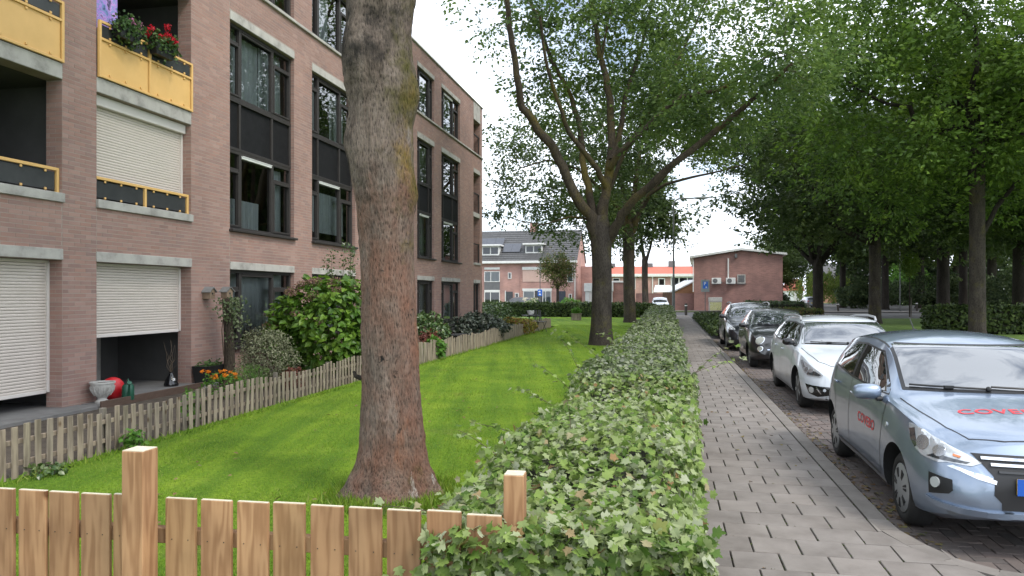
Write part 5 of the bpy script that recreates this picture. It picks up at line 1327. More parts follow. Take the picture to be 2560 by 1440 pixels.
# ------------------------------------------------------------------ silver-blue hatchback
SIL = dict(
    zt=[(-1.85, .62), (-1.82, .95), (-1.72, 1.07), (-1.5, 1.30), (-1.3, 1.40), (-.9, 1.45), (-.3, 1.475), (.1, 1.45), (.3, 1.395), (.95, 1.015), (1.05, .99), (1.3, .945), (1.6, .885), (1.8, .835), (1.88, .80), (1.94, .72), (1.975, .64), (2.0, .56)],
    ze=[(-1.85, .58), (-1.82, .90), (-1.72, 1.01), (-1.5, 1.21), (-1.3, 1.305), (-.9, 1.365), (-.3, 1.39), (.1, 1.365), (.3, 1.312), (.95, .965), (1.05, .945), (1.3, .90), (1.6, .845), (1.8, .79), (1.88, .745), (1.94, .66), (1.975, .59), (2.0, .53)],
    we=[(-1.85, .38), (-1.72, .60), (-1.3, .595), (-.3, .635), (.3, .625), (.95, .68), (1.05, .66), (1.6, .60), (1.8, .52), (1.9, .46), (1.97, .40), (2.0, .36)],
    zB=[(-1.85, .52), (-1.8, .86), (-1.6, .99), (-1.2, 1.0), (0, .96), (.9, .915), (1.3, .865), (1.6, .80), (1.8, .73), (1.9, .66), (1.97, .56), (2.0, .50)],
    wB=[(-1.85, .45), (-1.75, .64), (-1.5, .73), (-1.0, .775), (.5, .785), (1.2, .775), (1.6, .735), (1.8, .67), (1.9, .60), (1.97, .52), (2.0, .46)],
    zm=[(-1.85, .42), (-1.5, .58), (1.5, .58), (1.9, .48), (2.0, .42)],
    wm=[(-1.85, .5), (-1.75, .70), (-1.5, .79), (-1.2, .825), (0, .815), (1.2, .828), (1.6, .80), (1.8, .745), (1.9, .68), (1.97, .59), (2.0, .50)],
    zb=[(-1.85, .32), (-1.6, .22), (1.6, .20), (1.9, .25), (2.0, .30)], xf=1.225, xr=-1.225, half=.815, arch=.335, ra=.30)
loc, rz = car_at(7.465, 2.56, -.012)
car = Car('hatchback', 'pale silver-blue hatchback with red lettering on bonnet and door', loc, rz, SIL, 'paint_silver')
def glaze(car, wind, sides, gm='car_glass'):
    car.front('windscreen', M[gm], wind, cell=.07, off=.010)
    for sg in (1, -1):
        for q in sides: car.side('side_window', M['side_glass'], q, sg, cell=.07, off=.005)
car.front('screen_surround', M['trim_black'], [(-.655, 1.018), (.655, 1.018), (.60, 1.378), (-.60, 1.378)], off=.005)
glaze(car, [(-.625, 1.036), (.625, 1.036), (.575, 1.364), (-.575, 1.364)], [[(.72, .985), (.24, 1.285), (-.26, 1.325), (-.33, 1.005)], [(-.41, 1.01), (-.345, 1.325), (-.78, 1.305), (-1.08, 1.16), (-1.16, 1.055)]])
for sg in (1, -1):
    car.side('window_surround', M['trim_black'], [(.80, .965), (.755, .995), (.24, 1.302), (-.30, 1.342), (-.80, 1.322), (-1.11, 1.17), (-1.20, 1.04), (-.37, .985)], sg, off=.0025)
    car.line([(.86, .93), (.83, .70), (.80, .40), (.78, .30)], .010, 'side', sg); car.line([(-.36, .98), (-.385, .70), (-.39, .30)], .010, 'side', sg); car.line([(-1.18, 1.03), (-1.10, .86), (-.96, .66), (-.90, .36)], .010, 'side', sg)
    car.line([(-.90, .30), (.78, .285)], .012, 'side', sg); car.line([(-1.1, .865), (.2, .835), (.95, .80)], .006, 'side', sg, 'crease', 'paint_silver', .006)
    car.corner('headlight', M['lamp_glass'], [(.455, .835), (.50, .835), (.62, .815), (.80, .762), (.95, .705), (1.04, .655), (1.0, .632), (.86, .640), (.80, .628), (.66, .648), (.56, .69), (.49, .76)], sg, cell=.05, off=.008)
    car.corner('lamp_bezel', M['lamp_dark'], [(.475, .80), (.515, .73), (.575, .685), (.60, .70), (.535, .815)], sg, off=.011, skirt=.012)
    car.corner('lamp_bezel', M['lamp_dark'], [(.70, .655), (.82, .648), (.97, .645), (.985, .655), (.84, .675), (.78, .69)], sg, off=.011, skirt=.012)
    car.corner('reflector', M['reflector'], [(.645 + .062 * math.cos(k * .63), .735 + .052 * math.sin(k * .63)) for k in range(10)], sg, off=.012, skirt=.012)
    car.corner('reflector', M['reflector'], [(.79 + .048 * math.cos(k * .63), .705 + .040 * math.sin(k * .63)) for k in range(10)], sg, off=.012, skirt=.012)
    car.corner('turn_lamp', M['amber'], [(.885, .70), (.93, .688), (.925, .678), (.885, .688)], sg, off=.012, skirt=.012)
    car.corner('fog_recess', M['trim_black'], [(.735, .55), (.905, .528), (.915, .455), (.89, .43), (.74, .40)], sg, off=.004)
    fl = car.corner('fog_lamp', M['fog_lens'], [(.795 + .035 * math.cos(k * .524), .49 + .037 * math.sin(k * .524)) for k in range(12)], sg, off=.016, skirt=.03)
    car.corner('bumper_blade', M['chrome'], [(.86, .615), (.90, .628), (1.05, .585), (1.13, .548), (1.13, .525), (1.04, .555), (.95, .592)], sg, off=.010, skirt=.02)
    car.corner('lower_lip', M['paint_silver'], [(.72, .385), (.78, .368), (1.0, .345), (1.16, .335), (1.20, .335), (1.20, .30), (1.10, .30), (.95, .305), (.80, .325), (.74, .35)], sg, off=.024, skirt=.03)
    car.side('side_repeater', M['fog_lens'], [(.965 + .028 * math.cos(k * .63), .742 + .020 * math.sin(k * .63)) for k in range(10)], sg, off=.008, skirt=.012)
car.front('grille', M['trim_black'], [(-.52, .715), (.52, .715), (.47, .655), (.41, .575), (.415, .45), (.37, .40), (.37, .352), (-.37, .352), (-.37, .40), (-.415, .45), (-.41, .575), (-.47, .655)], off=.006)
for z, w in ((.690, .47), (.652, .42)):
    car.front('grille_bar', M['chrome'], [(-w, z - .009), (w, z - .009), (w, z + .009), (-w, z + .009)], off=.02, skirt=.02)
car.front('grille_bar', M['gloss_black'], [(-.38, .60), (.38, .60), (.38, .615), (-.38, .615)], off=.018)
car.front('lower_lip', M['paint_silver'], [(-.46, .30), (.46, .30), (.46, .335), (-.46, .335)], off=.024, skirt=.03)
car.plate(2.022, .52)
car.line([(.93, .70), (1.25, .655), (1.62, .585), (1.80, .50), (1.855, .3), (1.87, 0), (1.855, -.3), (1.80, -.50), (1.62, -.585), (1.25, -.655), (.93, -.70)], .009, 'top')
for sg in (1, -1): car.line([(.25, .605 * sg), (-.4, .615 * sg), (-1.35, .575 * sg)], .018, 'top', name='roof_strip')
car.lettering('COVEBO', .135, 'top', 1.36, -.10, spread=1.12)
car.lettering('COVEBO', .125, 'side', .30, .655, spread=1.15)
car.wheels('cap', .285, .195); car.mirrors(.70, .925, M['paint_silver'], 1.08); car.handle(-.20, .845, M['paint_silver']); car.handle(-1.0, .875, M['paint_silver'])
car.wipers([((-.05, 1.035), (-.60, 1.048)), ((.55, 1.03), (-.02, 1.05))])
an = MB(); an.tube([(-1.15, 0, 1.42), (-1.32, 0, 1.56)], [.006, .004], 6); an.box((-1.14, 0, 1.432), (.07, .04, .03), bevel=.01); an.build('antenna', M['trim_black'], car.root)
car.rear('tail_lamp', M['tail_red'], [(-.72, .72), (-.55, .75), (-.55, .95), (-.66, .98)]); car.rear('tail_lamp', M['tail_red'], [(.72, .72), (.66, .98), (.55, .95), (.55, .75)])
car.rear('rear_window', M['car_glass'], [(-.5, 1.08), (.5, 1.08), (.46, 1.30), (-.46, 1.30)])

# ------------------------------------------------------------------ white estate
EST = dict(
    zt=[(-2.32, .62), (-2.29, .95), (-2.2, 1.12), (-2.0, 1.34), (-1.8, 1.42), (-1.2, 1.47), (-.3, 1.485), (.15, 1.455), (.38, 1.395), (1.10, 1.02), (1.22, .99), (1.5, .945), (1.8, .87), (2.02, .79), (2.14, .70), (2.20, .60), (2.23, .50)],
    ze=[(-2.32, .58), (-2.29, .9), (-2.2, 1.05), (-2.0, 1.26), (-1.8, 1.345), (-1.2, 1.405), (-.3, 1.42), (.15, 1.395), (.38, 1.335), (1.10, .975), (1.22, .95), (1.5, .90), (1.8, .82), (2.02, .735), (2.14, .64), (2.20, .55), (2.23, .46)],
    we=[(-2.32, .42), (-2.2, .62), (-1.8, .58), (-.3, .60), (.38, .60), (1.10, .74), (1.22, .72), (1.8, .64), (2.02, .55), (2.14, .46), (2.23, .36)],
    zB=[(-2.32, .52), (-2.26, .88), (-2.0, 1.03), (-1.2, 1.0), (0, .965), (1.05, .925), (1.5, .86), (1.8, .775), (2.02, .68), (2.14, .58), (2.20, .5), (2.23, .42)],
    wB=[(-2.32, .5), (-2.2, .70), (-1.9, .79), (-1.2, .84), (.5, .85), (1.3, .84), (1.8, .78), (2.02, .70), (2.14, .61), (2.20, .52), (2.23, .42)],
    zm=[(-2.32, .42), (-1.9, .6), (1.7, .6), (2.1, .44), (2.23, .36)],
    wm=[(-2.32, .55), (-2.2, .76), (-1.9, .86), (-1.35, .905), (0, .885), (1.35, .905), (1.8, .86), (2.02, .79), (2.14, .70), (2.20, .60), (2.23, .48)],
    zb=[(-2.32, .34), (-2.0, .22), (1.8, .19), (2.1, .22), (2.23, .26)], xf=1.35, xr=-1.32, half=.89, arch=.365, ra=.325)
car.root.scale = (1, 1, .972)
loc, rz = car_at(13.72, 2.86)
ce = Car('estate_car', 'white estate car with silver roof rails and dark wheels', loc, rz, EST, 'paint_white')
ce.front('screen_surround', M['trim_black'], [(-.73, 1.02), (.73, 1.02), (.59, 1.385), (-.59, 1.385)], off=.003)
glaze(ce, [(-.70, 1.035), (.70, 1.035), (.575, 1.375), (-.575, 1.375)], [[(.88, .995), (.28, 1.325), (-.20, 1.35), (-.27, 1.01)], [(-.34, 1.015), (-.27, 1.35), (-.95, 1.34), (-1.06, 1.03)], [(-1.14, 1.035), (-1.04, 1.335), (-1.55, 1.305), (-1.95, 1.10)]])
for sg in (1, -1):
    ce.side('window_surround', M['trim_black'], [(.96, .975), (.28, 1.345), (-.23, 1.37), (-1.0, 1.358), (-1.60, 1.325), (-2.02, 1.10), (-1.1, 1.01)], sg, off=.0025)
    ce.line([(.96, .93), (.95, .70), (.93, .3)], .012, 'side', sg); ce.line([(-.30, .98), (-.33, .30)], .012, 'side', sg); ce.line([(-1.10, 1.0), (-1.06, .85), (-.98, .3)], .012, 'side', sg); ce.line([(-.95, .27), (.95, .26)], .012, 'side', sg)
    ce.corner('headlight', M['lamp_glass'], [(.50, .80), (.56, .81), (.80, .745), (.98, .665), (1.06, .61), (1.02, .575), (.82, .585), (.68, .64), (.56, .735)], sg, cell=.06, off=.008)
    ce.corner('reflector', M['reflector'], [(.84 + .05 * math.cos(k * .63), .665 + .032 * math.sin(k * .63)) for k in range(10)], sg, off=.013, skirt=.012); ce.corner('lamp_bezel', M['lamp_dark'], [(.78, .605), (1.0, .595), (1.03, .61), (.93, .66), (.80, .665)], sg, off=.012, skirt=.012); ce.corner('reflector', M['reflector'], [(.56, .77), (.66, .70), (.70, .72), (.60, .79)], sg, off=.012, skirt=.012)
    ce.corner('reflector', M['reflector'], [(.74 + .045 * math.cos(k * .63), .675 + .04 * math.sin(k * .63)) for k in range(10)], sg, off=.013, skirt=.012)
    ce.corner('fog_recess', M['gloss_black'], [(.76, .46), (.92, .45), (1.18, .44), (1.18, .31), (1.0, .275), (.84, .32)], sg, off=.004); ce.corner('fog_lamp', M['fog_lens'], [(.90 + .048 * math.cos(k * .524), .375 + .048 * math.sin(k * .524)) for k in range(12)], sg, off=.012)
    ce.corner('chrome_strip', M['chrome'], [(.985, .43), (1.0, .43), (1.07, .33), (1.055, .325)], sg, off=.012)
    rr_ = MB(); rr_.tube([(.12, sg * .60, 1.40), (.05, sg * .60, 1.465), (-.4, sg * .605, 1.485), (-1.3, sg * .60, 1.46), (-1.75, sg * .595, 1.41), (-1.85, sg * .59, 1.36)], .020, 8); rr_.build('roof_rail', M['hubcap'], ce.root, smooth=60)
ce.front('grille', M['gloss_black'], [(-.40, .56), (.40, .56), (.44, .30), (.36, .24), (-.36, .24), (-.44, .30)], off=.006); ce.front('skirt', M['trim_black'], [(-.6, .285), (.6, .285), (.6, .21), (-.6, .21)], off=.004)
ce.plate(2.255, .40); ce.line([(1.10, .76), (1.5, .72), (1.85, .64), (2.02, .5), (2.09, .3), (2.10, 0), (2.09, -.3), (2.02, -.5), (1.85, -.64), (1.5, -.72), (1.10, -.76)], .010, 'top')
ce.wheels('dark', .315, .225, .2); ce.mirrors(.86, 1.0, M['gloss_black']); ce.handle(-.12, .865, M['paint_white']); ce.handle(-.95, .885, M['paint_white']); ce.wipers([((-.05, 1.04), (-.6, 1.05))])
ce.rear('tail_lamp', M['tail_red'], [(-.8, .72), (-.6, .75), (-.6, 1.0), (-.74, 1.02)]); ce.rear('rear_window', M['car_glass'], [(-.55, 1.13), (.55, 1.13), (.5, 1.30), (-.5, 1.30)])

# ------------------------------------------------------------------ small round black car
FIA = dict(
    zt=[(-1.68, .62), (-1.66, .9), (-1.58, 1.08), (-1.4, 1.28), (-1.1, 1.40), (-.6, 1.455), (-.1, 1.465), (.2, 1.425), (.34, 1.37), (.90, 1.03), (1.0, 1.005), (1.25, .985), (1.5, .93), (1.68, .83), (1.78, .70), (1.83, .58), (1.85, .48)],
    ze=[(-1.68, .58), (-1.66, .85), (-1.58, 1.0), (-1.4, 1.19), (-1.1, 1.32), (-.6, 1.39), (-.1, 1.40), (.2, 1.36), (.34, 1.305), (.90, .985), (1.0, .96), (1.25, .935), (1.5, .87), (1.68, .765), (1.78, .64), (1.83, .53), (1.85, .44)],
    we=[(-1.68, .40), (-1.58, .54), (-1.1, .54), (-.1, .565), (.34, .555), (.90, .67), (1.0, .66), (1.5, .60), (1.68, .53), (1.78, .45), (1.85, .34)],
    zB=[(-1.68, .52), (-1.62, .85), (-1.4, .97), (-.9, .985), (0, .955), (.9, .93), (1.25, .89), (1.5, .81), (1.68, .70), (1.78, .58), (1.83, .48), (1.85, .40)],
    wB=[(-1.68, .46), (-1.6, .64), (-1.35, .73), (-.9, .765), (.5, .765), (1.1, .755), (1.5, .71), (1.68, .64), (1.78, .56), (1.83, .48), (1.85, .40)],
    zm=[(-1.68, .42), (-1.4, .58), (1.4, .58), (1.7, .46), (1.85, .36)],
    wm=[(-1.68, .5), (-1.6, .70), (-1.35, .79), (-1.1, .815), (0, .80), (1.15, .815), (1.5, .78), (1.68, .71), (1.78, .64), (1.83, .55), (1.85, .46)],
    zb=[(-1.68, .32), (-1.4, .22), (1.4, .20), (1.7, .23), (1.85, .27)], xf=1.15, xr=-1.15, half=.80, arch=.335, ra=.30)
ce.root.scale = (1, 1, .945)
loc, rz = car_at(20.05, 2.70)
cf = Car('small_car', 'small rounded black car with round cream headlights', loc, rz, FIA, 'paint_black')
glaze(cf, [(-.62, 1.05), (.62, 1.05), (.52, 1.34), (-.52, 1.34)], [[(.70, .99), (.24, 1.29), (-.45, 1.335), (-.55, 1.0)], [(-.62, 1.0), (-.53, 1.33), (-1.0, 1.28), (-1.28, 1.06)]])
cf.line([(-.66, 1.05), (-.55, 1.355), (0, 1.372), (.55, 1.355), (.66, 1.05)], .02, 'front', name='screen_trim', mat='chrome')
for sg in (1, -1):
    cf.line([(.78, .95), (.78, .30)], .012, 'side', sg); cf.line([(-.60, .98), (-.62, .30)], .012, 'side', sg)
    for nm, u, z, r, mt in (('headlight', .80, .70, .082, 'head_cream'), ('lower_lamp', .86, .505, .05, 'head_cream')):
        rg_ = cf.corner('lamp_ring', M['chrome'], [(u + (r + .014) * math.cos(k * .349), z + (r + .014) * math.sin(k * .349)) for k in range(18)], sg, off=.010); cf.corner(nm, M[mt], [(u + r * math.cos(k * .349), z + r * math.sin(k * .349)) for k in range(18)], sg, off=.024)
cf.front('chrome_whisker', M['chrome'], [(-.42, .475), (.42, .475), (.42, .50), (-.42, .50)], off=.012); cf.front('intake', M['trim_black'], [(-.40, .40), (.40, .40), (.36, .30), (-.36, .30)], off=.005)
em = MB(); em.lathe([(.045, 0), (.045, .012), (.001, .016)], 18, (1.83, 0, .60), Matrix.Rotation(math.pi / 2, 4, 'Y')); em.build('emblem', M['chrome'], cf.root)
for sg in (1, -1): cf.front('chrome_whisker', M['chrome'], [(sg * .07, .592), (sg * .24, .60), (sg * .24, .612), (sg * .07, .606)] if sg > 0 else [(-.24, .60), (-.07, .592), (-.07, .606), (-.24, .612)], off=.010)
cf.plate(1.868, .385); cf.wheels('alloy', .288, .20); cf.mirrors(.66, .985, M['paint_black']); cf.handle(-.42, .86, M['chrome']); cf.wipers([((-.05, 1.055), (-.52, 1.065))])
cf.line([(.92, .68), (1.3, .63), (1.55, .56), (1.70, .4), (1.745, 0), (1.70, -.4), (1.55, -.56), (1.3, -.63), (.92, -.68)], .01, 'top')
cf.rear('tail_lamp', M['tail_red'], [(-.68, .75), (-.55, .75), (-.55, .95), (-.64, .95)])

# ------------------------------------------------------------------ black crossover
SUV = {k: ([(x * (1.02 if x > 0 else .97), v * (1.10 if k[0] == 'z' else 1.015)) for x, v in EST[k]] if isinstance(EST[k], list) else EST[k]) for k in EST}
SUV.update(xf=1.37, xr=-1.32, half=.905, arch=.40, ra=.36)
cf.root.scale = (1, 1, .965)
loc, rz = car_at(25.98, 2.68)
cs = Car('crossover', 'black crossover car parked beside the ground cover bed', loc, rz, SUV, 'paint_black_blue')
glaze(cs, [(-.71, 1.135), (.71, 1.135), (.58, 1.515), (-.58, 1.515)], [[(.88, 1.095), (.28, 1.46), (-.20, 1.485), (-.27, 1.11)], [(-.34, 1.115), (-.27, 1.485), (-.95, 1.475), (-1.06, 1.13)], [(-1.14, 1.135), (-1.04, 1.47), (-1.5, 1.435), (-1.85, 1.21)]])
for sg in (1, -1):
    cs.line([(.98, 1.03), (.95, .3)], .012, 'side', sg); cs.line([(-.30, 1.08), (-.33, .30)], .012, 'side', sg)
    cs.corner('headlight', M['lamp_glass'], [(.52, .93), (.58, .935), (.80, .86), (1.0, .775), (1.04, .74), (.86, .72), (.68, .77), (.56, .86)], sg, cell=.06, off=.008); cs.corner('fog_recess', M['trim_black'], [(.80, .50), (1.0, .50), (1.02, .36), (.84, .36)], sg, off=.004); cs.corner('fog_lamp', M['fog_lens'], [(.91 + .05 * math.cos(k * .524), .43 + .045 * math.sin(k * .524)) for k in range(12)], sg, off=.012)
    rr_ = MB(); rr_.tube([(.12, sg * .61, 1.545), (.05, sg * .61, 1.615), (-.4, sg * .615, 1.64), (-1.3, sg * .61, 1.61), (-1.75, sg * .6, 1.55)], .022, 8); rr_.build('roof_rail', M['hubcap'], cs.root, smooth=60)
cs.front('grille', M['trim_black'], [(-.40, .66), (.40, .66), (.48, .34), (-.48, .34)], off=.006); cs.front('grille_bar', M['chrome'], [(-.38, .585), (.38, .585), (.38, .60), (-.38, .60)], off=.014); cs.plate(2.30, .48)
cs.wheels('alloy', .345, .235, .22); cs.mirrors(.88, 1.10, M['paint_black_blue'], 1.15); cs.handle(-.12, .96, M['paint_black_blue'])
cs.line([(1.12, .77), (1.5, .73), (1.9, .64), (2.06, .5), (2.13, 0), (2.06, -.5), (1.9, -.64), (1.5, -.73), (1.12, -.77)], .01, 'top')
cs.root.scale = (1, 1, .915)
# ================================================================== things in the gardens and on the balconies
rb = random.Random(91)
def shrub(name, label, base, radii, n, ls, mat, tmpl=OVAL, zc=None, seed=1, stems=7, group=None, cat='shrub', up=.6, shell=.55, flowers=None, zmin=.03, clump=None):
    """stems from the ground and a cloud of leaves round an uneven ellipsoid"""
    root = thing(name, label, cat, base, 0, group); g = np.random.default_rng(seed); rr = np.array(radii); zc = radii[2] if zc is None else zc
    v = unit(g.normal(0, 1, (n, 3))); q = shell + (1 - shell) * g.random(n) ** .6
    lump = 1 + .16 * np.sin(v[:, 0] * 5 + seed) * np.cos(v[:, 1] * 4.3) + .12 * np.sin(v[:, 2] * 6 + v[:, 0] * 3 + seed * 2)
    C = v * rr * (q * lump)[:, None] + np.array([0, 0, zc])
    if clump:
        k = max(6, n // clump); idx = g.integers(0, k, n); cc = unit(g.normal(0, 1, (k, 3))) * rr * (shell + (1 - shell) * g.random(k) ** .5)[:, None] + np.array([0, 0, zc]); C = cc[idx] + g.normal(0, .11, (n, 3)) * rr.mean()
    ok = C[:, 2] > zmin; C, v = C[ok], v[ok]; n = len(C)
    N = v * .8 + np.stack([g.normal(0, .35, n), g.normal(0, .35, n), up + g.normal(0, .3, n)], 1); D = v * np.array([.8, .8, .1]) + g.normal(0, .6, (n, 3)) + np.array([0, 0, -.25])
    tag(link('foliage', leaves_mesh('foliage', C, D, N, ls * g.uniform(.6, 1.25, n), tmpl, mat), None, root), kind='stuff')
    r = random.Random(seed)
    for i in range(stems):
        a = 2 * math.pi * i / stems; e = Vector((math.cos(a) * radii[0] * .6, math.sin(a) * radii[1] * .6, zc + radii[2] * .4)); b0 = Vector((math.cos(a) * .06, math.sin(a) * .06, -.02))
        m = MB(); m.tube(arc(b0, e, 5, (0, 0, .1), r, .15), [.014, .012, .010, .008, .006, .004], 5, cap=False); m.build('stem', M['twig'], root)
    return root
leaf_mat('hydrangea_leaf', [(.045, .105, .014), (.075, .165, .018), (.12, .225, .022), (.15, .25, .03), (.055, .12, .02)], .3, .45)
leaf_mat('hydrangea_bloom', [(.16, .085, .075), (.22, .11, .10), (.20, .14, .07), (.15, .12, .06), (.25, .12, .13)], .2, .8)
leaf_mat('variegated', [(.06, .075, .035), (.12, .13, .065), (.24, .25, .14), (.32, .32, .20), (.10, .12, .05)], .25, .6)
leaf_mat('laurel', [(.030, .07, .016), (.05, .10, .022), (.08, .135, .03), (.12, .16, .06)], .2, .3, spec=.6)
leaf_mat('rhodo', [(.016, .026, .016), (.028, .042, .024), (.05, .065, .042), (.09, .10, .075)], .15, .35, spec=.5)
leaf_mat('red_leaf', [(.10, .025, .018), (.16, .05, .03), (.08, .03, .02), (.18, .09, .04)], .2, .6)
leaf_mat('coleus', [(.22, .24, .03), (.30, .27, .04), (.24, .10, .03), (.12, .16, .025), (.32, .20, .05)], .3, .6)
leaf_mat('fresh', [(.06, .16, .02), (.10, .23, .03), (.14, .27, .04)], .35, .6)
leaf_mat('ivy', [(.05, .085, .03), (.10, .135, .055), (.19, .22, .12), (.07, .11, .03)], .25, .55)
leaf_mat('geranium_leaf', [(.03, .07, .02), (.06, .12, .03), (.09, .15, .035)], .3, .6)
leaf_mat('geranium_red', [(.45, .008, .02), (.58, .012, .03), (.36, .006, .015)], .25, .6); leaf_mat('pink_petal', [(.55, .18, .35), (.6, .25, .42)], .3, .6); leaf_mat('marigold', [(.70, .20, .01), (.78, .28, .015), (.62, .15, .008)], .25, .6); leaf_mat('cream_petal', [(.62, .56, .42), (.7, .66, .55)], .3, .7)
pmat('stone', [(.28, .27, .245), (.42, .41, .38), (.50, .49, .46)], 9, .9, .4, 50); pmat('black_plastic', [(.010, .010, .010), (.018, .018, .018)], 5, .45); pmat('red_plastic', [(.48, .010, .016), (.55, .014, .022)], 5, .4); pmat('green_plastic', [(.012, .075, .045), (.02, .10, .06)], 5, .4)
pmat('terrace', [(.13, .125, .12), (.19, .185, .178)], 4, .9, .3, 60); pmat('plank_brown', [(.075, .045, .032), (.11, .07, .05)], 6, .8, .2, 40, stretch=(1, 1, 6)); pmat('bird_wood', [(.17, .12, .08), (.25, .18, .12)], 8, .8, .3, 50); pmat('grey_roof', [(.13, .13, .125), (.2, .2, .19)], 8, .8)
# terrace slabs in front of the ground floor openings
for a, c in ((S_BEG, sY(10.95)), (sY(11.0), sY(13.8))):
    me = MB(); me.box(((-1.72 + .40) / 2, 0, .0), (2.12, c - a, .09), bevel=.006)
    o = me.build('terrace', M['terrace']); o.location = S((a + c) / 2, WT, 0.0); o.rotation_euler = (0, 0, -TH); tag(o, kind='structure')
ed = MB(); ed.box((0, 0, .045), (.03, sY(13.3) - sY(10.9), .13), bevel=.004); o = ed.build('edging_plank', M['plank_brown']); o.location = S((sY(13.3) + sY(10.9)) / 2, WT + .43, 0); o.rotation_euler = (0, 0, -TH)
tag(o, 'brown edging plank along the terrace in front of the half open shutter', 'plank')
def at(px, Y, z=0.0): p = P(px, CY, Y); p.z = z; return p
# stone urn
u = thing('stone_urn', 'pale weathered stone urn planter on the terrace by the brick pillar', 'planter', at(256, 11.15, .045), 0)
m = MB(); m.lathe([(.001, 0), (.10, 0), (.10, .025), (.065, .045), (.06, .07), (.10, .11), (.145, .18), (.16, .25), (.158, .285), (.178, .29), (.178, .315), (.155, .315), (.15, .28), (.001, .28)], 28, cap=False); b_ = m.build('bowl', M['stone'], u, smooth=40)
m = MB(); m.lathe([(.15, .286), (.08, .30), (.001, .302)], 20, cap=False); m.build('soil', M['soil'], u)
for k in range(14):
    a = 2 * math.pi * k / 14; m = MB(); m.tube([(.105 * math.cos(a), .105 * math.sin(a), .11), (.152 * math.cos(a), .152 * math.sin(a), .19), (.166 * math.cos(a), .166 * math.sin(a), .25)], [.010, .014, .008], 6); m.build('gadroon', M['stone'], u, smooth=60)
# red rounded container
o = MB().lathe([(.001, 0), (.11, 0), (.155, .06), (.17, .15), (.15, .25), (.10, .31), (.04, .335), (.001, .338)], 26, cap=False).build('garden_bin', M['red_plastic'], None, smooth=60); o.location = at(282, 11.55, .045); tag(o, 'red rounded plastic bin between stone urn and watering can', 'bin')
# watering can
w = thing('watering_can', 'dark green watering can standing beside the red bin', 'watering can', at(320, 11.45, .045), -1.0)
MB().lathe([(.001, 0), (.085, 0), (.09, .01), (.085, .20), (.07, .235), (.001, .24)], 22, cap=False).build('body', M['green_plastic'], w, smooth=45); MB().tube([(.07, 0, .06), (.15, 0, .16), (.21, 0, .27)], [.025, .018, .014], 10).build('spout', M['green_plastic'], w, smooth=50)
MB().lathe([(.013, 0), (.035, .03), (.034, .034), (.001, .036)], 14, (.205, 0, .26), Matrix.Rotation(.7, 4, 'Y')).build('rose', M['green_plastic'], w, smooth=40); MB().tube([(-.05, 0, .235)] + [(.0 + .075 * math.cos(t), 0, .24 + .075 * math.sin(t)) for t in np.linspace(2.6, .5, 8)] + [(.055, 0, .235)], .011, 8).build('handle', M['green_plastic'], w, smooth=50)
# bottle vase with twigs in the terrace opening
v = thing('bottle_vase', 'dark conical bottle vase with bare twigs in the half open garage opening', 'vase', at(428, 13.15, .045), 0)
MB().lathe([(.001, 0), (.12, 0), (.125, .03), (.09, .12), (.045, .20), (.035, .235), (.045, .245), (.04, .25), (.001, .25)], 22, cap=False).build('bottle', M['gloss_black'], v, smooth=50); MB().box((.075, -.055, .12), (.004, .045, .05), Matrix.Rotation(-.6, 4, 'Z')).build('paper_label', M['white_paint'], v)
for k in range(9): MB().tube(arc((0, 0, .22), (rb.gauss(0, .1), rb.gauss(0, .1), .22 + rb.uniform(.3, .6)), 4, (0, 0, 0), rb, .2), [.005, .004, .004, .003, .002], 4).build('bare_twig', M['twig'], v)
# black planter, stump with ivy, bird houses
bp_ = thing('planter_box', 'black rectangular planter with small plants at the brick pillar foot', 'planter', at(524, 13.75, 0), -TH)
m = MB(); m.add([(-.13, -.24, 0), (.13, -.24, 0), (.13, .24, 0), (-.13, .24, 0), (-.17, -.29, .36), (.17, -.29, .36), (.17, .29, .36), (-.17, .29, .36), (-.14, -.26, .36), (.14, -.26, .36), (.14, .26, .36), (-.14, .26, .36), (-.14, -.26, .31), (.14, -.26, .31), (.14, .26, .31), (-.14, .26, .31)],
               [(3, 2, 1, 0), (0, 1, 5, 4), (1, 2, 6, 5), (2, 3, 7, 6), (3, 0, 4, 7), (4, 5, 9, 8), (5, 6, 10, 9), (6, 7, 11, 10), (7, 4, 8, 11), (8, 9, 13, 12), (9, 10, 14, 13), (10, 11, 15, 14), (11, 8, 12, 15), (12, 13, 14, 15)]); m.build('tub', M['black_plastic'], bp_)
g = np.random.default_rng(6); n_ = 260; C = np.stack([g.uniform(-.14, .14, n_), g.uniform(-.27, .27, n_), .31 + np.abs(g.normal(0, .05, n_))], 1)
tag(link('foliage', leaves_mesh('foliage', C, g.normal(0, 1, (n_, 3)) + np.array([0, 0, .6]), g.normal(0, 1, (n_, 3)) + np.array([0, 0, 1.]), g.uniform(.03, .06, n_), OVAL, M['geranium_leaf']), None, bp_), kind='stuff')
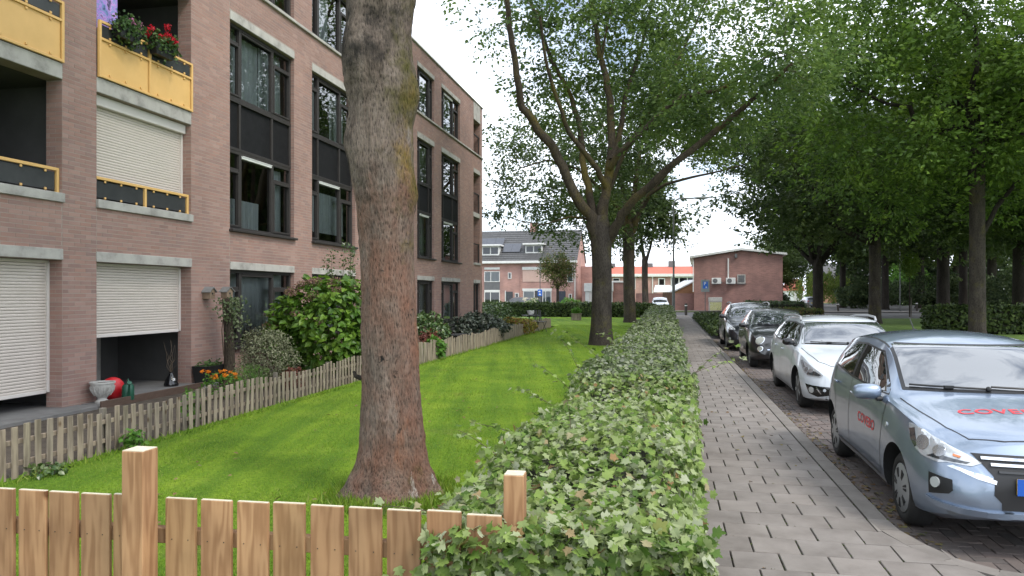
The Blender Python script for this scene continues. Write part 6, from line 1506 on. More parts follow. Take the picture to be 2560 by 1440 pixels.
def bird_house(label, loc, rz, s=1.0):
    h = thing('bird_house', label, 'bird house', loc, rz, 'wooden bird houses'); w_, d, hh = .075 * s, .075 * s, .15 * s
    MB().prism([(-d, -w_, 0), (-d, w_, 0), (-d, w_, hh), (-d, 0, hh + .06 * s), (-d, -w_, hh)], (2 * d, 0, 0)).build('box', M['bird_wood'], h)
    for sg in (1, -1): MB().prism([(-d - .02, 0, hh + .068 * s), (-d - .02, sg * (w_ + .035), hh - .025 * s), (-d - .02, sg * (w_ + .035), hh - .038 * s), (-d - .02, 0, hh + .055 * s)], (2 * d + .05, 0, 0)).build('roof_board', M['grey_roof'], h)
    MB().lathe([(.02 * s, 0), (.02 * s, .003)], 14, (d + .001, 0, hh * .62), Matrix.Rotation(math.pi / 2, 4, 'Y')).build('entrance', M['glow_black'], h); MB().tube([(d, 0, hh * .4), (d + .05, 0, hh * .4)], .005, 6).build('perch', M['bird_wood'], h)
bird_house('small wooden bird house fixed to the brick pillar', S(sP(512), WT + .085, 1.59), -TH, 1.05)
stp = at(573, 13.95, 0)
stump = thing('tree_stump', 'tall bare stump overgrown with ivy carrying a bird house', 'tree stump', stp, 0)
m = MB(); m.tube([(0, 0, -.05), (.0, 0, .15), (.005, 0, .6), (-.015, 0, 1.1), (-.03, 0, 1.45), (-.045, 0, 1.60)], [.14, .105, .095, .088, .095, .085], 14); m.build('trunk', M['bark_limb'], stump, smooth=60)
m = MB(); m.tube([(.08, -.05, .0), (-.09, -.04, .55), (-.14, 0, 1.0), (-.10, 0, 1.3)], [.014, .011, .009, .006], 6); m.build('creeper_stem', M['twig'], stump)
g = np.random.default_rng(16); n_ = 520; zz = 1.62 - np.abs(g.normal(0, .38, n_)); C = np.stack([g.normal(.06, .13, n_) + np.where(zz < 1.2, .12, 0), g.normal(-.05, .10, n_), zz], 1); C = C[C[:, 2] > .55]; n_ = len(C)
tag(link('ivy', leaves_mesh('ivy', C, g.normal(0, 1, (n_, 3)) + np.array([0, 0, -.5]), g.normal(0, .6, (n_, 3)) + np.array([.3, -.8, .5]), g.uniform(.035, .065, n_), OVAL, M['ivy']), None, stump), kind='stuff')
bird_house('grey wooden bird house on top of the ivy stump', stp + Vector((-.045, 0, 1.60)), -TH - .2, 1.0)
# shrubs and flowers behind the picket fence
vshr = shrub('variegated_shrub', 'pale variegated shrub between the stump and the big hydrangea', at(668, 13.3), (.50, .46, .56), 5200, .042, M['variegated'], DIAMOND, seed=3)
hyd = shrub('hydrangea', 'large hydrangea bush with big bright leaves and faded blooms', at(822, 15.4), (1.16, .95, 1.0), 3400, .155, M['hydrangea_leaf'], OVAL, seed=4, shell=.62, up=.9)
def blooms(root, pts, mat, r, nper, ls, name='bloom', flat=.6):
    g = np.random.default_rng(len(pts))
    for p in pts:
        v = unit(g.normal(0, 1, (nper, 3))); C = v * np.array([r, r, r * flat])
        o = link(name, leaves_mesh(name, C, g.normal(0, 1, (nper, 3)), v + g.normal(0, .3, (nper, 3)), ls * g.uniform(.7, 1.2, nper), OVAL, mat), None, root); o.location = p
hp = []
for k in range(34):
    a = rb.uniform(-2.9, .5); e = rb.uniform(.05, 1.25); hp.append((1.16 * math.cos(a) * math.cos(e) * 1.0, .95 * math.sin(a) * math.cos(e), 1.0 + 1.02 * math.sin(e)))
blooms(hyd, hp, M['hydrangea_bloom'], .10, 50, .035)
hl2 = thing('hydrangea', 'smaller hydrangea with brown dried blooms beside the ground floor window', 'shrub', at(720, 15.2), 0)
g = np.random.default_rng(44); n_ = 900; vv = unit(g.normal(0, 1, (n_, 3))); C = vv * np.array([.5, .45, .55]) * (.6 + .4 * g.random((n_, 1))) + np.array([0, 0, .72]); tag(link('foliage', leaves_mesh('foliage', C, vv + g.normal(0, .5, (n_, 3)), vv + np.array([0, 0, .8]), g.uniform(.08, .14, n_), OVAL, M['hydrangea_leaf']), None, hl2), kind='stuff')
blooms(hl2, [(rb.uniform(-.45, .35), rb.uniform(-.4, .1), rb.uniform(.95, 1.3)) for k in range(14)], M['hydrangea_bloom'], .09, 45, .033)
for k in range(5): MB().tube([(rb.gauss(0, .05), rb.gauss(0, .05), 0), (rb.gauss(0, .25), rb.gauss(0, .2), 1.0)], [.012, .007], 5).build('stem', M['twig'], hl2)
ts = thing('tall_shrub', 'tall shrub with thin leafy shoots standing above the hydrangea', 'shrub', at(852, 16.4), 0); g = np.random.default_rng(8); LC = []
for k in range(6):
    e = Vector((rb.uniform(-.3, .35), rb.uniform(-.2, .2), rb.uniform(2.35, 2.8))); pa = arc((rb.gauss(0, .06), 0, 0), e, 8, (0, 0, 0), rb, .05); MB().tube(pa, [.012 - .0011 * i for i in range(9)], 5).build('shoot', M['twig'], ts)
    for p in pa[5:]:
        for q in range(26): LC.append(tuple(p + Vector((rb.gauss(0, .05), rb.gauss(0, .05), rb.gauss(0, .09)))))
C = np.array(LC); n_ = len(C); tag(link('foliage', leaves_mesh('foliage', C, g.normal(0, .7, (n_, 3)) + np.array([0, 0, .5]), g.normal(0, 1, (n_, 3)), g.uniform(.04, .08, n_), DIAMOND, M['laurel']), None, ts), kind='stuff')
mg = shrub('marigolds', 'clump of bright orange marigolds behind the picket fence', at(556, 11.9), (.34, .22, .22), 700, .05, M['fresh'], DIAMOND, seed=9, stems=4, cat='flowers')
blooms(mg, [(rb.uniform(-.32, .34), rb.uniform(-.22, .1), rb.uniform(.32, .46)) for k in range(16)], M['marigold'], .026, 26, .026, 'flower', .7)
shrub('fern', 'bright green feathery plant beside the marigolds', at(625, 12.6), (.30, .25, .24), 1500, .06, M['fresh'], (BLADE[0] * np.array([1.2, 1, 1]), BLADE[1]), seed=10, stems=3, cat='plant')
shrub('red_plant', 'low red leaved plant under the variegated shrub', at(735, 13.1), (.22, .2, .20), 420, .06, M['red_leaf'], OVAL, seed=11, stems=3, cat='plant')
for i, (px, Y, r_, lb) in enumerate(((345, 8.0, .10, 'leafy weed growing through the pickets at the lawn edge'), (415, 9.6, .12, 'tall green weed behind the pickets near the edging plank'), (110, 6.9, .16, 'dark ivy patch at the picket foot'))):
    p = S(*[(at(px, Y).x * ST + at(px, Y).y * CT), -5.66 if i != 1 else -6.0]); shrub('weed', lb, p, (r_, r_, (.11, .24, .05)[i]), (170, 240, 130)[i], .055, M['fresh'] if i < 2 else M['laurel'], OVAL, seed=20 + i, stems=3, cat='weed')
shrub('laurel_shrub', 'rounded glossy laurel shrub behind the picket fence by the narrow window', at(1066, 20.6), (.62, .6, .62), 1900, .11, M['laurel'], OVAL, seed=12)
shrub('red_shrub', 'reddish brown shrub in front of the laurel', at(1062, 19.4), (.52, .4, .34), 1000, .09, M['red_leaf'], OVAL, seed=13)
shrub('green_plant', 'pale green perennial leaning over the picket fence', at(1085, 19.0), (.30, .25, .28), 500, .10, M['fresh'], OVAL, seed=14, cat='plant')
shrub('rhododendron', 'dark rhododendron with drooping leaves behind the far pickets', at(1205, 26.0), (.85, .7, .52), 2300, .13, M['rhodo'], OVAL, seed=15)
shrub('rhododendron', 'smaller dark rhododendron beside the low black bench', at(1150, 25.0), (.55, .5, .46), 1100, .12, M['rhodo'], OVAL, seed=35)
shrub('corner_shrub', 'dark shrub at the far corner of the brick building', at(1238, 36.0), (1.0, .8, .62), 1600, .13, M['laurel'], OVAL, seed=16)
shrub('coleus', 'yellow and red leaved bedding plants behind the far pickets', at(1287, 30.2), (.62, .4, .36), 1200, .10, M['coleus'], OVAL, seed=17, cat='plant'); shrub('coleus', 'orange tinted bedding plants beside the garden table', at(1318, 31.6), (.42, .4, .32), 700, .09, M['coleus'], OVAL, seed=18, cat='plant')
# garden bench, table, chair, lawn planter
bn = thing('garden_bench', 'low black garden bench by the ground floor window', 'bench', at(1140, 22.8), -TH + math.pi / 2)
for k in range(4): MB().box((0, -.16 + k * .10, .43), (1.1, .08, .025), bevel=.004).build('seat_slat', M['black_plastic'], bn)
for k in range(2): MB().box((0, .22, .58 + k * .13), (1.1, .02, .08), bevel=.004).build('back_slat', M['black_plastic'], bn)
for sx in (-.48, .48):
    for sy in (-.16, .2): MB().box((sx, sy, .21), (.04, .04, .42)).build('leg', M['black_plastic'], bn)
gt = thing('garden_table', 'small dark garden table with a white bowl', 'table', at(1327, 33.4), 0)
MB().lathe([(.40, .70), (.42, .71), (.42, .725), (.001, .73)], 24, cap=False).build('table_top', M['black_plastic'], gt)
for a in (0, 2.1, 4.2): MB().tube([(.28 * math.cos(a), .28 * math.sin(a), 0), (.12 * math.cos(a), .12 * math.sin(a), .70)], .016, 6).build('leg', M['black_plastic'], gt)
o = MB().lathe([(.001, .0), (.10, 0), (.16, .14), (.17, .20), (.155, .20), (.14, .05), (.001, .04)], 20, cap=False).build('bowl', M['white_paint'], None, smooth=40); o.location = at(1327, 33.4, .732); tag(o, 'white bowl standing on the small garden table', 'bowl')
gc = thing('garden_chair', 'dark folding garden chair beside the small table', 'chair', at(1352, 33.0), .5)
MB().box((0, 0, .44), (.42, .42, .03), bevel=.006).build('seat', M['black_plastic'], gc)
for k in range(4): MB().box((-.15 + k * .1, .24 + .03 * (k % 2), .72), (.05, .02, .5), Matrix.Rotation(-.2, 4, 'X'), bevel=.004).build('back_slat', M['black_plastic'], gc)
for sx in (-.19, .19):
    for sg in (-1, 1): MB().tube([(sx, sg * .2, 0), (sx, -sg * .18, .46)], .012, 6).build('leg', M['black_plastic'], gc)
lp = thing('lawn_planter', 'square wooden planter with a bright green plant on the far lawn', 'planter', at(1441, 47.5), -TH)
m = MB(); m.box((0, 0, .2), (.58, .58, .40), bevel=.01); m.build('tub', M['old_wood'], lp); m = MB(); m.box((0, 0, .41), (.64, .64, .04), bevel=.006); m.build('rim', M['old_wood'], lp)
g = np.random.default_rng(61); n_ = 700; vv = unit(g.normal(0, 1, (n_, 3))); C = vv * np.array([.34, .34, .25]) * (.5 + .5 * g.random((n_, 1))) + np.array([0, 0, .58]); C = C[C[:, 2] > .43]; n_ = len(C); tag(link('foliage', leaves_mesh('foliage', C, g.normal(0, 1, (n_, 3)), g.normal(0, .5, (n_, 3)) + np.array([0, 0, 1.]), g.uniform(.06, .1, n_), OVAL, M['fresh']), None, lp), kind='stuff')
# balcony flower boxes and cloth
def flower_box(label, s0, petals, npt, drop, seed):
    fb = thing('flower_box', label, 'flower box', S(s0, WT + .13, 5.79), -TH, 'flower boxes hung on the yellow railing'); g = np.random.default_rng(seed)
    m = MB(); m.add([(-.06, -.21, -.09), (.06, -.21, -.09), (.06, .21, -.09), (-.06, .21, -.09), (-.08, -.25, .09), (.08, -.25, .09), (.08, .25, .09), (-.08, .25, .09)], [(3, 2, 1, 0), (0, 1, 5, 4), (1, 2, 6, 5), (2, 3, 7, 6), (3, 0, 4, 7), (4, 5, 6, 7)]); m.build('trough', M['black_plastic'], fb)
    for y in (-.2, .2): MB().tube([(-.075, y, .08), (-.10, y, .20), (-.13, y, .19)], .006, 5).build('hook', M['dark_frame'], fb)
    n = 620; C = np.stack([g.normal(.02, .07, n), g.uniform(-.27, .27, n), .10 + g.normal(.05, .08, n) - drop * np.abs(g.normal(0, .1, n))], 1); tag(link('foliage', leaves_mesh('foliage', C, g.normal(0, 1, (n, 3)), g.normal(0, .6, (n, 3)) + np.array([.5, -.2, .8]), g.uniform(.04, .075, n), OVAL, M['geranium_leaf']), None, fb), kind='stuff')
    blooms(fb, [(g.normal(.05, .06), g.uniform(-.26, .26), .17 + abs(g.normal(.06, .06))) for k in range(npt)], petals, .055, 34, .04, 'flower', .8)
flower_box('black flower box full of bright red geraniums on the yellow balcony', sP(388), M['geranium_red'], 17, .5, 5); flower_box('black flower box with trailing green plants and a pink bloom on the balcony', sP(300), M['pink_petal'], 2, 1.0, 6)
m, nt, b = new_mat('purple_cloth'); n, l = nt.nodes, nt.links
tc = n.new('ShaderNodeTexCoord'); vo = n.new('ShaderNodeTexNoise'); vo.inputs['Scale'].default_value = 6; vo.inputs['Detail'].default_value = 2; l.new(tc.outputs['Object'], vo.inputs['Vector']); l.new(_ramp(nt, [(.05, .06, .14, .34), (.16, .24, .45, .40), (.42, .20, .62, .47), (.18, .26, .48, .53), (.50, .28, .66, .58), (.04, .05, .10, .66)], vo.outputs['Fac']), b.inputs['Base Color']); b.inputs['Roughness'].default_value = .9
cm_ = MB(); vs = []; nn = 26
for i in range(nn + 1):
    for j in range(9): vs.append((.02 * math.sin(i * 1.1) * (1 - j / 12), -.42 + .84 * i / nn, -j * .115))
cm_.add(vs, [(i * 9 + j, (i + 1) * 9 + j, (i + 1) * 9 + j + 1, i * 9 + j + 1) for i in range(nn) for j in range(8)])
o = cm_.build('patterned_cloth', M['purple_cloth'], None, smooth=80); o.location = S(sP(262), WT - .12, 6.72); o.rotation_euler = (0, 0, -TH); tag(o, 'purple and blue patterned cloth hanging in the upper balcony', 'cloth')
# ================================================================== beyond the lawn and the road
brick_tex('brick_far', (.46, .265, .23), (.40, .225, .19), (.42, .30, .27), 1.6); brick_tex('brick_hall', (.34, .185, .158), (.27, .148, .128), (.33, .215, .19), 1.6); brick_tex('brick_orange', (.50, .27, .15), (.44, .22, .12), (.45, .3, .2), 1.6)
pmat('roof_dark', [(.060, .060, .062), (.10, .10, .102)], 3, .7, .2, 30); pmat('roof_red', [(.42, .11, .07), (.48, .135, .09)], 3, .8); pmat('solar', [(.035, .038, .05), (.05, .055, .07)], 2, .25, spec=.7); pmat('beige_shutter', [(.50, .34, .29), (.56, .39, .33)], 3, .6); pmat('grey_panel', [(.11, .11, .115), (.14, .14, .145)], 3, .6)
pmat('steel', [(.09, .095, .09), (.14, .145, .14)], 5, .55, metal=.3); pmat('sign_blue', [(.01, .11, .50), (.012, .13, .55)], 3, .4); pmat('sign_grey', [(.20, .23, .23), (.26, .29, .28)], 3, .5); pmat('bollard_wood', [(.035, .030, .026), (.07, .06, .05)], 8, .9, .3, 40); pmat('door_grey', [(.045, .048, .052), (.06, .064, .07)], 3, .5); pmat('door_blue', [(.030, .036, .055), (.04, .048, .07)], 3, .5)
glass_mat('far_glass', (.45, .50, .52), 1.5, 2.2)
leaf_mat('hedge_far', [(.022, .040, .012), (.038, .062, .016), (.060, .095, .022), (.095, .135, .03)], .2, .6); leaf_mat('willow', [(.13, .19, .03), (.19, .25, .045), (.10, .16, .03), (.24, .28, .06)], .4, .6); leaf_mat('bush_dark', [(.026, .046, .018), (.042, .070, .024), (.066, .10, .032), (.09, .125, .042)], .25, .6); leaf_mat('autumn', [(.05, .085, .02), (.085, .13, .025), (.12, .15, .03), (.17, .10, .05), (.10, .12, .03)], .3, .6)

def house(name, label, loc, rz, cat='house'): return thing(name, label, cat, loc, rz)
def bx(par, nm, mat, x0, x1, y0, y1, z0, z1, bevel=0.0):
    m = MB(); m.box(((x0 + x1) / 2, (y0 + y1) / 2, (z0 + z1) / 2), (abs(x1 - x0), abs(y1 - y0), abs(z1 - z0)), bevel=bevel); return m.build(nm, M[mat], par)
def hwin(par, x0, x1, z0, z1, split=(), frame='white_paint', y=0.0, fw=.07, back='curtain', name='window'):
    m = MB(); yc = y - .01
    for a, c, q, w in ((x0, x0 + fw, z0, z1), (x1 - fw, x1, z0, z1), (x0 + fw, x1 - fw, z0, z0 + fw), (x0 + fw, x1 - fw, z1 - fw, z1)): m.box(((a + c) / 2, yc, (q + w) / 2), (c - a, .10, w - q))
    for f in split: xx = x0 + (x1 - x0) * f; m.box((xx, yc, (z0 + z1) / 2), (fw, .098, z1 - z0 - 2 * fw))
    o = m.build(name, M[frame], par)
    MB().quad((x0 + fw, y - .02, z0 + fw), (x1 - fw, y - .02, z0 + fw), (x1 - fw, y - .02, z1 - fw), (x0 + fw, y - .02, z1 - fw)).build('pane', M['far_glass'], o)
    MB().quad((x0 + fw, y - .004, z0 + fw), (x1 - fw, y - .004, z0 + fw), (x1 - fw, y - .004, z1 - fw), (x0 + fw, y - .004, z1 - fw)).build('blind', M[back], o)
    return o
# ---- terraced houses behind the far hedge; x runs right along the front, y away from the viewer
hr = P(1441, CY, 82.0); hr.z = 0
H = house('row_house', 'pink brick row house with dark tiled roof, dormers and solar panels', hr, -TH)
X0 = -16.0
m = MB(); m.add([(X0, 0, 0), (0, 0, 0), (0, 9, 0), (X0, 9, 0), (X0, 0, 5.5), (0, 0, 5.5), (0, 9, 5.5), (X0, 9, 5.5), (X0, 4.5, 9.0), (0, 4.5, 9.0)], [(0, 1, 5, 4), (1, 2, 6, 9, 5), (2, 3, 7, 6), (3, 0, 4, 8, 7)]); m.build('wall', M['brick_far'], H)
rw = MB(); rw.add([(X0, -.35, 5.42), (.12, -.35, 5.42), (.12, 4.5, 9.18), (X0, 4.5, 9.18), (.12, 9.35, 5.42), (X0, 9.35, 5.42), (X0, -.35, 5.30), (.12, -.35, 5.30), (.12, 4.5, 9.05), (.12, 9.35, 5.3)], [(0, 1, 2, 3), (3, 2, 4, 5), (0, 6, 7, 1), (1, 7, 8, 2), (2, 8, 9, 4)]); roof = rw.build('roof', M['roof_dark'], H)
slope = Vector((0, 4.85, 3.76)).normalized(); sn = Vector((0, -3.76, 4.85)).normalized(); rl = math.hypot(4.85, 3.76)
tm = MB(); tm.add([(-8.0, 0, 0), (8.06, 0, 0), (8.06, .34, 0), (-8.0, .34, 0), (-8.0, 0, .05), (8.06, 0, .05)], [(4, 5, 2, 3), (0, 1, 5, 4)])
tme = MB()
for i in range(15):                               # tile courses
    q = rl * i / 15; p0 = Vector((X0, -.35, 5.42)) + slope * q + sn * .004; p1 = p0 + Vector((.12 - X0, 0, 0)); st = slope * (rl / 15)
    c = MB(); nx = 52
    for k in range(nx):
        a = p0 + (p1 - p0) * (k / nx); bq = p0 + (p1 - p0) * ((k + .86) / nx); c.add([a + sn * .05, bq + sn * .05, bq + st + sn * .012, a + st + sn * .012, a, bq], [(0, 1, 2, 3), (4, 5, 1, 0)])
    tag(c.build('tile_course', M['roof_dark'], roof), kind='stuff')
bx(H, 'gutter', 'white_paint', X0, .15, -.48, -.30, 5.12, 5.40, .02); bx(H, 'soffit', 'white_paint', X0, .12, -.32, .0, 5.18, 5.28)
MB().tube([(-.15, -.08, 0), (-.15, -.08, 5.2)], .05, 8).build('downpipe', M['white_paint'], H)
for k in range(3): MB().tube([(-6.3 - 0 * k, -.05 - .0, 0), (-6.3, -.05, 5.2)], .04, 6).build('downpipe', M['brick_far'], H) if k == 0 else None
def dormer(x0, x1, z0, z1):
    yb = lambda z: -.35 + (z - 5.42) * 4.85 / 3.76
    d = MB(); yf = yb(z0) - .05; d.add([(x0, yf, z0), (x1, yf, z0), (x1, yf, z1), (x0, yf, z1), (x0, yb(z1) + .2, z1), (x1, yb(z1) + .2, z1)], [(0, 1, 2, 3), (1, 5, 2), (0, 3, 4), (3, 2, 5, 4)]); dd = d.build('dormer', M['white_paint'], H)
    m = MB(); m.box(((x0 + x1) / 2, (yf + yb(z1)) / 2 - .15, z1 + .08), (x1 - x0 + .5, yb(z1) - yf + .5, .18), bevel=.02); m.build('dormer_roof', M['white_paint'], dd)
    for a, c in ((x0 + .12, (x0 + x1) / 2 - .06), ((x0 + x1) / 2 + .06, x1 - .12)): MB().quad((a, yf - .02, z0 + .15), (c, yf - .02, z0 + .15), (c, yf - .02, z1 - .15), (a, yf - .02, z1 - .15)).build('pane', M['solar'], dd)
dormer(-10.9, -8.9, 6.1, 7.15); dormer(-5.9, -4.0, 6.3, 7.25)
for k in range(2):
    p = Vector((-8.6 + k * 1.02, 0, 0)); q0 = Vector((p.x, -.35, 5.42)) + slope * 1.55 + sn * .10; MB().prism([q0, q0 + Vector((1.0, 0, 0)), q0 + Vector((1.0, 0, 0)) + slope * 1.7, q0 + slope * 1.7], sn * .04).build('solar_panel', M['solar'], H)
for k in range(3):
    q0 = Vector((-11.8 + k * 1.02, -.35, 5.42)) + slope * 2.9 + sn * .10; MB().prism([q0, q0 + Vector((1.0, 0, 0)), q0 + Vector((1.0, 0, 0)) + slope * 1.5, q0 + slope * 1.5], sn * .04).build('solar_panel', M['solar'], H)
bx(H, 'chimney', 'brick_hall', -6.0, -5.2, 4.2, 4.9, 8.6, 10.1); MB().tube([(-6.5, 1.3, 6.6), (-6.5, 1.3, 7.0)], .06, 8).build('roof_vent', M['grey_panel'], H)
hwin(H, -10.5, -8.7, 3.05, 4.25, (.42,)); bx(H, 'panel', 'grey_panel', -10.5, -8.7, -.03, .02, 2.15, 3.04); bx(H, 'lintel', 'white_paint', -10.5, -8.7, -.06, .02, 1.95, 2.14); bx(H, 'lintel', 'white_paint', -10.5, -8.7, -.06, .02, 4.45, 4.7); hwin(H, -10.5, -8.7, .2, 1.94, (.4,), back='door_grey')
hwin(H, -7.75, -7.35, 3.4, 4.1, (), back='door_grey'); d_ = bx(H, 'door', 'door_grey', -8.0, -7.2, -.05, .02, 0, 1.95, .01); bx(d_, 'door_frame', 'white_paint', -8.1, -8.005, -.06, .02, 0, 2.05)
for k in range(3): bx(d_, 'light_slot', 'solar', -7.85 + k * .2, -7.77 + k * .2, -.07, -.045, .6, 1.6)
hwin(H, -6.95, -6.5, 1.15, 1.8, (), back='door_grey'); bx(H, 'shutter_box', 'white_paint', -6.1, -2.75, -.12, .02, 4.40, 4.72); sh_ = bx(H, 'closed_shutter', 'beige_shutter', -6.05, -2.8, -.05, .02, 3.05, 4.40); bx(H, 'lintel', 'white_paint', -6.1, -2.75, -.06, .02, 2.05, 2.3)
hwin(H, -6.0, -4.7, .15, 2.04, ()); bx(H, 'doorway', 'door_grey', -4.65, -3.85, -.03, .02, 0, 2.04); hwin(H, -3.8, -2.8, .15, 2.04, (.35,)); bx(H, 'door', 'door_blue', -2.1, -1.2, -.05, .02, 0, 2.0, .01); hwin(H, -.85, -.5, 1.0, 1.7, (), back='door_grey')
bx(H, 'gable_annex', 'brick_far', .02, 2.2, 4.2, 11, 0, 4.9); hwin(H, -1.0, -.35, 3.0, 4.9, (), y=-.005, back='curtain')
# ---- white garage beside it, brick garage
gp = P(1463, CY, 80.0); gp.z = 0
Gg = house('white_garage', 'white garage with flat roof next to the pink row house', gp, -TH, 'garage'); bx(Gg, 'wall', 'white_paint', 0, 2.9, 0, 6, 0, 1.95); bx(Gg, 'fascia', 'white_paint', -.1, 3.0, -.15, 6.1, 1.96, 2.85, .02); bx(Gg, 'door', 'shutter_box', .4, 2.5, -.03, .01, 0, 1.85); bx(Gg, 'side_pier', 'brick_far', -.35, -.02, .05, 1, 0, 2.8)
gp2 = P(1530, CY, 80.0); gp2.z = 0
Gb = house('brick_garage', 'low red brick garage with white edge strip behind the lawn trees', gp2, -TH, 'garage'); bx(Gb, 'wall', 'brick_hall', 0, 1.9, 0, 6, 0, 2.9); bx(Gb, 'fascia', 'white_paint', -.12, 2.0, -.1, 6.1, 2.91, 3.1, .02)
# ---- low row with red roof
rp = P(1518, CY, 132.0); rp.z = 0
Rr = house('red_roof_row', 'low brick house row with bright red roof tiles and white gutter', rp, -TH * .3)
bx(Rr, 'wall', 'brick_far', 0, 17, 0, 8, 0, 5.0); bx(Rr, 'gutter', 'white_paint', -.2, 17.2, -.4, 0, 4.75, 5.25, .03); m = MB(); m.add([(-.2, -.3, 5.26), (17.2, -.3, 5.26), (17.2, 4, 6.75), (-.2, 4, 6.75), (17.2, 8.3, 5.26), (-.2, 8.3, 5.26)], [(0, 1, 2, 3), (3, 2, 4, 5), (1, 4, 2), (0, 3, 5)]); m.build('roof', M['roof_red'], Rr)
for x in (.6, 7.4, 11.4, 15.6): bx(Rr, 'chimney', 'grey_panel', x, x + 1.1, 3.4, 4.4, 6.0, 7.3 if x != 11.4 else 7.7)
hwin(Rr, 3.1, 5.0, 2.6, 4.6, (), y=-.02); hwin(Rr, 9.0, 10.2, 2.6, 4.5, (), y=-.02, fw=.16, back='door_grey'); hwin(Rr, 11.2, 15.6, 3.0, 4.7, (.33, .66), y=-.02, fw=.16, back='door_grey'); hwin(Rr, 1.0, 2.2, 3.6, 4.5, (), y=-.02, back='door_grey')
MB().tube([(8.0, -.1, 0), (8.0, -.1, 4.8)], .09, 6).build('downpipe', M['white_paint'], Rr)
# ---- brick hall with the air conditioners
hp_ = P(1735, CY, 76.0); hp_.z = 0
Ha = house('brick_hall', 'red brown brick hall with low gable, two air conditioners and small window', hp_, -.245, 'building')
m = MB(); W_ = 8.6; m.add([(0, 0, 0), (W_, 0, 0), (W_, 16, 0), (0, 16, 0), (0, 0, 5.35), (W_ * .54, 0, 6.05), (W_, 0, 5.55), (W_, 16, 5.55), (0, 16, 5.35), (W_ * .54, 16, 6.05)], [(0, 1, 6, 5, 4), (1, 2, 7, 6), (2, 3, 8, 9, 7), (3, 0, 4, 8)]); m.build('wall', M['brick_hall'], Ha)
m = MB(); m.prism([(-.45, -.3, 5.34), (W_ * .54, -.3, 6.12), (W_ + .4, -.3, 5.58), (W_ + .4, -.3, 5.78), (W_ * .54, -.3, 6.32), (-.45, -.3, 5.56)], (0, 16.6, 0)); m.build('roof', M['white_paint'], Ha)
MB().tube([(-.08, -.08, 1.9), (-.08, -.08, 5.2), (-.35, -.15, 5.38)], .05, 8).build('downpipe', M['white_paint'], Ha); bx(Ha, 'flue', 'white_paint', 3.32, 3.44, -.12, -.01, 3.1, 5.3)
w_ = hwin(Ha, 4.25, 5.05, 2.75, 3.65, (), 'stone', y=-.02, fw=.09, back='door_grey'); bx(w_, 'sill', 'grey_panel', 4.2, 5.1, -.14, .0, 2.66, 2.74)
for x in (1.75, 3.15):
    a_ = bx(Ha, 'air_conditioner', 'white_paint', x, x + .92, -.45, -.10, 2.72, 3.32, .02)
    f_ = MB(); f_.lathe([(.235, 0), (.235, .012), (.20, .014), (.20, .008), (.07, .008), (.06, .016), (.001, .018)], 24, (x + .33, -.45, 3.02), Matrix.Rotation(math.pi / 2, 4, 'X'), cap=False); f_.build('fan', M['grey_panel'], a_)
    bx(a_, 'bracket', 'grey_panel', x + .05, x + .87, -.42, -.02, 2.66, 2.715); bx(a_, 'connection_box', 'grey_panel', x + .93, x + 1.02, -.35, -.15, 2.75, 2.95)
bx(Ha, 'floodlight', 'grey_panel', 4.0, 4.25, -.25, -.02, 5.35, 5.75); bx(Ha, 'wall_box', 'brick_hall', 3.0, 3.3, -.12, -.01, 2.0, 2.3)
# ---- garden wall, gate, orange gable wall and canopy
wp = P(1590, CY, 77.5); wp.z = 0
Wl = house('garden_wall', 'long red brick garden wall with a brown plank gate', wp, -TH * .5, 'wall'); bx(Wl, 'wall', 'brick_hall', 0, 2.75, 0, .25, 0, 1.75); bx(Wl, 'wall', 'brick_hall', 3.95, 5.95, 0, .25, 0, 1.75)
gt_ = bx(Wl, 'gate', 'plank_brown', 2.76, 3.94, .08, .11, .05, 1.75)
for k in range(6): bx(gt_, 'gate_plank', 'plank_brown', 2.78 + k * .195, 2.955 + k * .195, .03, .079, .05, 1.85)
op = P(1690, CY, 84.0); op.z = 0
Og = house('orange_annex', 'orange brick annex with sloping white coping behind the garden wall', op, 0, 'building'); m = MB(); m.prism([(0, 0, 0), (2.3, 0, 0), (2.3, 0, 3.1), (0, 0, 1.95)], (0, 6, 0)); m.build('wall', M['brick_orange'], Og); m = MB(); m.prism([(-.15, -.1, 1.93), (2.35, -.1, 3.18), (2.35, -.1, 3.32), (-.15, -.1, 2.07)], (0, 6.2, 0)); m.build('coping', M['white_paint'], Og)
cn = P(1634, CY, 86.0); cn.z = 0
Cn_ = thing('canopy', 'white sloping canopy roof beside the orange brick annex', 'canopy', cn, 0); m = MB(); m.add([(0, 0, 1.95), (2.6, 0, 1.95), (2.6, 3.2, 2.75), (.8, 3.2, 2.75), (0, 0, 1.85), (2.6, 0, 1.85), (2.6, 3.2, 2.65), (.8, 3.2, 2.65)], [(0, 1, 2, 3), (4, 5, 1, 0), (7, 6, 5, 4), (5, 6, 2, 1), (4, 0, 3, 7)]); m.build('roof_sheet', M['white_paint'], Cn_)
for x in (.1, 2.5):
    for y in (.1, 3.0): bx(Cn_, 'post', 'grey_panel', x - .05 + (.75 if (y > 1 and x < 1) else 0), x + .05 + (.75 if (y > 1 and x < 1) else 0), y - .05, y + .05, 0, 1.9 if y < 1 else 2.6)
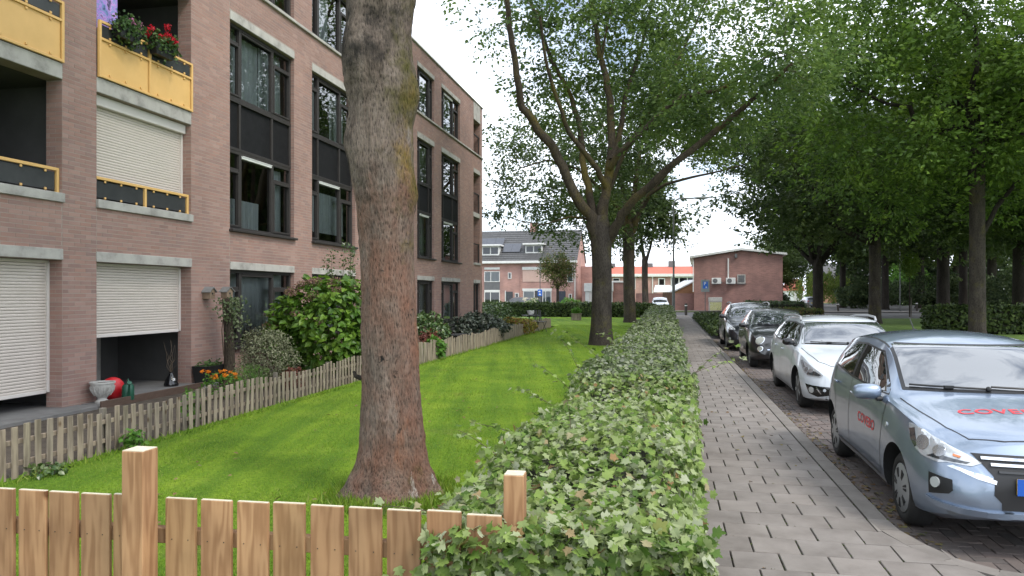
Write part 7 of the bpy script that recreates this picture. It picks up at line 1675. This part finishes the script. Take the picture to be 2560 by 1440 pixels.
# ---- cars far off
loc = P(1650, CY, 70.0); loc.z = -.1
cw = Car('hatchback', 'white hatchback showing only its roof and windscreen behind the hedge', loc, -1.75, SIL, 'paint_white', 'cars far off'); cw.front('windscreen', M['car_glass'], [(-.635, 1.03), (.635, 1.03), (.527, 1.372), (-.527, 1.372)], cell=.2, off=.005); cw.wheels('cap', .285, .195)
loc = P(1290, CY, 73.0); loc.z = -.1
cd_ = Car('hatchback', 'dark hatchback parked before the grey front door, only its roof showing', loc, math.pi - TH, SIL, 'paint_black', 'cars far off'); cd_.wheels('cap', .285, .195)
for sg in (1, -1): cd_.side('side_window', M['side_glass'], [(.72, .985), (.20, 1.315), (-.82, 1.325), (-1.16, 1.055)], sg, cell=.2)
loc = P(2022, CY, 98.0); loc.z = -.1
cg = Car('hatchback', 'silver car seen from behind driving off beyond the dark forked tree', loc, 1.45, SIL, 'paint_grey', 'cars far off'); cg.wheels('cap', .285, .195); cg.rear('rear_window', M['car_glass'], [(-.5, 1.08), (.5, 1.08), (.46, 1.30), (-.46, 1.30)], cell=.2)
for sg in (1, -1): cg.rear('tail_lamp', M['tail_red'], [(sg * .72, .74), (sg * .45, .78), (sg * .45, .92), (sg * .68, .96)] if sg < 0 else [(.45, .78), (.72, .74), (.68, .96), (.45, .92)], cell=.2, off=.01)
MB().box((-1.865, 0, .62), (.012, .5, .11)).build('number_plate', M['plate_yellow'], cg.root)

# ---- lamp posts
def lamp_post(label, base, h, arm, adir, r=.075, head=.85, group='street lamps'):
    L = thing('street_lamp', label, 'street lamp', base, 0, group); a = Vector(adir).normalized()
    MB().lathe([(r * 1.15, -.1), (r * 1.15, 0), (r, .3), (r * .95, h * .33), (r * .62, h * .34), (r * .52, h - .5)], 14, cap=False).build('pole', M['steel'], L, smooth=50)
    if arm > 0:
        pts = [Vector((0, 0, h - .5))] + [Vector((0, 0, h - .5)) + a * (.55 * (1 - math.cos(t))) + Vector((0, 0, .5 * math.sin(t))) for t in np.linspace(.3, 1.45, 6)] + [Vector((0, 0, h + .05)) + a * (arm * .5)]
        MB().tube(pts, r * .5, 10).build('arm', M['steel'], L, smooth=60)
        c = Vector((0, 0, h + .10)) + a * (arm * .5 + head * .5); rot = Matrix.Rotation(math.atan2(a.y, a.x), 4, 'Z') @ Matrix.Rotation(-.06, 4, 'Y')
        MB().ball(c, (head * .56, .14, .09), rot, 16, 8).build('lamp_head', M['sign_grey'], L, smooth=80); MB().ball(c - Vector((0, 0, .045)), (head * .40, .115, .07), rot, 14, 8).build('diffuser', M['fog_lens'], L, smooth=80)
    else:
        MB().lathe([(.05, h - .5), (.06, h - .45), (.30, h - .08), (.31, h - .03), (.06, h + .04), (.001, h + .05)], 18, cap=False).build('lamp_head', M['fog_lens'], L, smooth=40)
    return L
lamp_post('tall grey street lamp with curved arm beside the maple hedge', P(1684, CY, 52.0) - Vector((0, 0, CH)), 8.4, 3.0, (.97, .2, 0), .11, 1.25); lamp_post('slim park lamp with white disc head among the park trees', P(2207, CY, 92.0) - Vector((0, 0, CH)), 8.4, 0, (1, 0, 0), .06)
pl = thing('steel_pole', 'plain thin grey pole on the grass beyond the crossing', 'pole', P(2250, CY, 74.0) - Vector((0, 0, CH)), .0); MB().lathe([(.06, -.1), (.055, 3), (.04, 6.6), (.001, 6.62)], 10, cap=False).build('shaft', M['steel'], pl, smooth=50); MB().lathe([(.11, 0), (.11, .05), (.06, .06)], 12, cap=False).build('foot', M['steel'], pl)
# ---- signs
ps = thing('parking_sign', 'blue P parking sign on a grey board and thin post', 'sign', P(1763, CY, 59.5) - Vector((0, 0, CH)), -TH)
MB().tube([(0, .03, -.1), (0, .03, 2.9)], .03, 8).build('post', M['steel'], ps); bd = bx(ps, 'board', 'sign_grey', -.33, .33, -.02, .0, 1.85, 2.83, .01); bx(bd, 'blue_field', 'sign_blue', -.18, .20, -.026, -.021, 2.12, 2.68)
def glyph(par, text, size, loc, mat, name='lettering'):
    cu = bpy.data.curves.new(name, 'FONT'); cu.body = text; cu.size = size; cu.align_x = 'CENTER'; cu.align_y = 'CENTER'; cu.offset = size * .02
    ob = bpy.data.objects.new(name, cu); COL.objects.link(ob); me = bpy.data.meshes.new_from_object(ob.evaluated_get(bpy.context.evaluated_depsgraph_get())); bpy.data.objects.remove(ob)
    me.transform(Matrix.Translation(loc) @ Matrix.Rotation(math.pi / 2, 4, 'X')); return link(name, me, M[mat], par)
glyph(bd, 'P', .36, (-.02, -.029, 2.50), 'white_paint'); MB().prism([(.02, -.029, 2.16), (.14, -.029, 2.16), (.12, -.029, 2.26), (.05, -.029, 2.30)], (0, -.002, 0)).build('pictogram', M['white_paint'], bd)
bs = thing('blue_sign', 'small blue sign with white pictogram on a tall thin pole by the row house', 'sign', P(1350, CY, 66.0) - Vector((0, 0, CH)), -TH)
MB().tube([(0, .04, -.1), (0, .04, 5.2)], .035, 8).build('pole', M['steel'], bs); bd = bx(bs, 'board', 'sign_blue', -.20, .20, -.02, .0, 1.50, 2.08, .01); m = MB(); m.ball((-.04, -.022, 1.90), (.10, .004, .07), None, 12, 6); m.build('pictogram', M['white_paint'], bd); m = MB(); m.prism([(-.12, -.025, 1.60), (.12, -.025, 1.60), (.06, -.025, 1.70), (-.04, -.025, 1.74)], (0, -.002, 0)); m.build('pictogram', M['white_paint'], bd)
# ---- bollards, cabinet
def bollard(label, px, Y, h=.85, tilt=0.0):
    b_ = thing('bollard', label, 'bollard', P(px, CY, Y) - Vector((0, 0, CH + .02)), 0, 'wooden bollards'); o = MB().lathe([(.11, -.1), (.11, h - .06), (.085, h), (.001, h + .01)], 12, cap=False).build('post', M['bollard_wood'], b_, smooth=50); o.rotation_euler = (0, tilt, 0)
    o2 = MB().lathe([(.113, h - .20), (.113, h - .13)], 12, cap=False).build('band', M['white_paint'], b_); o2.rotation_euler = (0, tilt, 0)
bollard('dark wooden bollard at the end of the tiled sidewalk', 1715, 58.5, .95); bollard('leaning dark bollard on the grass edge by the crossing', 2096, 74, .85, -.12); bollard('dark bollard on the park grass beyond the thin pole', 2292, 79, .85)
m, nt, b = new_mat('graffiti'); n, l = nt.nodes, nt.links
tc = n.new('ShaderNodeTexCoord'); no = n.new('ShaderNodeTexNoise'); no.inputs['Scale'].default_value = 5; no.inputs['Detail'].default_value = 1; no.inputs['Distortion'].default_value = 3.5; l.new(tc.outputs['Object'], no.inputs['Vector'])
l.new(_ramp(nt, [(.40, .40, .33, .38), (.58, .56, .12, .45), (.45, .47, .33, .50), (.02, .02, .02, .53), (.02, .02, .02, .555), (.55, .55, .15, .57), (.42, .42, .36, .68)], no.outputs['Fac']), b.inputs['Base Color']); b.inputs['Roughness'].default_value = .6
cb = thing('utility_cabinet', 'grey utility cabinet with yellow and black graffiti against the brick hall', 'cabinet', P(1788, CY, 73.5) - Vector((0, 0, CH)), -TH * .5); bx(cb, 'housing', 'stone', -.6, .6, -.25, .25, .0, .90, .01); bx(cb, 'hood', 'stone', -.63, .63, -.28, .28, .91, 1.35, .02); bx(cb, 'door', 'graffiti', -.56, .56, -.27, -.251, .06, .86)
sheet('side_road', sts((57, 6.5), (60, 24), (92, 38), (150, 46), (150, 28), (104, 14), (84, 7)), -.116, M['asphalt'])
# ---- hedges and planting
def clipped(name, label, s0, s1, t0, t1, h, n, ls, mat, seed, cat='hedge'):
    root = thing(name, label, cat, S((s0 + s1) / 2, (t0 + t1) / 2, 0), -TH); g = np.random.default_rng(seed); a, c = (t1 - t0) / 2, (s1 - s0) / 2
    m = MB(); m.box((0, 0, h / 2 - .05), (2 * a - .2, 2 * c - .2, h - .1), bevel=.1); m.build('twig_shade_core', M['hedge_core'], root)  # sight-blocking box for twigs, coloured as dark as the shaded inside
    ar = np.array([2 * a * 2 * c, 2 * a * h, 2 * a * h, 2 * c * h, 2 * c * h]); f = g.choice(5, n, p=ar / ar.sum()); x = g.uniform(-a, a, n); y = g.uniform(-c, c, n); z = g.uniform(.02, h, n)
    z = np.where(f == 0, h, z); y = np.where(f == 1, -c, np.where(f == 2, c, y)); x = np.where(f == 3, -a, np.where(f == 4, a, x)); N = np.zeros((n, 3)); N[f == 0, 2] = 1; N[f == 1, 1] = -1; N[f == 2, 1] = 1; N[f == 3, 0] = -1; N[f == 4, 0] = 1
    C = np.stack([x, y, z], 1) + N * (g.normal(0, .05, n)[:, None] + .04 * np.sin(x * 2 + y * 3)[:, None]); C[:, 2] = np.maximum(C[:, 2], .02)
    tag(link('foliage', leaves_mesh('foliage', C, g.normal(0, 1, (n, 3)), N + g.normal(0, .4, (n, 3)) + np.array([0, 0, .4]), ls * g.uniform(.7, 1.3, n), OVAL, mat), None, root), kind='stuff'); return root
clipped('far_hedge', 'dark clipped hedge closing the far end of the lawn', 53.6, 54.7, -19, -.9, .92, 16000, .15, M['hedge_far'], 1); clipped('park_hedge', 'long clipped hedge on the park grass behind the silver car', 35.5, 37.3, 11.5, 34, 1.05, 20000, .16, M['hedge_far'], 2)
clipped('ground_cover_bed', 'low dark ground cover bed between sidewalk and black crossover', 30.4, 52, 1.75, 4.4, .34, 9000, .12, M['hedge_far'], 3, 'ground cover'); clipped('low_red_hedge', 'low reddish planting in front of the brick hall', 58, 61, 8.2, 11.2, .5, 1500, .14, M['autumn'], 4); clipped('green_bed', 'dark green planting bed at the brick hall corner', 67, 72, 6.8, 11.5, .9, 2500, .18, M['bush_dark'], 5, 'planting')
lf = thing('low_fence', 'low grey plank fence beside the far road crossing', 'fence', P(2007, CY, 72.0) - Vector((0, 0, CH)), -TH)
for k in range(7): bx(lf, 'plank', 'old_post', -.62 + k * .18, -.47 + k * .18, -.02, .0, 0, .78 + .02 * (k % 2))
bx(lf, 'rail', 'old_post', -.64, .68, .001, .04, .5, .58)
ct = P(1394, CY, 74.0); ct.z = 0
rr_ = random.Random(4)
make_tree('small_tree', 'small round street tree turning reddish in front of the row house', ct, [(ct + Vector((0, 0, -.1)), .2), (ct + Vector((0, 0, .5)), .15), (ct + Vector((0, 0, 2.2)), .13), (ct + Vector((0, 0, 2.7)), .10)], radial_limbs(rr_, ct + Vector((0, 0, 2.3)), ct + Vector((0, 0, 3.9)), (1.5, 1.5, 1.5), 7, .06), ell_clusters(rr_, 90, ct + Vector((0, 0, 4.1)), (1.65, 1.6, 1.65), .4), M['autumn'], 7000, .17, (.26, .26, .22), M['bark'], M['bark'], None, 41)
flb = shrub('flowering_bush', 'bush with big cream blooms behind the far hedge', P(1330, CY, 64.0) - Vector((0, 0, CH)), (.8, .6, .62), 900, .14, M['fresh'], OVAL, seed=51); blooms(flb, [(rr_.uniform(-.8, .7), rr_.uniform(-.6, -.1), rr_.uniform(.8, 1.35)) for k in range(18)], M['cream_petal'], .13, 20, .08)
shrub('green_bush', 'loose green bush at the foot of the small street tree', P(1424, CY, 66.0) - Vector((0, 0, CH)), (1.0, .7, .68), 1100, .18, M['fresh'], DIAMOND, seed=52)
# ---- weeping willow, bushes and trees of the park
wb = P(2045, CY, 104.0); wb.z = 0
wi = thing('weeping_willow', 'pale yellow green weeping tree beyond the crossing', 'tree', wb, 0); g = np.random.default_rng(77); LC, LD = [], []
MB().tube([(0, 0, -.1), (.1, 0, 1.5), (0, 0, 3.2)], [.3, .22, .15], 10).build('trunk', M['bark'], wi, smooth=60)
for k in range(150):
    a = rr_.uniform(0, 6.28); r = rr_.uniform(.6, 4.2); zt_ = 4.9 - .09 * r * r + rr_.gauss(0, .3); zb_ = rr_.uniform(.4, 2.4)
    for z in np.arange(zb_, zt_, .11): LC.append((r * math.cos(a) + rr_.gauss(0, .10), r * math.sin(a) + rr_.gauss(0, .10), z)); LD.append((rr_.gauss(0, .35), rr_.gauss(0, .35), -1))
C = np.array(LC); n_ = len(C); link('crown', leaves_mesh('crown', C, np.array(LD), g.normal(0, 1, (n_, 3)), g.uniform(.22, .36, n_), DIAMOND, M['willow']), None, wi)
for k in range(6): a = k * 1.05; MB().tube(arc((0, 0, 2.6), (3 * math.cos(a), 3 * math.sin(a), 4.2), 5, (0, 0, .15), rr_, .1), [.10, .08, .06, .05, .03, .02], 6).build('limb', M['bark'], wi)
fh = P(1984, CY, 118.0); fh.z = 0
Fh = house('far_cottage', 'small far cottage with red gable roof beyond the willow', fh, 0); bx(Fh, 'wall', 'white_paint', 0, 1.6, 0, 5, 0, 2.2); m = MB(); m.prism([(-.2, -.1, 2.2), (1.8, -.1, 2.2), (.8, -.1, 4.1)], (0, 5.2, 0)); m.build('roof', M['roof_red'], Fh); hwin(Fh, .5, 1.1, .9, 1.7, (), y=-.02, back='door_grey')
fh = P(2075, CY, 138.0); fh.z = 0
Fh = house('far_house', 'far brick house with brown roof behind the park trees', fh, .2); bx(Fh, 'wall', 'brick_orange', 0, 8, 0, 7, 0, 4.6); m = MB(); m.prism([(-.3, -.3, 4.6), (-.3, 7.3, 4.6), (-.3, 3.5, 7.6)], (8.6, 0, 0)); m.build('roof', M['roof_dark'], Fh); hwin(Fh, 1, 2.6, 2.6, 4.0, (.5,), y=-.02, back='door_grey'); hwin(Fh, 5, 6.6, 2.6, 4.0, (.5,), y=-.02, back='door_grey')
wt = park_tree('woodland_tree', 'tall dark woodland tree next to the weeping willow', 2107, CY, 96.0, .38, 5.5, (0, 0, 11.5), (7.0, 7.0, 7.0), 61, M['leaf_dark'], 26000, .42, 190, 6.2, 7, group='woodland trees of the park', sig=.95)
wt2 = park_tree('woodland_tree', 'thick dark woodland trunk standing behind the clipped park hedge', 2358, CY, 60.0, .48, 6.5, (0, 0, 11.5), (7.5, 7.5, 7.5), 62, M['leaf_dark'], 30000, .36, 210, 4.6, 8, group='woodland trees of the park', sig=.9)
for i, (px, Y, src, sc, lb) in enumerate(((2213, 84, wt, 1.05, 'slender dark woodland trunk between the park lamp and the thin pole'), (2300, 92, wt2, 1.1, 'dark woodland tree behind the bollard on the grass'), (2408, 78, wt, 1.1, 'pale woodland trunk close beside the thick dark one'), (2550, 50, wt2, .95, 'dark woodland tree rising from the middle of the park hedge'), (2480, 96, wt2, 1.2, 'distant woodland tree seen between two darker trunks'), (2620, 66, wt, 1.15, 'woodland tree hidden mostly by the park hedge end'), (2180, 120, wt, 1.2, 'far woodland tree above the house with the brown roof'), (1945, 84, wt, .42, 'small dark tree at the brick hall corner away from the garden wall'), (1975, 128, wt, .8, 'distant tree behind the red gable cottage'), (2390, 118, wt, 1.3, 'tallest distant woodland tree in the dark middle of the park'), (2700, 40, wt2, .9, 'woodland tree at the outer end of the park hedge'))):
    p = P(px, CY, Y); p.z = -.05; copy_thing(src, p, 1.3 * i + .4, sc, lb)
for i, (px, Y, r_, lb) in enumerate(((2145, 92, 2.6, 'dark rounded bush beside the willow'), (2320, 86, 3.2, 'large dark bush mass behind the bollard'), (2440, 84, 3.4, 'dark bush between the woodland trunks'), (2540, 74, 3.2, 'dark bush behind the park hedge'), (2230, 108, 3.0, 'bush in deep shade behind the thin pole'), (1925, 86, 2.0, 'dark bush hugging the brick hall corner'), (2650, 60, 3.4, 'broad dark bush at the hedge end'), (2390, 100, 3.6, 'dense bush far back under the woodland'))):
    p = P(px, CY, Y); p.z = 0; shrub('park_bush', lb, p, (r_, r_ * .8, r_ * .62), 2600, .36, M['bush_dark'], DIAMOND, seed=70 + i, stems=4, group='bushes in the park')
shrub('light_bush', 'bright green bush in a sunny gap behind the thin pole', P(2262, CY, 112.0) - Vector((0, 0, CH)), (3.4, 2.5, 3.2), 2600, .4, M['fresh'], DIAMOND, seed=90); sp_ = thing('sapling_stake', 'thin stake with a young tree on the park grass', 'sapling', P(2274, CY, 57.0) - Vector((0, 0, CH)), 0); MB().tube([(0, 0, -.1), (0, 0, 2.0), (.02, 0, 3.6)], [.05, .045, .02], 8).build('stem', M['bark'], sp_); MB().tube([(.12, 0, -.1), (.12, 0, 1.4)], .04, 6).build('stake', M['old_post'], sp_)
g = np.random.default_rng(13); n_ = 1200; vv = unit(g.normal(0, 1, (n_, 3))); C = vv * np.array([.8, .8, 1.1]) * (.4 + .6 * g.random((n_, 1))) + np.array([0, 0, 3.9]); tag(link('crown', leaves_mesh('crown', C, g.normal(0, 1, (n_, 3)), vv + np.array([0, 0, .6]), g.uniform(.14, .22, n_), DIAMOND, M['leaf_mid']), None, sp_), kind='stuff')

# the far wood reads as one mass
g = np.random.default_rng(99); n_ = 26000; px_ = g.uniform(2090, 2900, n_); Yq = g.uniform(118, 136, n_); zt_ = 8.5 + 2.5 * np.sin(px_ * .021) + 1.5 * np.sin(px_ * .057 + 1); zq = zt_ * g.random(n_) ** .8
C = np.stack([(px_ - CX) / FPX * Yq, Yq, zq], 1)
tag(link('far_wood', leaves_mesh('far_wood', C, g.normal(0, 1, (n_, 3)), g.normal(0, .6, (n_, 3)) + np.array([0, -.3, .8]), g.uniform(.5, .95, n_), DIAMOND, M['bush_dark'])), 'dark mass of the distant wood behind the park', 'woodland', kind='stuff')
